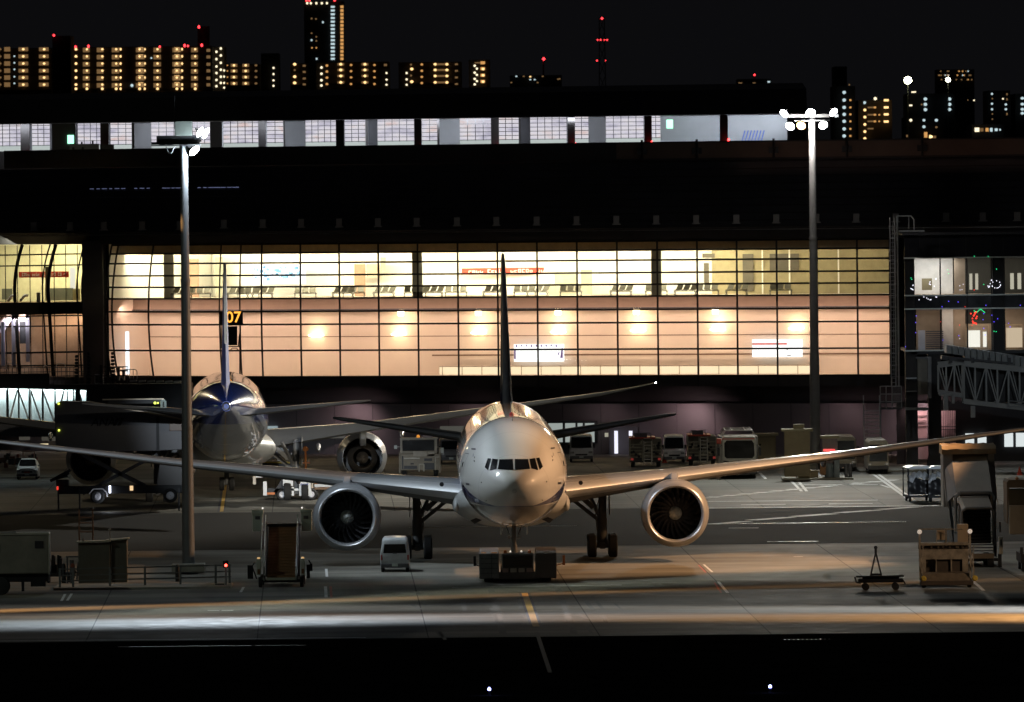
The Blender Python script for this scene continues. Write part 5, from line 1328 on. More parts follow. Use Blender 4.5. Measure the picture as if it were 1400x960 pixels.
for x, y in [(103.5,64.5),(121,63.5),(218.5,64),(252.5,62.5),(257,63),(276,62),(272,37)]: lam.append(('round', REDC, x, y, 2.6 if x in (218.5,257) else 3.2, 3.2 if x in (218.5,257) else 4.4))
bt = city('long housing block with many rows of warm balcony lamps and red roof lamps', 100, 290, 64, CY, lam, CITY)
s_ = F/CY; MB().box(U(272,60,CY).x-bt.location.x-.6, U(286,60,CY).x-bt.location.x, 2, 8, U(272,64,CY).z, U(272,36,CY).z).build('lift_tower', CITYD, bt)
lam = col('round', LCRM, 296, [71,81,91,100,109.5,118], 3.2, 3.4) + col('round', LCRM, 302, [66.5,76,86,95.5,105,113.5], 3.2, 3.6) + col('round', LCRM, 306.5, [96.5,105,113.5,120], 2.6, 3)
city('narrow stair wing with two zigzag columns of cream lamps', 291, 307, 64, CY+20, lam, CITY, False)
R4 = [89.5,97.2,105.6,114.2]
city('low housing block between the zigzag stair wing and the tall tower', 308, 355, 88, CY+60, col('round',LYEL,320,R4,4.2,3.6)+col('round',LYEL,336,R4,4.2,3.6)+col('round',LDIM,350,R4,4,3)+col('box',GLOW,320,R4,9,4)+col('box',GLOW,336,R4,9,4)+col('round',LORG,311,R4,2,2), CITY)
city('dark block with a single column of cream lamps, left of the tall tower', 357, 381, 73, CY+80, col('round',LCRM,374,[93,101.5,110,117.5],3,3), CITYD, False)
city('small housing block just left of the tall tower', 397, 421, 87, CY+90, col('round',LYEL,403,[88,105,113.5],4.6,3.8)+col('round',LDIM,403,[96],3,2.6)+col('box',LDIM,416,[90,98.5,107.5,115.5],4,2.6), CITY)
R5 = [88,95.8,104,112.8]
city('housing block below the right side of the tall tower', 432, 532, 85, CY+30, col('round',LCRM,439.5,[92.5,101,109.8,117],3.6,3.4)+col('round',LORG,447,[89.8,98,106.3,115],3.8,3.4)+col('round',LYEL,466,R5,5.4,3.6)+col('box',GLOW,466,R5,9,3)+col('round',LORG,480,[89,97.5,106,115],3.6,3)+col('round',LYEL,499,R5,5,3.6)+col('box',GLOW,499,R5,9,3)+col('round',LORG,512,[89,97.5,106,115],3.6,3)+col('round',LCRM,528.5,[100,109,116],3,2.8)+col('box',LDIM,527,[89],4,3), CITY)
city('housing block in the middle of the skyline beside the tall tower', 545, 631, 85, CY+50, col('round',LCRM,556,[100,108.7,116],3,3)+col('round',LYEL,563,[94.5,111.8],4.6,3.8)+col('round',LDIM,562,[88.5,103.5],3,2.6)+col('round',LORG,576.7,[88.3,97,105.3,113.7],3.6,3.2)+col('round',LYEL,595,R5,4.8,3.4)+col('round',LYEL,611,R5,4.8,3.4)+col('box',LDIM,624,[88,97,106,115],4,2.4)+col('box',GLOW,603,R5,20,2.4), CITY)
city('last warm lit block, right end of the housing row', 641, 670, 82, CY+50, col('round',LCRM,649,[90,99.5,108,115.5],3.4,3.2)+col('round',LCRM,652,[94,102.5,111],3.2,3)+col('box',LORG,660,[86,94,103,111.5],6,4)+col('round',LYEL,660.5,[94.5,103,111.8],4.6,3.6)+col('box',LDIM,653,[86],8,1.6), CITY)
lam = [('round',LCRM,x,4.5,3,3.4) for x in (420,425,432.5,440,447)] + [('round',REDC,x,.6,3,3) for x in (419,423,457.5)] + col('box',LWHT,455,[9.5+5.07*i for i in range(15)],5.4,2.7) + col('box',LORG,467.5,[9.5+5.07*i for i in range(15)],4.2,3.6) + [('round',LWHT,441.5,30.5,2.6,3),('round',LWHT,426,55,2.6,3),('box',LWHT,433,80.5,2.2,2.4),('box',LDIM,426,25.5,2.2,2.2),('box',LDIM,432,26,2,2),('box',LDIM,426,45.5,2,2),('box',LDIM,432.5,50.5,2,2),('box',LDIM,432.5,56,2,2),('box',LORG,426.5,65.5,2,1.8),('box',LORG,432.5,65.5,2,1.8)]
city('very tall tower with a white and an orange column of lit windows', 416.5, 471, 2, 7500, lam, CITYD, False, cat='tower')
rnd = random.Random(4)
far = [('box', rnd.choice([LDIM,LWHT,LYEL]), x, y, 2.4, 1.6) for x, y in [(699,113),(706,104.5),(716,104.5),(725,105),(725,109),(731,109),(735,113),(742,104.5),(763,108.5),(765,108)]]
city('low far building with scattered small windows right of the tall fin', 697, 768, 103, 5200, far, CITYD, False)
def pylon(label, x, ytop, lamps, Y=6000, w0=4, w1=1.2):
    t = thing('antenna_mast', label, 'antenna mast', (U(x,100,Y).x, Y, 0)); zt = U(x,ytop,Y).z; s = F/Y; b = MB()
    for sx in (-1,1):
        for sy in (-1,1): b.bar((sx*w0/s,sy*w0/s,0),(sx*w1/s,sy*w1/s,zt),.5,.5)
    n = 14
    for k in range(n):
        u0, u1 = k/n, (k+1)/n; a0 = w0+(w1-w0)*u0; a1 = w0+(w1-w0)*u1
        b.bar((-a0/s,-a0/s,zt*u0),(a1/s,-a1/s,zt*u1),.35,.35); b.bar((a0/s,-a0/s,zt*u0),(-a1/s,-a1/s,zt*u1),.35,.35)
    b.build('lattice', mat('mast_lattice', (.03,.02,.02), .7), t)
    for lx, ly, r in lamps: 
        o = MB().lathe([(-r/s,.01),(0,r/s),(r/s,.01)], (U(lx,ly,Y).x-t.location.x,-1.5,U(lx,ly,Y).z), 'z', 8).build('obstruction_lamp', REDC, t)
pylon('slender lattice antenna mast with stacked red lamps right of the tall fin', 823.5, 24, [(823,25.3,1.9),(817,54.7,1.2),(821,54.7,1.3),(826.5,54.7,1.3),(830,54.7,1.2),(816.3,83,1.3),(827.5,83,1.3)], w0=6, w1=3.4)
pylon('lone pole with a single red lamp above the low far building', 743, 80, [(743.3,80.8,2.4)], w0=1.5, w1=.4)
pylon('short far pole with a small red lamp above the right end of the roof', 1031, 101, [(1031.5,102.5,1.6)], w0=1, w1=.4)
pylon('short pole with one orange red lamp left of the right light mast', 1078, 122, [(1078,123.2,2.6)], Y=1500, w0=1, w1=.4)
for q in bpy.data.objects:
    pass
# right side of the skyline
city('dark far block with three pale windows behind the right end of the roof', 1008, 1054, 108, 5200, [('box',LDIM,1012,113.5,5,1.4),('box',LDIM,1031,113.5,4,1.2),('box',LWHT,1051,112,3.4,2)], CITYD, False)
RR = [126.5,137,147,156.5,166,176.3,186]
city('block with a column of bluish white lamps just right of the right mast', 1139, 1169, 118, 3000, col('round',LWHT,1154,RR,5,4.6)+col('box',LORG,1162.5,RR[1:],2.6,2.4), CITYD, False)
city('dark narrow tower silhouette behind the bluish white lamps', 1141, 1158, 91, 3400, [('box',LDIM,1161,116,1.6,2)], mat('silhouette_black', (.004,.004,.005), .9), False)
city('housing block with a column of orange lamps and lit windows right of the mast', 1173, 1219, 137, 3000, col('round',LWHT,1182,[140.5],4,4)+col('round',LYEL,1182.3,[150.5,160.2,170.2,180,189.5],4,3.8)+[('round',LCRM,1196.5,135,4.4,4.4)]+col('box',LORG,1196,[147,157,166],3.2,2.4)+col('box',LORG,1202,[157,166],2.2,2)+col('box',LYEL,1211.5,[137.2,147,156.5,166.3],6.4,2.8)+col('box',GLOW,1190,[147,157,166,176],8,2), CITY, False)
city('low dark block with pairs of white lamps under the two far floodlights', 1240, 1305, 128, 2900, col('round',LWHT,1265,[135.5,142.8,150],5,4.6)+col('round',LWHT,1298,[135.5,142.8,149.8],5,4.6)+[('box',LCRM,1249,126,6,1.8),('round',LDIM,1260,143,2.6,2.4),('box',LCRM,1245,144.2,4,2)], CITYD, False)
city('lowest dark block with small white wall lamps and an amber shop front', 1238, 1290, 160, 2600, [('round',LCRM,1245,164.5,4,4),('round',LWHT,1263,164.5,4,3.6),('round',LWHT,1280,164.5,4.6,4),('round',LWHT,1263,173.5,4.4,4),('round',LDIM,1280,174,3.4,3),('box',LORG,1265.5,184.5,4.4,7.5),('round',LYEL,1271.5,187,3.6,5),('box',GLOW,1276,187.5,7,3.4),('box',LDIM,1240,186,2.4,3)], CITYD, False)
lam = []
for i in range(34): lam.append(('box', rnd.choice([LDIM,LDIM,GLOW,LORG,LWHT]), 1283+rnd.random()*47, rnd.choice([97.5,103,109]), 1.8, 1.6))
city('distant speckled apartment block behind the smaller far floodlight', 1281, 1332, 95, 5600, lam, CITYD, False)
city('dark block with twin columns of small white lamps near the right edge', 1350, 1381, 124, 2900, col('round',LWHT,1356,[128.5,142,149.5],3.2,3)+col('round',LDIM,1356.5,[135,156,163],2.2,2)+col('round',LWHT,1375,[143,149.5],3.6,3)+col('box',LDIM,1376.5,[129,136,156],1.8,3)+[('round',LCRM,1371,135.2,2.4,2.4)], CITYD, False)
city('block cut by the right edge with a column of white lamps', 1388, 1440, 128, 2900, col('round',LWHT,1397.5,[134.5,142.5,149.5,155],5,3.8), CITYD, False)
city('low building with a bright row of six lit windows, right skyline', 1328, 1372, 170, 2500, [('box',c_,x,177.5,w_,h_) for x,c_,w_,h_ in [(1335.5,LCRM,6,5.5),(1342,GLOW,4.4,4.6),(1349.3,LORG,4,5),(1355,LWHT,3.4,5),(1361.8,LWHT,3.8,3.6),(1367,LWHT,2,2.4)]]+[('round',LDIM,1386,191,3,1.6),('round',LDIM,1393,191,2,1.4),('round',LDIM,1323,137,1.8,1.6),('round',LCRM,1331.5,137.3,2.4,2.2)], CITYD, False)
# far floodlight poles
def floodpole(label, x, y, yb_, Y, r, col_, e):
    t = thing('floodlight_pole', label, 'floodlight pole', (U(x,y,Y).x, Y, 0)); z = U(x,y,Y).z; s = F/Y
    MB().tube((0,0,0),(0,0,z),1.0/s*.8,10,.4/s).build('pole', mat('far_pole_steel', (.12,.12,.10), .6), t, smooth=True)
    MB().lathe([(-r/s,.02),(-r*.6/s,r*.8/s),(0,r/s),(r*.6/s,r*.8/s),(r/s,.02)], (0,-1,z), 'z', 14).build('lamp_head', emat('far_flood_'+str(int(x)), col_, e), t, smooth=True)
floodpole('far pole with a large glaring yellow green floodlight against the sky', 1241, 110, 190, 2000, 5.4, (1,1,.62), 20)
floodpole('far pole with the smaller pale floodlight, right of the large one', 1296, 109.2, 190, 2300, 3.4, (1,1,.72), 14)
floodpole('thin lamp post before the amber shop front in the right skyline', 1273, 187, 215, 1400, 1.6, (1,.7,.3), 3)
# ------------------------------------------------------------------ ground vehicles and equipment
PXM = lambda loc: F/loc.y          # pixels per metre at that place
HEADL = emat('small_lamp_white', (1,.95,.85), 1.2); TAILR = emat('small_lamp_red', (1,.05,.03), 1.5); MARKL = emat('marker_yellow_green', (.75,.9,.1), 2.5)
REFL = mat('lamp_reflector', (.55,.55,.55), .15, .6)
def wheels(t, xs, ys, r, w_=.22, rim=GREY):
    for x in xs:
        for y in ys: MB().wheel((x, y, r), r, w_, mi=0, mr=1).build('wheel', [RUB, rim], t, smooth=True)
def section(mb, prof, y0, y1, mi=0): return mb.prism(prof, y0, y1, mi)
def minivan(name, label, cat, loc, rz, w_=1.68, h=1.95, l=4.0, paint=WHITEP, front=True, box=True, lights=False, plate=None, low=DGREY, kind='van'):
    """cab-over van seen from its front (front=True) or its back; -y is the end turned to the camera"""
    t = thing(name, label, cat, loc, rz); hw = w_/2
    b = MB(); rings = []
    prof = [(0,.62,.30,.98),(.03,.90,.26,.99),(.06,1.0,.25,1)] if True else []
    def sec(y, wl, wu, zb, zm, zt):
        return [Vector((x, y, z)) for x, z in [(-wl*hw,zb),(-hw*wl,zm*.55),(-hw*wl,zm),(-hw*wu,zt-.12),(-hw*wu+.12,zt),(0,zt+.03),(hw*wu-.12,zt),(hw*wu,zt-.12),(hw*wl,zm),(hw*wl,zm*.55),(wl*hw,zb),(0,zb-.02)]]
    if kind == 'van':
        if front: S_ = [(0,.95,.90,.35,.80,.95),(.10,1,.92,.28,.95,1.10),(.45,1,.90,.26,1.05,h-.12),(.75,1,.90,.26,1.08,h),(l-.25,1,.90,.26,1.08,h-.02),(l,.98,.84,.30,1.05,h-.15)]
        else: S_ = [(0,.96,.80,.32,1.0,h-.30),(.07,1,.84,.28,1.03,h-.12),(.22,1,.86,.26,1.05,h),(l-1.0,1,.88,.26,1.05,h),(l-.4,1,.88,.26,1.0,1.2),(l,.95,.8,.35,.7,.8)]
    else:   # car with bonnet
        S_ = [(0,.90,.80,.30,.60,.72),(.12,.98,.86,.24,.74,.86),(.95,1,.90,.22,.90,1.0),(1.65,1,.78,.22,.92,h-.08),(2.1,1,.76,.22,.92,h),(l-.6,1,.76,.22,.92,h-.04),(l,.96,.72,.28,.9,1.0)]
    b.loft([sec(*q) for q in S_]); body = b.build('body', paint, t, smooth=True, bevel=.02)
    g_ = MB()
    if kind == 'van' and front:
        g_.add([(-hw*.86,.06,1.16),(hw*.86,.06,1.16),(hw*.80,.36,h-.20),(-hw*.80,.36,h-.20)], [(0,1,2,3)])
    elif kind == 'van':
        g_.add([(-hw*.80,-.02,1.10),(hw*.80,-.02,1.10),(hw*.72,-.02,h-.36),(-hw*.72,-.02,h-.36)], [(0,1,2,3)])
    else:
        g_.add([(-hw*.80,.97,1.0),(hw*.80,.97,1.0),(hw*.68,1.66,h-.12),(-hw*.68,1.66,h-.12)], [(0,1,2,3)]); g_.v = [v+Vector((0,-.04,.07)) for v in g_.v]
    g_.build('windscreen' if front else 'rear_window', TINT, t, fix=False)
    MB().box(-hw*.97, hw*.97, -.06, .06, .26, .50 if kind == 'van' else .44).build('bumper', low, t, bevel=.03)
    for s in (-1, 1):
        b = MB(); z = .62 if kind != 'van' else .70
        if front: b.box(s*hw*.93 if s<0 else hw*.60, s*hw*.60 if s<0 else hw*.93, -.03, .05, z, z+.16)
        else: b.box(s*hw*.97 if s<0 else hw*.86, s*hw*.86 if s<0 else hw*.97, -.03, .05, z, z+.30)
        b.build('headlight' if front else 'tail_light', (HEADL if lights else REFL) if front else mat('tail_lamp_red', (.35,.03,.02), .3), t, bevel=.02)
        if front:
            m_ = MB().box(s*hw*1.05-.09, s*hw*1.05+.09, .45 if kind == 'van' else 1.1, .55 if kind == 'van' else 1.2, 1.12 if kind=='van' else .98, 1.42 if kind=='van' else 1.12).bar((s*hw*.95,.5 if kind=='van' else 1.15,1.1 if kind=='van' else 1.0),(s*hw*1.03,.5 if kind=='van' else 1.15,1.2 if kind=='van' else 1.0),.04,.04)
            m_.build('mirror', paint if kind != 'van' else BLACK, t, bevel=.02)
    if front: MB().box(-hw*.5, hw*.5, -.02, .03, .54, .66).build('grille', BLACK, t)
    MB().box(-.17,.17,-.08,-.05,.34,.50).build('number_plate', mat('plate_green_white', (.55,.62,.58), .5), t)
    if plate: MB().box(-.22,.22,-.085,-.05,.52,.62).build('red_plate', plate, t)
    wheels(t, (-hw+.12, hw-.12), (.75, l-.8), .30, .18)
    return t
minivan('parked_car', 'small white car facing the camera by the left edge, red plate above its number plate', 'car', G(37, 656), .0, 1.66, 1.56, 3.8, kind='car', plate=mat('red_orange_plate', (.55,.10,.04), .5))
vn = minivan('parked_van', 'grey white van seen from behind between the left engine and main gear of the airliner', 'van', G(540, 782.5), 0, 1.66, 1.98, 3.9, front=False, paint=mat('van_grey_white', (.50,.52,.53), .35, coat=.3), low=DGREY)
MB().box(-.12,.12,-.05,-.02,1.06,1.12).build('door_handle', DGREY, vn)
minivan('parked_van', 'pink lit white van between two service trucks by the purple wall', 'van', G(922, 633), 0, 1.72, 2.2, 4.2, lights=False)
minivan('parked_van', 'small truck with a white cab roof below the lit windows right of the airliner nose', 'van', G(795, 632), 0, 1.9, 2.2, 4.2, low=mat('dim_grey_front', (.12,.12,.12), .5))
minivan('parked_van', 'dark van front half hidden left of the airliner nose', 'van', G(617, 634), .05, 1.8, 2.0, 4.2, paint=mat('dull_grey_van', (.16,.15,.15), .5))

def bustruck(label, loc, w_=2.3, h=2.9, glass=TINT, roof=None, cat='bus', name='ramp_bus', z0=.95, paint=None):
    t = thing(name, label, cat, loc); hw = w_/2; paint = paint or mat('bus_beige', (.5,.45,.36), .5)
    b = MB(); b.loft([[Vector((x, y, z)) for x, z in [(-hw+i_,.35),(-hw+i_,1.2),(-hw+i_+.03,h-.25),(-hw+i_+.2,h-.05),(hw-i_-.2,h-.05),(hw-i_-.03,h-.25),(hw-i_,1.2),(hw-i_,.35)]] for y, i_ in [(0,.08),(.1,0),(7,0),(7.1,.05)]]); b.build('body', paint, t, smooth=True, bevel=.03)
    MB().box(-hw+.12, hw-.12, -.03, .02, z0, h-.38).build('windscreen', glass, t, bevel=.05)
    MB().box(-hw+.02, hw-.02, -.05, .1, .32, .62).build('bumper', DGREY, t, bevel=.03)
    for s in (-1,1):
        MB().box(s*hw*.8-.14, s*hw*.8+.14, -.07, -.03, .66, .82).build('headlight', REFL, t, bevel=.02)
        MB().box(s*(hw+.14)-.08, s*(hw+.14)+.08, -.1, .02, 1.5, 1.95).bar((s*hw,0,1.9),(s*(hw+.14),-.05,1.9),.04,.04).build('mirror', BLACK, t)
    wheels(t, (-hw+.2, hw-.2), (1.3, 5.6), .42, .26)
    return t
bustruck('dark windowed bus with a beige roof edge behind the right end of the kerb island', G(1150, 645), 2.35, 2.75)
bt2 = bustruck('bus corner showing behind the steel stair at the right', G(1201, 648) , 1.6, 2.6)
# tanker / hydrant truck behind the right wing
loc = G(1011, 654); tk = thing('tank_truck', 'service truck with a wide black windscreen, railed roof and red trim behind the right wing', 'truck', loc)
b = MB(); hw = 1.35
b.loft([[Vector((x,y,z)) for x, z in [(-hw+i_,.5),(-hw+i_,2.9),(-hw+i_+.2,3.15),(hw-i_-.2,3.15),(hw-i_,2.9),(hw-i_,.5)]] for y, i_ in [(0,.12),(.12,.02),(2.0,.0),(2.02,.1)]]); b.build('cab', mat('truck_cab_white', (.55,.54,.50), .4), tk, bevel=.04)
b = MB(); b.prism([(-1.1,1.65),(-.95,1.5),(1.0,1.5),(1.15,1.7),(1.12,2.6),(.95,2.85),(-.95,2.85),(-1.12,2.65)], -.06, .0); b.build('windscreen', TINT, tk)
b = MB().box(-hw-.1,hw+.1,1.9,8.5,1.0,3.1).box(-hw-.2,-hw+.3,.2,8,1.0,2.9); b.build('body', mat('truck_grey_body', (.32,.31,.29), .5, dirt=.35), tk, bevel=.05)
b = MB()
for y in (.2, 2.2, 4.5, 8): b.bar((-hw+.1,y,3.2),(-hw+.35,y,3.6),.05,.05).bar((hw-.1,y,3.2),(hw-.35,y,3.6),.05,.05)
for x in (-hw+.35,-.5,.5,hw-.35): b.tube((x,.2,3.6),(x,8,3.6),.04)
for y in (.2, 4, 8): b.tube((-hw+.35,y,3.6),(hw-.35,y,3.6),.04)
b.build('roof_rail', mat('rail_pale', (.55,.50,.46), .4), tk)
MB().box(-hw+.05,hw-.2,-.05,.0,2.93,3.0).build('red_trim', RED, tk); MB().box(-1.7,-1.35,-.1,.3,2.6,3.0).build('hose_head', RED, tk, bevel=.04)
b = MB().box(-1.3,1.2,-.1,.25,.35,1.0).box(-.15,.45,-.2,.0,.55,1.15,1); 
for x in (-1.0,-.6,.7,1.0): b.lathe([(-.22,.14),(-.1,.16)], (x,0,.75), n=14, cap0=True)
b.build('front_frame', [DGREY, mat('hose_panel', (.35,.28,.20), .5)], tk, bevel=.02)
b = MB(); b.path([(-1.2,-.12,1.3),(-.7,-.16,1.22),(.2,-.16,1.25),(.9,-.12,1.35)], .05); b.build('hose', BLACK, tk)
for s in (-1,1): MB().box(s*1.55-.1,s*1.55+.1,-.2,0,1.7,2.3).bar((s*1.3,0,2.5),(s*1.55,-.1,2.3),.04,.04).build('mirror', BLACK, tk)
wheels(tk, (-1.1, 1.1), (1.0, 5.4, 6.5), .5, .3)
MB().box(-1.35,1.35,.0,8.4,.28,.5).build('chassis', BLACK, tk)

# rear of service trucks with ladders and pipes
def service_rear(label, loc, w_, h, seed):
    t = thing('service_truck', label, 'truck', loc); rnd = random.Random(seed); hw = w_/2
    MB().box(-hw,hw,.3,5,.75,h-.12).build('body', mat('service_olive_grey', (.22,.20,.15), .6, dirt=.4), t, bevel=.03)
    MB().box(-hw,hw*.62,.1,5,h-.13,h).build('red_roof_strip', RED, t, bevel=.02)
    b = MB()
    for k in range(5):
        z = .8+k*(h-1.1)/5; b.bar((-hw,.12,z),(hw,.12,z),.06,.06)
    for x in (-hw+.03,-hw*.2,hw*.42,hw-.03): b.bar((x,.12,.5),(x,.12,h-.15),.07,.07)
    b.build('rear_frame', mat('frame_pale_olive', (.38,.36,.27), .5), t)
    b = MB(); x0, x1 = -hw*.12, hw*.36
    b.tube((x0,-.02,.2),(x0,-.02,h-.3),.04).tube((x1,-.02,.2),(x1,-.02,h-.3),.04)
    for k in range(8): b.tube((x0,-.02,.35+k*.27),(x1,-.02,.35+k*.27),.03)
    b.build('ladder', mat('ladder_pale', (.55,.53,.45), .4), t)
    b = MB()
    for i in range(26):
        x = rnd.uniform(-hw+.1,hw-.1); z = rnd.uniform(.8,h-.4); q = rnd.randint(0,2)
        if q == 0: b.lathe([(0,.10),(.12,.12)], (x,.02,z), n=12, cap0=True, mi=0)
        elif q == 1: b.tube((x,.05,z),(x+rnd.uniform(-.4,.4),.05,z+rnd.uniform(-.3,.3)),.035, mi=1)
        else: b.box(x-.09,x+.09,.02,.2,z-.07,z+.08, mi=rnd.randint(0,1))
    b.build('valves_and_pipes', [BLACK, mat('brass_fittings', (.40,.36,.26), .4, .3)], t)
    for s in (-1,1): MB().box(s*hw*.85-.1,s*hw*.85+.1,.05,.15,.55,.72).build('tail_light', emat('tail_lamp_dim', (.45,.05,.04), .35), t)
    b = MB(); b.box(-hw*.7,hw*.1,.3,.35,h,h+.3); b.path([(-hw*.8,.3,h),(-hw*.8,.3,h+.35),(hw*.3,.3,h+.35),(hw*.3,.3,h)], .03); b.build('roof_rail', DGREY, t)
    b = MB().box(-hw,hw,.2,5,.4,.75); b.build('chassis', BLACK, t); wheels(t, (-hw+.25,hw-.25), (1.2,), .42, .3)
    return t
service_rear('service truck rear with pipes, ladder and red top edge, left of the pink lit van', G(883, 639), 2.5, 2.35, 2)
service_rear('service truck rear with ladder and red top edge, right of the pink lit van', G(960, 637), 2.25, 2.45, 9)
# cargo loader facing the camera behind the left wing
loc = G(574, 652); cl = thing('cargo_loader', 'boxy pale beige loader with a wide windscreen and orange beacon behind the left wing', 'loader', loc)
BG = mat('loader_beige', (.45,.39,.31), .55, dirt=.3)
b = MB(); b.box(-1.55,1.55,.2,6,.5,1.75); b.box(-1.45,1.3,.4,2.2,1.75,2.95); b.box(-1.6,-1.45,.1,5,.3,1.9); b.box(1.45,1.6,.1,5,.3,2.1); b.build('body', BG, cl, bevel=.04)
MB().box(-1.3,1.12,.34,.39,1.98,2.80).build('windscreen', TINT, cl, bevel=.03)
b = MB().box(-1.5,1.4,.3,2.3,2.86,2.98).box(-1.48,-1.34,.3,.4,1.8,2.9).box(1.16,1.34,.3,.4,1.8,2.9).box(-.5,.55,.1,.4,1.52,1.96).box(.6,1.15,.2,.4,1.55,1.9); b.build('cab_frame', mat('loader_pale', (.60,.54,.45), .5), cl, bevel=.02)
b = MB().box(-1.2,0.0,.0,.2,1.36,1.46); b.build('front_bar', mat('rail_white', (.8,.76,.66), .4), cl)
b = MB().box(-1.2,-.2,.12,.2,.6,.85).box(.35,.95,.12,.2,1.2,1.4).box(.3,1.1,.12,.2,.55,1.05).box(-.7,-.45,.1,.2,.95,1.05).box(-1.35,-1.25,.1,.2,.6,1.6); b.build('front_recess', DARK, cl)
b = MB().path([(-.05,.05,.4),(-.05,.05,.95),(.32,.05,.95),(.32,.05,.4)], .05).path([(1.2,.05,.5),(1.2,.05,1.5),(1.5,.05,1.5)], .05); b.build('guard_rail', mat('rail_white', (.8,.76,.66), .4), cl)
MB().lathe([(0,.12),(.14,.13),(.22,.05)], (-.1,.6,2.98), axis='z', n=14, cap1=True).build('beacon', emat('beacon_amber', (.9,.35,.05), .8), cl, smooth=True)
MB().box(-1.95,-1.72,.1,.2,2.15,2.42).bar((-1.5,.3,2.3),(-1.8,.15,2.3),.05,.05).box(1.6,1.85,.1,.3,1.8,2.2).build('mirror', mat('mirror_glint', (.6,.65,.62), .3), cl)
wheels(cl, (-1.2,1.2), (1.2,4.6), .4, .3)
MB().box(.25,1.0,.5,1.2,2.98,3.15).build('roof_box', mat('roof_box_pink_grey', (.45,.36,.36), .5), cl, bevel=.03)

# cabinets on the kerb islands near the terminal
def cabinet(label, loc, w_, h, cap, col_, extra=None):
    t = thing('equipment_cabinet', label, 'cabinet', loc)
    MB().box(-w_/2,w_/2,0,1.2,.0,h).build('housing', col_, t, bevel=.03); MB().box(-w_/2-cap,w_/2+cap,-cap,1.2+cap,h+.003,h+.2).build('roof_cap', mat('cap_khaki', (.36,.32,.20), .7), t, bevel=.02)
    if extra: extra(t, w_, h)
    return t
KH = mat('cabinet_khaki', (.28,.23,.14), .7, dirt=.2)
def ex1(t, w_, h): MB().box(-.25,.55,.2,.9,h+.2,h+.55).build('roof_vent', mat('cap_khaki', (.36,.32,.20), .7), t, bevel=.02)
cabinet('tall khaki cabinet with a vent box on its roof, left of the right mast foot', G(1091, 655, .14) + Vector((0,1.2,.14)), 1.9, 3.35, .22, KH, ex1)
def ex2(t, w_, h):
    MB().box(-w_/2+.12,w_/2-.1,-.04,-.003,.9,h-.15).build('door_panel', mat('cabinet_door_khaki', (.32,.27,.17), .7), t); MB().box(-.5,-.35,-.06,-.045,h-.75,h-.6).build('handle', BLACK, t)
cabinet('olive cabinet with a door panel behind the tank truck', G(1047, 641), 1.6, 2.55, .2, KH, ex2)
def ex3(t, w_, h): MB().box(-.5,.35,-.05,0,h-.95,h-.80).build('red_display', emat('red_display_glow', (1,.08,.08), 2), t)
cabinet('narrow grey cabinet with a glowing red display right of the mast foot', G(1136, 653, .14)+Vector((0,1.0,.14)), 1.1, 2.75, .15, mat('cabinet_grey_pink', (.24,.20,.20), .7), ex3)
t = thing('island_equipment', 'low khaki box and blue grey barrel unit behind the rail of the far kerb island', 'equipment', G(1121, 656)+Vector((0,.6,.14)))
MB().box(-1.6,-.1,0,.8,0,.45).box(-1.7,0,-.05,.9,.453,.55).build('low_box', KH, t, bevel=.02)
MB().lathe([(0,.35),(.9,.35),(1.05,.25)], (.75,.4,0), axis='z', n=18, cap0=True, cap1=True).box(1.1,1.5,.1,.8,0,1.5).build('blue_grey_unit', mat('blue_grey_unit', (.18,.22,.24), .5), t)
MB().box(.05,.5,.2,.6,.2,1.5).build('orange_panel', mat('panel_rust', (.35,.17,.07), .6), t, bevel=.02)
for s_i, x0 in enumerate([2.0, 2.3]): MB().tube((x0,.3,0),(x0,.3,1.0),.14,12).build('bollard', DGREY, t, smooth=True)
# rails of the kerb islands
def rail(label, pts, h, posts_px, rails, m_):
    a = G(*pts[0]); c = G(*pts[1]); t = thing('guard_rail', label, 'guard rail', (a.x, a.y, .14))
    L_ = c - a; 
    for px in posts_px:
        u = (px-pts[0][0])/(pts[1][0]-pts[0][0]); MB().bar(L_*u, L_*u+Vector((0,0,h)), .12, .12).build('post', m_, t)
    b = MB()
    for z in rails: b.bar(Vector((0,0,z)), L_+Vector((0,0,z)), .05, .07)
    b.build('rail', m_, t)
    return t
rail('dark railing along the front of the far kerb island before the khaki cabinet', [(1089,655.5),(1146,653.8)], .95, [1089,1117,1145], [.9], DARK)
rail('grey pipe railing along the front edge of the near left kerb island', [(82,806.5),(316,800.5)], 1.05, [82,100,150,198,246.5,295,314], [.35,.65,1.0], mat('rail_dim_grey', (.16,.17,.17), .5))
# near left island: cabinets, signal, ladder frame
IY = G(110, 801).y
def near(px): return U(px, 790, IY).x
t = thing('equipment_cabinet', 'low wide dark cabinet with a pale roof edge on the near left kerb island', 'cabinet', (near(129), IY+.2, .14))
DC = mat('cabinet_dark_olive', (.10,.095,.075), .7, dirt=.2); PE = mat('pale_roof_edge', (.34,.34,.27), .5)
MB().box(-.90,.88,0,1.4,0,2.22).build('housing', DC, t, bevel=.03); MB().bar((-.98,.5,2.30),(.92,.5,2.34),1.5,.07).build('roof_cap', PE, t)
MB().tube((-.62,.3,2.3),(-.62,.3,2.5),.05).build('roof_stub', DGREY, t)
t = thing('equipment_cabinet', 'taller dark cabinet with a sloping pale roof edge, right one on the near left island', 'cabinet', (near(160), IY+.5, .14))
MB().box(-.42,.55,0,1.4,0,2.35).build('housing', DC, t, bevel=.03); MB().bar((-.62,.5,2.36),(.66,.5,2.46),1.5,.07).build('roof_cap', PE, t)
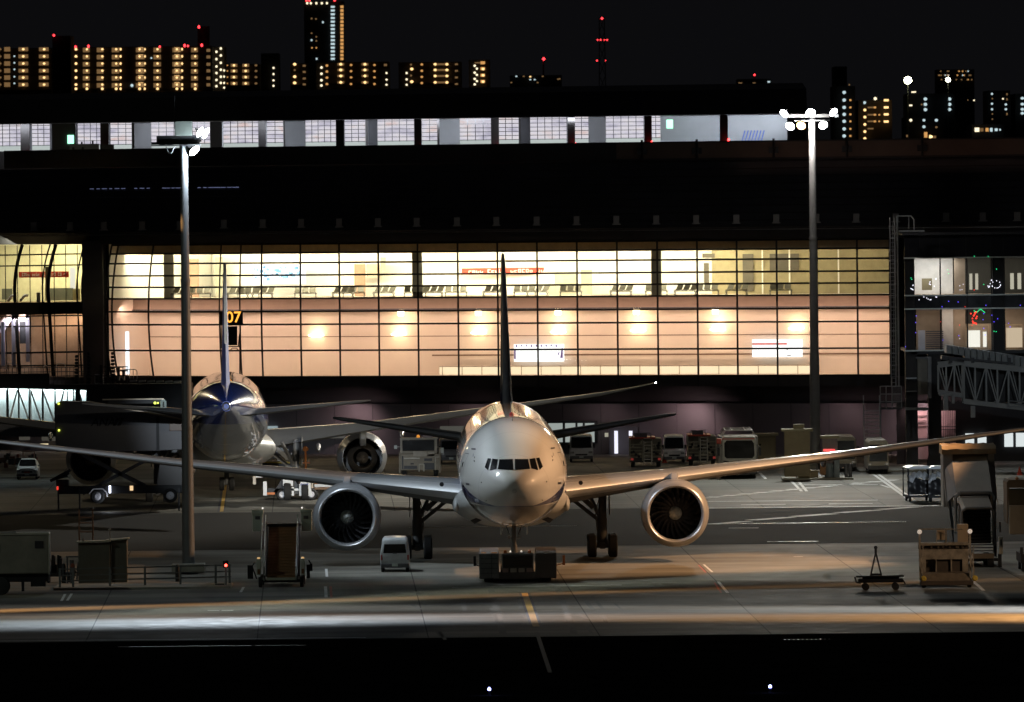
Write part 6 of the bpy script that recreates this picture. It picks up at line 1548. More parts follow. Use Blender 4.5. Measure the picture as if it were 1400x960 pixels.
b = MB().tube((-.33,-.1,0),(-.33,-.1,2.2),.035); b.lathe([(0,.05),(.05,.08),(.1,.03)], (-.40,-.1,2.95), axis='z', n=10); b.tube((-.40,0,2.4),(-.40,-.1,3.0),.02); b.build('conduit', GALV, t)
t = thing('ladder_frame', 'rusty brown ladder frame standing behind the low wide cabinet', 'ladder', (near(114.5), IY+3.5, 0))
b = MB()
for s in (-.38,.38): b.bar((s,0,0),(s,0,4.15),.09,.09)
for z in (2.9,3.7,3.4): b.tube((-.38,0,z),(.38,0,z),.04)
b.build('frame', mat('rust_brown', (.20,.10,.06), .7), t)
b = MB(); b.lathe([(-.04,.02),(.04,.05)], (.42,0,4.2), n=8, cap1=True); b.bar((.0,0,4.15),(.3,0,4.3),.03,.03); b.build('top_bracket', GALV, t)
t = thing('valve_stand', 'small pipe stand with valves and a pale top plate left of the low cabinet', 'valve stand', (near(98), IY+.3, .14))
b = MB().box(-.32,.35,-.1,.3,1.45,1.52).tube((-.25,0,0),(-.25,0,1.45),.05).tube((.0,0,0),(.0,0,1.3),.12).tube((.28,0,.2),(.36,0,1.2),.05).lathe([(.5,.16),(.62,.2),(.74,.16)],(.05,-.1,0),axis='z',n=12).tube((-.35,-.1,.6),(.4,-.1,.6),.05).tube((.1,-.1,.3),(.1,-.1,1.1),.07); b.build('pipes', DGREY, t)
MB().lathe([(-.03,.12),(.03,.12)], (.05,-.25,1.0), n=14, cap0=True, cap1=True).build('valve_wheel', mat('rust_red', (.25,.06,.03), .6), t)
for x, h, lab in [(86.5, 1.1, 'short black bollard left of the pipe stand'), (248, .95, 'bollard at the mast foot before the pipe railing')]:
    tag(MB().lathe([(0,.13),(h-.1,.12),(h,.06)], axis='z', n=16, cap0=True, cap1=True).build('bollard', BLACK, smooth=True), lab, 'bollard'); bpy.context.scene.objects[-1] if False else None
for o in [o for o in bpy.data.objects if o.name.startswith('bollard') and o.get('category')]:
    o.location = (near(86.5), IY+.6, .14) if 'left of' in o['label'] else (near(242), IY+1.0, .14)
t = thing('plinth', 'pale concrete plinth around the left mast foot on the kerb island', 'plinth', (LM.x, LM.y, .0))
MB().box(-.95,.95,-.95,.95,.1,.62).build('block', mat('kerb_concrete', (.34,.33,.28), .8), t, bevel=.04)
loc = G(309, 803); t = thing('traffic_signal', 'small post signal glowing red at the right end of the near island railing', 'signal', loc)
MB().tube((0,0,.1),(0,0,1.15),.05,10).build('post', GREY, t); MB().box(-.15,.15,-.1,.1,1.1,1.48).build('signal_head', BLACK, t, bevel=.02)
MB().lathe([(-.03,.01),(-.03,.07),(0,.08)], (.01,-.11,1.22), n=14).build('red_lamp', emat('signal_red', (1,.06,.04), 9), t)
MB().box(-.6,-.1,0,.2,0,.2).build('foot_loop', DGREY, t)
# box truck at the left edge
loc = G(14, 814); t = thing('container_truck', 'dim cream container truck cut by the left edge of the picture', 'truck', (loc.x, loc.y, 0))
s = PXM(loc); CR = mat('container_dim_cream', (.25,.23,.19), .6, dirt=.3, scale=.7)
b = MB().box(-2.6, 53/s, .3, 2.8, 1.15, 3.38); b.build('container', CR, t, bevel=.07)
MB().box(-2.6,53/s+.01,.25,.32,3.30,3.40).box(53/s-.03,53/s+.03,.25,.33,1.1,3.35).build('edge_trim', mat('trim_dim', (.45,.43,.36), .4), t); MB().box(-2.0,9/s,.2,.3,3.42,3.5).build('roof_rail', GALV, t)
MB().box(34/s,46/s,.27,.31,2.55,2.95).build('vent_panel', DARK, t); MB().box(-.7,-.55,.27,.31,2.3,2.8).build('marking', DGREY, t)
MB().box(-2.6,52/s,.5,2.6,.7,1.15).box(.6,.75,.4,.6,.2,.9).box(1.1,1.9,.45,1.2,.45,.95).build('chassis', BLACK, t)
for x in (-13/s, -44/s): 
    MB().wheel((x,.45,.5), .5, .32, axis='y').build('wheel', [RUB, GREY], t, smooth=True) if False else MB().lathe([(.3,.3),(.32,.46),(.38,.5),(.62,.5),(.68,.3)], (x,0,.5), n=24, cap0=True, cap1=True).build('wheel', RUB, t, smooth=True)
tag_ = thing('service_cart', 'low dark cart with uneven load right of the container truck', 'cart', G(78, 797))
b = MB().box(-.7,.9,0,1.4,.35,.55); rnd = random.Random(2)
for i in range(14): x = rnd.uniform(-.7,.2); b.box(x,x+.12,rnd.uniform(0,1),rnd.uniform(1,1.3),.5,rnd.uniform(.9,1.55))
b.build('cart_bed', BLACK, tag_); wheels(tag_, (-.5,.7), (.3,1.1), .2, .14)

# passenger stairs at the left, seen from their foot
loc = G(384, 804); ps = thing('passenger_stairs', 'open mobile passenger stairs with brown steps and two white side lamps boxes', 'passenger stairs', (loc.x, loc.y, 0))
ps['label'] = 'open mobile passenger stairs with brown steps between the left mast and engine'
s = PXM(loc); TREAD = mat('stair_tread_brown', (.36,.20,.10), .75, dirt=.2)
b = MB(); n = 18
for i in range(n): b.box(-.78,.78,.4+i*.30,.72+i*.30,.50+i*.155,.54+i*.155); b.box(-.78,.78,.72+i*.30-.02,.72+i*.30,.52+i*.155,.67+i*.155)
b.build('step', TREAD, ps)
PALE = mat('stair_pale_green_white', (.55,.62,.55), .45)
b = MB()
for x in (-.90,.90): b.bar((x,.3,.55),(x,5.8,3.4),.07,.30)
b.build('side_beam', DGREY, ps)
b = MB()
for x in (-.94,.84): b.bar((x,.35,1.15),(x,5.8,3.85),.05,.06); b.bar((x,.35,.4),(x,.35,1.15),.05,.05)
for x in (-1.12,): b.bar((x,.5,1.2),(x,5.9,4.0),.05,.14)
b.build('handrail', PALE, ps)
for s2, sl in ((-1,0),(1,1)):
    b = MB(); x0 = -1.68 if s2<0 else 1.02
    if not sl: b.box(x0,x0+.58,5.6,6.3,2.95,4.1).box(x0-.03,x0+.6,5.55,6.3,3.9,4.15)
    else: b.prism([(x0+.06,2.95),(x0+.60,2.95),(x0+.60,4.1),(x0,4.1)],5.6,6.3).box(x0-.02,x0+.62,5.55,6.3,3.98,4.15)
    o = b.build('side_box', PALE, ps, bevel=.03)
    b = MB(); b.box(x0+.15,x0+.42,5.56,5.6,3.62,3.8); b.build('box_vent', DGREY, o)
for s2 in (-1,1):
    o = MB().box(s2*1.22-.13,s2*1.22+.13,.1,.4,.70,1.62).build('lamp_box', mat('lamp_box_white', (.66,.68,.60), .4), ps, bevel=.03)
    MB().box(s2*1.22-.07,s2*1.22+.07,.07,.1,.78,1.05).build('amber_reflector', mat('amber_dark', (.22,.10,.03), .4), o); MB().box(s2*1.22-.08,s2*1.22+.08,.12,.3,1.62,1.7).build('marker_lamp', emat('marker_amber_dim', (.7,.45,.2), .9), o)
b = MB().box(-.80,.80,.28,.38,.42,.56); b.build('bottom_plate', mat('bottom_plate_cream', (.60,.60,.48), .5), ps)
b = MB().box(-1.1,1.1,.4,6,.30,.45).bar((-.9,4.5,.4),(-.9,5.6,3.2),.12,.12).bar((.9,4.5,.4),(.9,5.6,3.2),.12,.12).box(-1.0,1.0,5.6,6.8,3.2,3.35); b.path([(-1.35,.6,.5),(-1.6,.7,1.2),(-1.45,.7,1.4)], .04); b.path([(1.45,.6,.6),(1.7,.7,1.2),(1.55,.7,1.5)], .04); b.box(1.6,1.75,.6,.7,.9,1.3); b.box(-1.85,-1.55,.6,.9,.5,1.25); b.box(1.42,1.6,.6,.9,.5,1.25); b.build('chassis', BLACK, ps)
wheels(ps, (-1.15,1.15), (.9,4.6), .3, .2)
for s2 in (-1,1): MB().lathe([(-.05,.05),(.02,.02)], (s2*1.1,5.5,4.25), n=8).build('top_lamp', emat('tiny_cream_lamp', (1,.95,.85), 1.4), ps)

# covered passenger stairs at the right
loc = G(1337, 777); cs = thing('covered_passenger_stairs', 'tan covered passenger stairs with stepped canopy roof near the right edge', 'passenger stairs', (loc.x, loc.y, 0))
TAN = mat('canopy_tan', (.52,.45,.37), .55, dirt=.12); TANS = mat('canopy_side_shaded', (.22,.21,.20), .6)
def PZ(py, dy): return CH - (py - HZ - 6.8) * (loc.y+dy)/F
def XX(px, dy): return (px-1337)*(loc.y+dy)/F
b = MB()   # upper canopy: bay with bevelled edges sloping towards the camera
yT, yB = 9.5, 5.2
up = [(XX(1313,yT),yT,PZ(634,yT)),(XX(1361,yT),yT,PZ(632,yT)),(XX(1363.5,yB),yB,PZ(687,yB)),(XX(1314.5,yB),yB,PZ(688,yB))]
b.quad(*up, 0)
b.quad((XX(1303,yT),yT+.3,PZ(640,yT)),up[0],up[3],(XX(1303,yB),yB+.6,PZ(700,yB)),1)
b.quad(up[1],(XX(1372,yT),yT+.3,PZ(638,yT)),(XX(1371,yB),yB+.6,PZ(700,yB)),up[2],0)
for px, mi in ((1302,1),(1372,0)):
    b.quad((XX(px,yT),yT+.3,PZ(640,yT)),(XX(px,yB),yB+.6,PZ(706,yB)),(XX(px,yB),yB+.6,PZ(706,yB)-.1),(XX(px,yT),yT+4,PZ(640,yT)),mi)
b.build('upper_canopy', [TAN, TANS], cs, fix=False)
b = MB().box(XX(1301,yT),XX(1314,yT),yT-.8,yT+2.5,PZ(706,yT),PZ(628,yT)); b.build('canopy_side', TANS, cs)
b = MB().box(XX(1362,yT),XX(1371,yT),yT-.8,yT+2.5,PZ(706,yT),PZ(628,yT)); b.build('canopy_side', mat('canopy_side_lit', (.36,.30,.24), .6), cs)  # left side darker, right paler: side light put into the canopy colours
b = MB(); rings = []
for k in range(12):
    u = k/11; x = XX(1299+74*u, yT); wob = .03*math.sin(k*2.3)
    rings.append([Vector((x,yT-1.0+wob,PZ(634,yT))), Vector((x,yT-1.05+wob,PZ(627+.6*math.sin(k*1.7),yT))), Vector((x,yT-.8,PZ(622.5,yT)+wob*.5)), Vector((x,yT+2.3,PZ(621,yT)+wob)), Vector((x,yT+2.6,PZ(634,yT)))])
b.loft(rings); b.build('canopy_cover', mat('folded_tarp_brown', (.34,.25,.15), .38, dirt=.3), cs, smooth=True)
y2 = 3.2
b = MB()
b.quad((XX(1320,yB),yB,PZ(692,yB)),(XX(1358,yB),yB,PZ(692,yB)),(XX(1361,y2),y2,PZ(708,y2)),(XX(1324,y2),y2,PZ(708.5,y2)))
b.quad((XX(1316,yB),yB,PZ(695,yB)),(XX(1320,yB),yB,PZ(692,yB)),(XX(1324,y2),y2,PZ(708.5,y2)),(XX(1320,y2),y2,PZ(713,y2)))
b.build('lower_canopy', TAN, cs, fix=False)
b = MB()
P_ = lambda px, py, d: Vector((XX(px,d), d, PZ(py,d)))
b.path([P_(1313,694,5),P_(1319,687.5,5),P_(1362,687.5,5),P_(1366,692,5),P_(1366,770,5)], .10, 6); b.path([P_(1313,694,5),P_(1313,770,5)], .10, 6)
b.path([P_(1319,713,3),P_(1325,708.5,3),P_(1358,708.5,3),P_(1363,713,3),P_(1363,760,3)], .08, 6); b.path([P_(1319,713,3),P_(1319,755,3)], .08, 6)
b.build('canopy_frame', mat('canopy_frame_grey', (.25,.23,.21), .5), cs)
b = MB()
for i in range(16): b.box(XX(1321,2),XX(1360,2),.9+i*.3,1.2+i*.3,.75+i*.17,.80+i*.17)
b.build('step', DARK, cs)
b = MB().quad(P_(1320,757,1.2),P_(1320,709,3.4),P_(1318,700,6),P_(1318,757,6)).quad(P_(1362,757,1.2),P_(1362,709,3.4),P_(1364,700,6),P_(1364,757,6)).box(XX(1320,6),XX(1362,6),6,6.1,1.2,4.4); b.build('stairwell_side', BLACK, cs, fix=False)
MB().box(XX(1331,1),XX(1360,1),.8,.9,.52,.80).build('bottom_plate', mat('plate_brown', (.24,.18,.12), .6), cs)
b = MB().box(XX(1312,1),XX(1366,1),1.2,9,.35,.52).bar((XX(1312,1),4,.4),(XX(1308,9),9,4.0),.15,.15).bar((XX(1366,1),4,.4),(XX(1370,9),9,4.0),.15,.15); b.build('chassis', BLACK, cs)
o = MB().box(XX(1367,1),XX(1372.5,1),.9,1.2,.75,1.75).build('lamp_box', mat('lamp_box_tan', (.62,.54,.42), .4), cs, bevel=.03)
MB().box(XX(1369,1),XX(1371,1),.87,.9,1.25,1.6).build('mark', DARK, o)
wheels(cs, (XX(1356,1), XX(1316,1)), (1.2,6.5), .33, .34)
MB().box(XX(1366,1),XX(1371,1),1.1,1.3,.0,.75).tube((XX(1369,1),1.0,2.0),(XX(1369,1),1.0,2.6),.05).build_each('side_post', DARK, cs)
# more stairs at the right edge
loc = G(1404, 782); es = thing('covered_passenger_stairs', 'covered passenger stairs with a cream lower panel cut by the right edge', 'passenger stairs', (loc.x, loc.y, 0))
s = PXM(loc)
MB().prism([(-20/s,4.9),(-17/s,5.05),(2.0,5.05),(2.0,4.6),(-17/s,4.6),(-19/s,.95+1.6),(-20/s,2.6)], 5, 9).build('canopy_frame', mat('edge_stairs_brown', (.16,.12,.08), .6), es)
MB().box(-17/s,1.6,5.4,5.5,2.55,4.55).build('canopy_window', mat('canopy_dim_glass', (.10,.09,.06), .3), es); MB().box(-17.5/s,1.6,4.9,5.3,1.95,3.6).build('side_panel', mat('edge_panel_cream', (.33,.28,.21), .6), es, bevel=.03)
MB().lathe([(0,.08),(.12,.1),(.2,.02)], (-6/s,5,5.05), axis='z', n=10).build('beacon', mat('beacon_amber_off', (.4,.2,.08), .4), es)
MB().box(-8/s,1.5,0,5,.5,1.0).build('chassis', BLACK, es); MB().box(-9/s,-5/s,-.1,.2,1.0,1.4).build('lamp_box', DARK, es, bevel=.03); wheels(es, (-3/s,1.2), (.5,4), .33, .3)

# pallet loader in front, right
loc = G(1296, 804); pl_ = thing('pallet_loader', 'rusty tan baggage pallet loader with side posts and yellow wheels, right foreground', 'loader', (loc.x, loc.y, 0))
s = PXM(loc); RT = mat('loader_rusty_tan', (.30,.25,.19), .65, dirt=.45, scale=3); RD = mat('loader_dark_rust', (.07,.05,.035), .7, dirt=.4, scale=3)
X_ = lambda px: (px-1296)/s
b = MB(); b.taper(X_(1259),X_(1329),.0,.5,.38, X_(1262),X_(1327),.5,2.6,.78); b.build('ramp_deck', mat('ramp_worn_steel', (.17,.13,.09), .6, dirt=.5, scale=3), pl_)
MB().box(X_(1259),X_(1331),-.08,.4,.15,.40).build('front_skirt', RD, pl_, bevel=.03)
b = MB().box(X_(1262),X_(1328),2.6,2.7,1.45,2.0).box(X_(1261),X_(1269),2.6,2.75,.75,1.45).box(X_(1319),X_(1327),2.6,2.75,.75,1.45)
for px in (1283,1304): b.box(X_(px)-.04,X_(px)+.04,2.6,2.7,.75,1.45)
b.box(X_(1262),X_(1328),2.5,4,2.22,2.36); b.build('rear_frame', RT, pl_, bevel=.015)
MB().box(X_(1262),X_(1328),2.75,2.8,.75,1.45).box(X_(1260),X_(1328),2.7,3.9,2.0,2.22).build('dark_bay', RD, pl_)
rnd = random.Random(5); b = MB()
for i in range(22): x = X_(1264+rnd.random()*62); b.lathe([(-.05,.05),(.05,.06)], (x,2.62,2.08+rnd.random()*.25), n=8, cap0=True)
b.build('roller_ball', mat('roller_steel', (.35,.28,.2), .3, .7), pl_)
b = MB()
for px in (1258.5,1327.5): 
    b.bar((X_(px),.2,.5),(X_(px),.6,3.0),.10,.12); b.bar((X_(px)+.12,.25,.6),(X_(px)+.2,.7,2.3),.05,.06); b.path([(X_(px)+.1,.1,.5),(X_(px)+.2,.05,1.0),(X_(px)+.05,.1,1.5),(X_(px)+.12,.2,1.9)], .03)
b.build_each('side_post', RT, pl_)
for px in (1258.5,1327.5): MB().lathe([(-.08,.10),(.06,.13),(.10,.05)], (X_(px),.45,3.05), n=12, cap0=True, cap1=True).build('post_lamp', mat('lamp_cream_glow', (.8,.72,.6), .3, emit=(.6,.5,.42), es=.6), pl_, smooth=True)  # unlit post lamps given a faint glow in the material
b = MB().path([(X_(1259),2.6,3.05),(X_(1259),2.6,3.12),(X_(1297),2.6,3.12),(X_(1297),2.6,2.3)], .035).tube((X_(1284),2.6,3.1),(X_(1284),2.6,2.3),.02).tube((X_(1320),2.4,3.1),(X_(1297),2.6,3.1),.03).tube((X_(1259),2.6,2.3),(X_(1327),2.6,2.38),.03); b.build('hand_rail', RT, pl_)
MB().box(X_(1313),X_(1328),2.9,3.7,2.2,3.35).box(X_(1285),X_(1296),2.9,3.0,2.5,3.05).build_each('control_box', mat('control_box_tan', (.34,.25,.16), .6), pl_, bevel=.02)
MB().box(X_(1308.5),X_(1313),2.7,3,2.36,2.95).build('blue_panel', mat('panel_blue_grey', (.16,.22,.30), .5), pl_)
for px in (1263,1333): MB().lathe([(-.04,.02),(-.05,.09),(0,.15),(.08,.16)], (X_(px),-.05,.52), n=16).build('yellow_roller', YEL, pl_, smooth=True)
b = MB()
for px in (1275,1290,1305,1318): b.lathe([(-.01,.10),(.01,.10)], (X_(px),1.6,.66), axis='z', n=12, cap1=True)
b.build('deck_hole', BLACK, pl_); wheels(pl_, (X_(1264),X_(1326)), (.6,3.2), .28, .22)
# dolly with A frame
loc = G(1203, 807.5); dl = thing('a_frame_dolly', 'low black dolly carrying an upright A shaped tow frame, right foreground', 'dolly', (loc.x, loc.y, 0))
s = PXM(loc); X_ = lambda px: (px-1203)/s
MB().box(X_(1174),X_(1235),.2,1.6,.42,.62).box(X_(1172),X_(1234),.15,.25,.72,.80).box(X_(1172),X_(1238),1.5,1.6,.66,.76).box(X_(1180),X_(1230),.3,1.4,.62,.78).build('deck', BLACK, dl, bevel=.02)
b = MB().bar((X_(1191),.6,.75),(X_(1198.5),.8,2.05),.09,.09).bar((X_(1206),.6,.75),(X_(1198.5),.8,2.05),.09,.09).bar((X_(1192),.6,.85),(X_(1205),.6,.85),.06,.10).bar((X_(1198.5),.8,2.0),(X_(1198.5),.8,2.30),.13,.13).lathe([(-.05,.10),(.05,.10)], (X_(1198.5),.8,2.3), n=12, cap0=True, cap1=True)
b.build('a_frame', BLACK, dl)
b = MB().path([(X_(1169),.1,.75),(X_(1171),.1,.45),(X_(1177),.1,.42)], .05).bar((X_(1234),.1,.6),(X_(1238),.0,.35),.06,.06); b.build('tow_hook', DARK, dl)
for px in (1184,1225):
    for y in (.35,1.35): MB().lathe([(-.08,.12),(-.07,.19),(.07,.19),(.08,.12)], (X_(px),y,.19), n=16, cap0=True, cap1=True).build('wheel', RUB, dl, smooth=True)
# tow tractor in front of the nose gear
loc = G(708.5, 786); tt = thing('aircraft_tug', 'wide low dark aircraft tow tractor holding the airliner nose gear', 'aircraft tug', (loc.x, loc.y, 0))
tt.location.y = NB.y - 11.2; s = F/tt.location.y; X_ = lambda px: (px-708.5)/s
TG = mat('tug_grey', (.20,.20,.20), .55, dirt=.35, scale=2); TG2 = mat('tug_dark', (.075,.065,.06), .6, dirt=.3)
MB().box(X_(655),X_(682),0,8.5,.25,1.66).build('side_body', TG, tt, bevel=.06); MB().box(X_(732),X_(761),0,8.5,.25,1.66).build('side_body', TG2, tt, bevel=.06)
b = MB()
for i in range(4): b.box(X_(657),X_(680),-.02,.0,.55+i*.27,.57+i*.27)
b.box(X_(672),X_(672.5),-.02,.0,.3,1.6); b.build('panel_line', BLACK, tt)
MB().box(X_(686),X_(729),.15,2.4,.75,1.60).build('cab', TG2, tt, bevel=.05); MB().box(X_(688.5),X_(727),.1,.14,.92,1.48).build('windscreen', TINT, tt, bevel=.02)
b = MB().bar((X_(687),.09,.8),(X_(687),.09,1.62),.05,.05).bar((X_(729),.09,.8),(X_(729),.09,1.62),.05,.05).bar((X_(687),.09,1.62),(X_(729),.09,1.62),.04,.04); b.build('cab_frame', GREY, tt)
MB().box(X_(682),X_(732),0,.4,.22,.62).box(X_(684),X_(730),.35,8,.25,.7).build('front_bumper', TG2, tt, bevel=.04)
for px, c in ((691,1),(702,0),(713,0),(724,1)): MB().box(X_(px)-.17,X_(px)+.17,-.04,.02,.60,.82).build('headlight', mat('tug_lamp_pink', (.34,.24,.22), .35) if c else mat('tug_lamp_grey', (.40,.36,.32), .35), tt, bevel=.02)
for px in (691,724): MB().lathe([(0,.08),(.12,.09),(.18,.04)], (X_(px),1,1.62), axis='z', n=12, cap1=True).build('beacon', ORANGE, tt, smooth=True)
MB().box(X_(658),X_(665),.5,.8,1.66,1.70).box(X_(672),X_(680),.5,.8,1.66,1.70).build('amber_strip', mat('amber_strip', (.6,.30,.12), .5, emit=(.45,.2,.08), es=.35), tt)
b = MB()
for i in range(5): b.box(X_(744+i*3.6),X_(746+i*3.6),.5,.6,1.66,1.70)
b.build('top_light_row', mat('row_cream', (.6,.55,.45), .5), tt)
for px, zt in ((649,1.5),(771,1.5)): MB().bar((X_(655 if px<700 else 761),.5,.95),(X_(px),.5,1.05),.05,.05).box(X_(px)-.07,X_(px)+.07,.45,.55,.95,zt).build('mirror', BLACK if px<700 else ORANGE, tt, bevel=.02)
for px in (668,747):
    for y in (1.6,6.8): MB().wheel((X_(px),y,.42), .42, .5).build('wheel', [RUB, GREY], tt, smooth=True)
MB().lathe([(-.05,.05),(.02,.05)], (X_(698),1.2,1.72), n=8, cap0=True).lathe([(-.05,.05),(.02,.05)], (X_(713),1.2,1.72), n=8, cap0=True).build('work_lamp', emat('work_lamp_cream', (1,.9,.75), 1.0), tt)

# high lift catering truck before the second airliner
CYY = 655.0; loc = Vector((U(168,620,CYY).x, CYY, 0)); ct = thing('catering_truck', 'raised dark high lift catering truck with faint lettering beside the second airliner', 'catering truck', loc)
s = F/CYY; cz = lambda py, px=168: CH - (py - HZ + (px-700)*.0108)/s; X_ = lambda px: (px-168)/s
BOX = mat('catering_body_grey', (.15,.145,.155), .55, dirt=.15, scale=.6)
b = MB(); b.prism([(X_(76),cz(617)),(X_(215),cz(617)),(X_(262),cz(615)),(X_(262),cz(578)),(X_(200),cz(563)),(X_(120),cz(549)),(X_(82),cz(548)),(X_(76),cz(552))], 0, 2.5); b.build('box_body', BOX, ct, bevel=.05)
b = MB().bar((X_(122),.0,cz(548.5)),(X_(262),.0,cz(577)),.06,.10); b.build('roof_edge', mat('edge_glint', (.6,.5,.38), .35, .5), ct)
MB().box(X_(214),X_(218),-.03,.02,cz(616),cz(570)).build('panel_gap', BLACK, ct)
MB().box(X_(232),X_(262),-.04,.02,cz(590),cz(576)).build('window', mat('dim_brown_window', (.16,.10,.07), .4), ct, bevel=.03)
text_mesh('ANA', 15.5/s, BLACK, 'lettering', ct, Matrix.Translation((X_(141),-.02,cz(577.3))) @ FACE, .01, .012, .25)
b = MB()
for k in range(2): x0 = X_(154.5+k*6); b.prism([(x0,cz(582)),(x0+.22,cz(582)),(x0+.50,cz(571.5)),(x0+.28,cz(571.5))], -.03, -.005)
b.build('stripe_emblem', BLACK, ct)
b = MB()
for y in (.4, 2.0):
    b.bar((X_(112),y,cz(675)),(X_(215),y,cz(622)),.22,.22); b.bar((X_(215),y,cz(675)),(X_(112),y,cz(622)),.22,.22)
b.build('scissor_lift', DARK, ct)
MB().box(X_(80),X_(262),.1,2.4,cz(675),cz(664)).box(X_(76),X_(92),.2,2.2,cz(664),cz(655)).build('chassis', BLACK, ct, bevel=.03)
b = MB(); b.taper(X_(212),X_(262),.1,2.4,cz(672), X_(218),X_(262),.2,2.3,cz(632)); b.build('cab', mat('catering_cab', (.13,.12,.115), .5), ct, bevel=.06)
for px in (132.5, 232): MB().lathe([(.1,.02),(.08,.18),(.14,.28)], (X_(px),-.1,cz(678.5)), n=20).lathe([(-.0,.28),(-.03,.40),(.05,.50),(.35,.50)], (X_(px),0,cz(678.5)), n=26, mi=1, cap1=True).build('wheel', [mat('rim_white', (.75,.75,.8), .35), RUB], ct, smooth=True)
b = MB(); wx = lambda px: X_(px)
b.path([(wx(121),-.12,cz(675)),(wx(127),-.12,cz(668)),(wx(140),-.12,cz(668)),(wx(145),-.12,cz(673)),(wx(146),-.12,cz(679))], .045); b.build('wheel_arch', mat('arch_white', (.75,.75,.78), .4), ct)
MB().box(wx(148.5),wx(151),-.12,-.05,cz(674),cz(664)).build('work_lamp', emat('work_lamp_blue_white', (.8,.85,1), 5), ct)
add_light('catering_work_light', 'POINT', loc + Vector((wx(149),-.5,.75)), 16, (.85,.9,1), size=.08)
MB().box(wx(177),wx(181.5),-.05,.05,cz(671),cz(664.5)).build('amber_lamp', emat('lamp_amber_cream', (.95,.65,.35), 1.0), ct)
MB().box(wx(77),wx(79),-.05,.05,cz(669),cz(664.5)).build('tail_light', TAILR, ct)
for py in (551,587.5): MB().lathe([(-.06,.07),(.02,.07)], (wx(81),-.02,cz(py)), n=10, cap0=True).build('marker_lamp', MARKL, ct)
MB().box(wx(107),wx(109),.0,.15,0,cz(668)).box(wx(78),wx(80),.0,.15,.1,cz(668)).box(wx(243),wx(245),.0,.15,0,cz(668)).build('outrigger', DARK, ct)
b = MB().box(wx(148),wx(222),1.0,2.3,cz(553),cz(546.5)); b.build('front_platform', DARK, ct, bevel=.03)
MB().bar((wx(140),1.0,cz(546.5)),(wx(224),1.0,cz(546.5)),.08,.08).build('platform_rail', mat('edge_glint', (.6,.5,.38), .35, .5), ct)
MB().lathe([(-.06,.09),(.02,.09)], (wx(212),.95,cz(552)), n=10, cap0=True).lathe([(-.06,.06),(.02,.06)], (wx(216),.95,cz(552)), n=10, cap0=True).build('marker_lamp', MARKL, ct)
b = MB().path([(wx(221),.9,cz(560)),(wx(221),.9,cz(549)),(wx(226),.9,cz(549)),(wx(226),.9,cz(560))], .09); b.build('hand_loop', mat('loop_pale', (.55,.65,.62), .4), ct)
b = MB()
for i in range(3): b.bar((wx(68+i*5),.2,cz(657-i*2)),(wx(96-i*2),.2,cz(642+i*4)),.12,.2)
b.build('tail_lift', DARK, ct)

# belt loader working under the second airliner's right side
loc = G(392, 684); bl = thing('belt_loader', 'bright white belt loader with orange striped conveyor by the second airliner', 'belt loader', (loc.x, loc.y, 0))
s = PXM(loc); X_ = lambda px: (px-392)/s; bz = lambda py: (684-py)/s
WB = mat('loader_bright_white', (.82,.82,.82), .4)
b = MB().bar((X_(350),.6,bz(650)),(X_(378),.6,bz(648)),.9,.30).bar((X_(386),.6,bz(649)),(X_(412),.6,bz(652)),.9,.22); b.build('conveyor', WB, bl)
MB().bar((X_(354),.1,bz(645)),(X_(376),.1,bz(646)),.1,.10).bar((X_(396),.1,bz(651)),(X_(410),.1,bz(653)),.1,.08).build('conveyor_stripe', ORANGE, bl)
MB().box(X_(387),X_(401),-.1,.3,bz(664.5),bz(655)).build('white_panel', WB, bl, bevel=.02)
MB().prism([(X_(409),bz(678)),(X_(427),bz(678)),(X_(424),bz(655)),(X_(409.5),bz(654))], -.3, .6).build('side_cover', WB, bl, bevel=.03)
text_mesh('ANA', 4.6/s, mat('ana_blue', (.03,.05,.30), .5), 'lettering', bl, Matrix.Translation((X_(415),-.32,bz(662.7))) @ FACE, .005, .005, .2)
MB().prism([(X_(418.6),bz(664.5)),(X_(420.5),bz(664.5)),(X_(422.3),bz(661)),(X_(420.4),bz(661))], -.33, -.305).box(X_(414),X_(419.5),-.32,-.305,bz(673),bz(671.2)).build('stripe_emblem', mat('ana_blue', (.03,.05,.30), .5), bl)
MB().box(X_(362),X_(430),.2,1.4,bz(675),bz(668)).prism([(X_(372),bz(676)),(X_(400),bz(676)),(X_(400),bz(654)),(X_(386),bz(654))], .2, 1.2).build('chassis', BLACK, bl)
for px in (385.6, 426): MB().lathe([(-.28,.02),(-.30,.16),(-.24,.22)], (X_(px),0,.40), n=20).lathe([(-.24,.22),(-.26,.34),(-.18,.40),(.1,.40)], (X_(px),0,.40), n=24, mi=1, cap1=True).build('wheel', [mat('rim_white', (.75,.75,.8), .35), RUB], bl, smooth=True)
MB().box(X_(360),X_(365),-.1,.2,bz(677),bz(658)).box(X_(399),X_(409),-.1,.2,bz(671),bz(668)).box(X_(399),X_(402),-.1,.2,bz(678),bz(666)).build_each('white_frame', WB, bl)
MB().box(X_(365),X_(376),-.15,.1,bz(676),bz(673)).build('orange_guard', ORANGE, bl)
b = MB().tube((X_(427),.3,bz(678)),(X_(427),.3,bz(653)),.07).bar((X_(428),.3,bz(660)),(X_(455),.3,bz(661)),.12,.16).box(X_(346),X_(350),.2,.6,bz(662),bz(645)); b.build('rail_post', mat('rail_pale_tan', (.6,.52,.42), .4), bl)
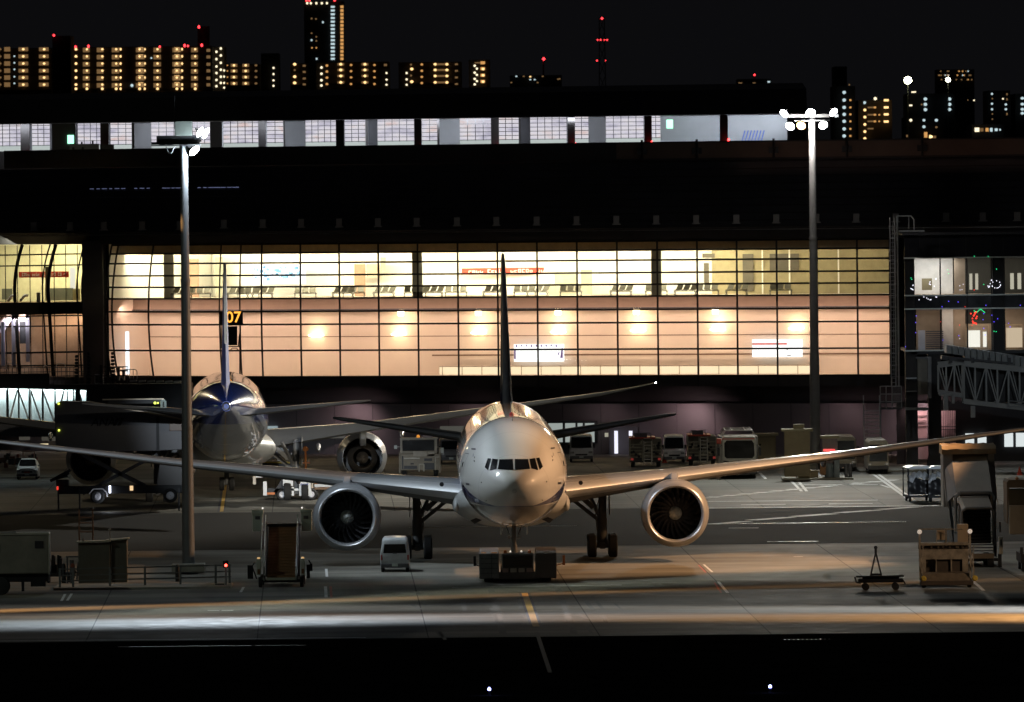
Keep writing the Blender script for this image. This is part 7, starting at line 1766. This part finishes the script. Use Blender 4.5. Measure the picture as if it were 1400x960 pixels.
# cart with orange boards beside it
loc = G(448, 678); t = thing('baggage_trolley', 'low trolley with a white and orange edge between belt loader and left engine', 'trolley', (loc.x, loc.y, 0)); s = PXM(loc)
MB().box(-20/s,22/s,.2,1.4,.45,.62).build('deck', mat('trolley_brown', (.28,.16,.09), .6), t); MB().box(-18/s,22/s,.15,.19,.64,.84).build('white_edge', WB, t); MB().box(-18/s,22/s,.15,.19,.86,.96).build('orange_edge', ORANGE, t)
wheels(t, (-15/s,15/s), (.4,1.2), .2, .14)
# lit yellow and white equipment under the second airliner's wing root
loc = G(392, 641); t = thing('ground_power_cart', 'cluttered white equipment cart with yellow rail and orange post under the right wing root', 'equipment cart', (loc.x, loc.y, 0)); s = PXM(loc)
b = MB(); rnd = random.Random(8)
for i in range(18):
    x = (-28+rnd.random()*40)/s; z = .5+rnd.random()*1.2; b.box(x,x+.1+rnd.random()*.4,.1,.6,z,z+.1+rnd.random()*.25)
b.build('white_boxes', WB, t); MB().bar((-36/s,0,.55),(18/s,0,.45),.1,.12).build('yellow_rail', YEL, t)
MB().tube((26/s,0,0),(26/s,0,1.5),.09).lathe([(1.4,.2),(1.6,.25),(1.75,.1)],(26/s,0,0),axis='z',n=14).box(22/s,32/s,-.1,.1,.4,.5).build('orange_post', ORANGE, t, smooth=True)
MB().box(-34/s,14/s,.3,1.2,.2,.5).build('deck', DARK, t); wheels(t, (-30/s,10/s), (.5,1.0), .22, .14)
# curtained luggage carts right
def lcart(label, px, py, w_, seed, rz):
    loc = G(px, py); t = thing('luggage_cart', label, 'luggage cart', (loc.x, loc.y, 0), rz); rnd = random.Random(seed); hw = w_/2
    MB().box(-hw,hw,0,2.6,.3,.45).build('deck', BLACK, t)
    b = MB()
    for x in (-hw,hw):
        for y in (0,2.6): b.tube((x,y,.3),(x,y,2.35),.04)
    b.build('corner_post', DARK, t)
    MB().loft([[Vector((x,y,2.35+ (.12 if abs(x)<hw*.7 else 0)-(.0))) for x in (-hw-.05,-hw*.6,hw*.6,hw+.05)]+[Vector((x,y,2.28)) for x in (hw+.05,-hw-.05)] for y in (-.05,2.65)]).build('roof', mat('cart_roof_pale', (.55,.58,.62), .4, .2), t)
    b = MB(); nx, nz = 16, 12; vv = []
    for j in range(nz+1):
        for i in range(nx+1):
            u, v = i/nx, j/nz; vv.append((-hw+w_*u, -.08 + .07*math.sin(u*14+seed) + .05*math.sin(v*9+u*6), .5+1.1*v+.10*math.sin(u*7)*v))
    b.add(vv, [(j*(nx+1)+i, j*(nx+1)+i+1, (j+1)*(nx+1)+i+1, (j+1)*(nx+1)+i) for j in range(nz) for i in range(nx)]); b.build('front_curtain', mat('cart_curtain_black', (.03,.03,.033), .35, dirt=.3), t, smooth=True, fix=False)
    b = MB(); pts = []
    for i in range(15):
        u = i/14; pts.append((-hw*1.0+w_*u, -.34+.05*math.sin(i*1.3), 1.45+.40*math.sin(u*2.6+.3)+.10*math.sin(i*1.9+seed)))
    rings = [[Vector((x,y-.02,z-.20-.10*math.sin(k))), Vector((x,y-.14,z)), Vector((x,y+.2,z+.16)), Vector((x,y+1.0,z+.2)), Vector((x,y+1.0,z-.2))] for k,(x,y,z) in enumerate(pts)]
    b.loft(rings); b.build('crumpled_sheet', mat('cart_sheet_white', (.80,.82,.86), .35, dirt=.1), t, smooth=True)
    wheels(t, (-hw+.15,hw-.15), (.4,2.2), .22, .14)
    return t
lcart('left luggage cart under crumpled white sheeting beside the covered stairs', 1259, 686, 1.7, 1, .1)
lcart('luggage cart with draped white sheet directly left of the tan covered stairs', 1287, 686.5, 1.75, 4, -.05)
b = MB().bar((0,0,0),(0,0,2.2),.07,.07).bar((0,0,.3),(.3,.5,.3),.06,.06); 
o = tag(b.build('tow_bar', BLACK), 'upright black tow bar left of the luggage carts', 'tow bar'); o.location = G(1241.5, 682)
# clutter by the left ground floor: carts and cones in the dark
t = thing('cart_row', 'jumble of dim carts and red cases beyond the small white car', 'carts', (G(30,628).x, G(30,640).y, 0))
b = MB(); rnd = random.Random(12)
for i in range(44):
    x = -3+rnd.random()*5.6; z = rnd.random()*.9; b.box(x,x+.15+rnd.random()*.4,rnd.random(),1.1+rnd.random(),z,z+.1+rnd.random()*.4, rnd.randint(0,2))
b.build('cases', [mat('case_dim_red', (.22,.07,.05), .7), mat('case_dim_brown', (.15,.10,.08), .7), DARK], t)
MB().lathe([(0,.02),(.35,.22),(.4,.2)], (-1.2,-.2,.75), axis='z', n=12).build('lamp_cone', emat('cone_lamp_glow', (.8,.75,.5), .8), t)
MB().path([(1.4,-.1,0),(1.4,-.1,1.35),(2.3,-.1,1.35),(2.3,-.1,0)], .05).path([(1.4,-.1,.8),(2.3,-.1,.8)], .05).build('white_frame', mat('frame_pinkish', (.45,.33,.28), .5), t)
# red cones
cone0 = None
for px, py, lab in [(908.5,633,'left of the pink lit van'),(942,631,'right of the pink lit van'),(1394,650,'far right before the dark gate building')]:
    if cone0 is None:
        cone0 = tag(MB().lathe([(.04,.2),(.6,.05),(.65,.04)], axis='z', n=16, cap1=True).box(-.22,.22,-.22,.22,0,.04).build('traffic_cone', mat('cone_red', (.5,.05,.02), .5), smooth=True), '', 'traffic cone', 'red cones on the apron'); o = cone0
    else: o = cone0.copy(); COL.objects.link(o)
    o.location = G(px, py); o['label'] = 'small red cone ' + lab
# taxiway edge lights in the dark foreground
tl = None
for px, py, c, lab in [(669,951,'b','blue taxiway light left of centre at the bottom of the picture'),(1053,947.5,'b','blue taxiway light near the bottom right'),(1107,931,'g','dim green taxiway light right of the blue ones'),(680.5,936,'g','dim green taxiway light behind the left blue one'),(253.5,941,'g','dim green taxiway light alone at the lower left')]:
    t = thing('taxiway_light', lab, 'taxiway light', G(px, py))
    MB().lathe([(0,.09),(.05,.06),(.22,.05)], axis='z', n=14, cap0=True).build('base', DGREY, t, smooth=True)
    MB().lathe([(.22,.065),(.30,.07),(.36,.02)] if c == 'b' else [(.10,.04),(.15,.04),(.18,.01)], axis='z', n=14, cap0=True, cap1=True).build('lens', emat('lens_blue', (.30,.34,1), 9) if c == 'b' else emat('lens_green', (.02,.14,.09), .8), t, smooth=True)
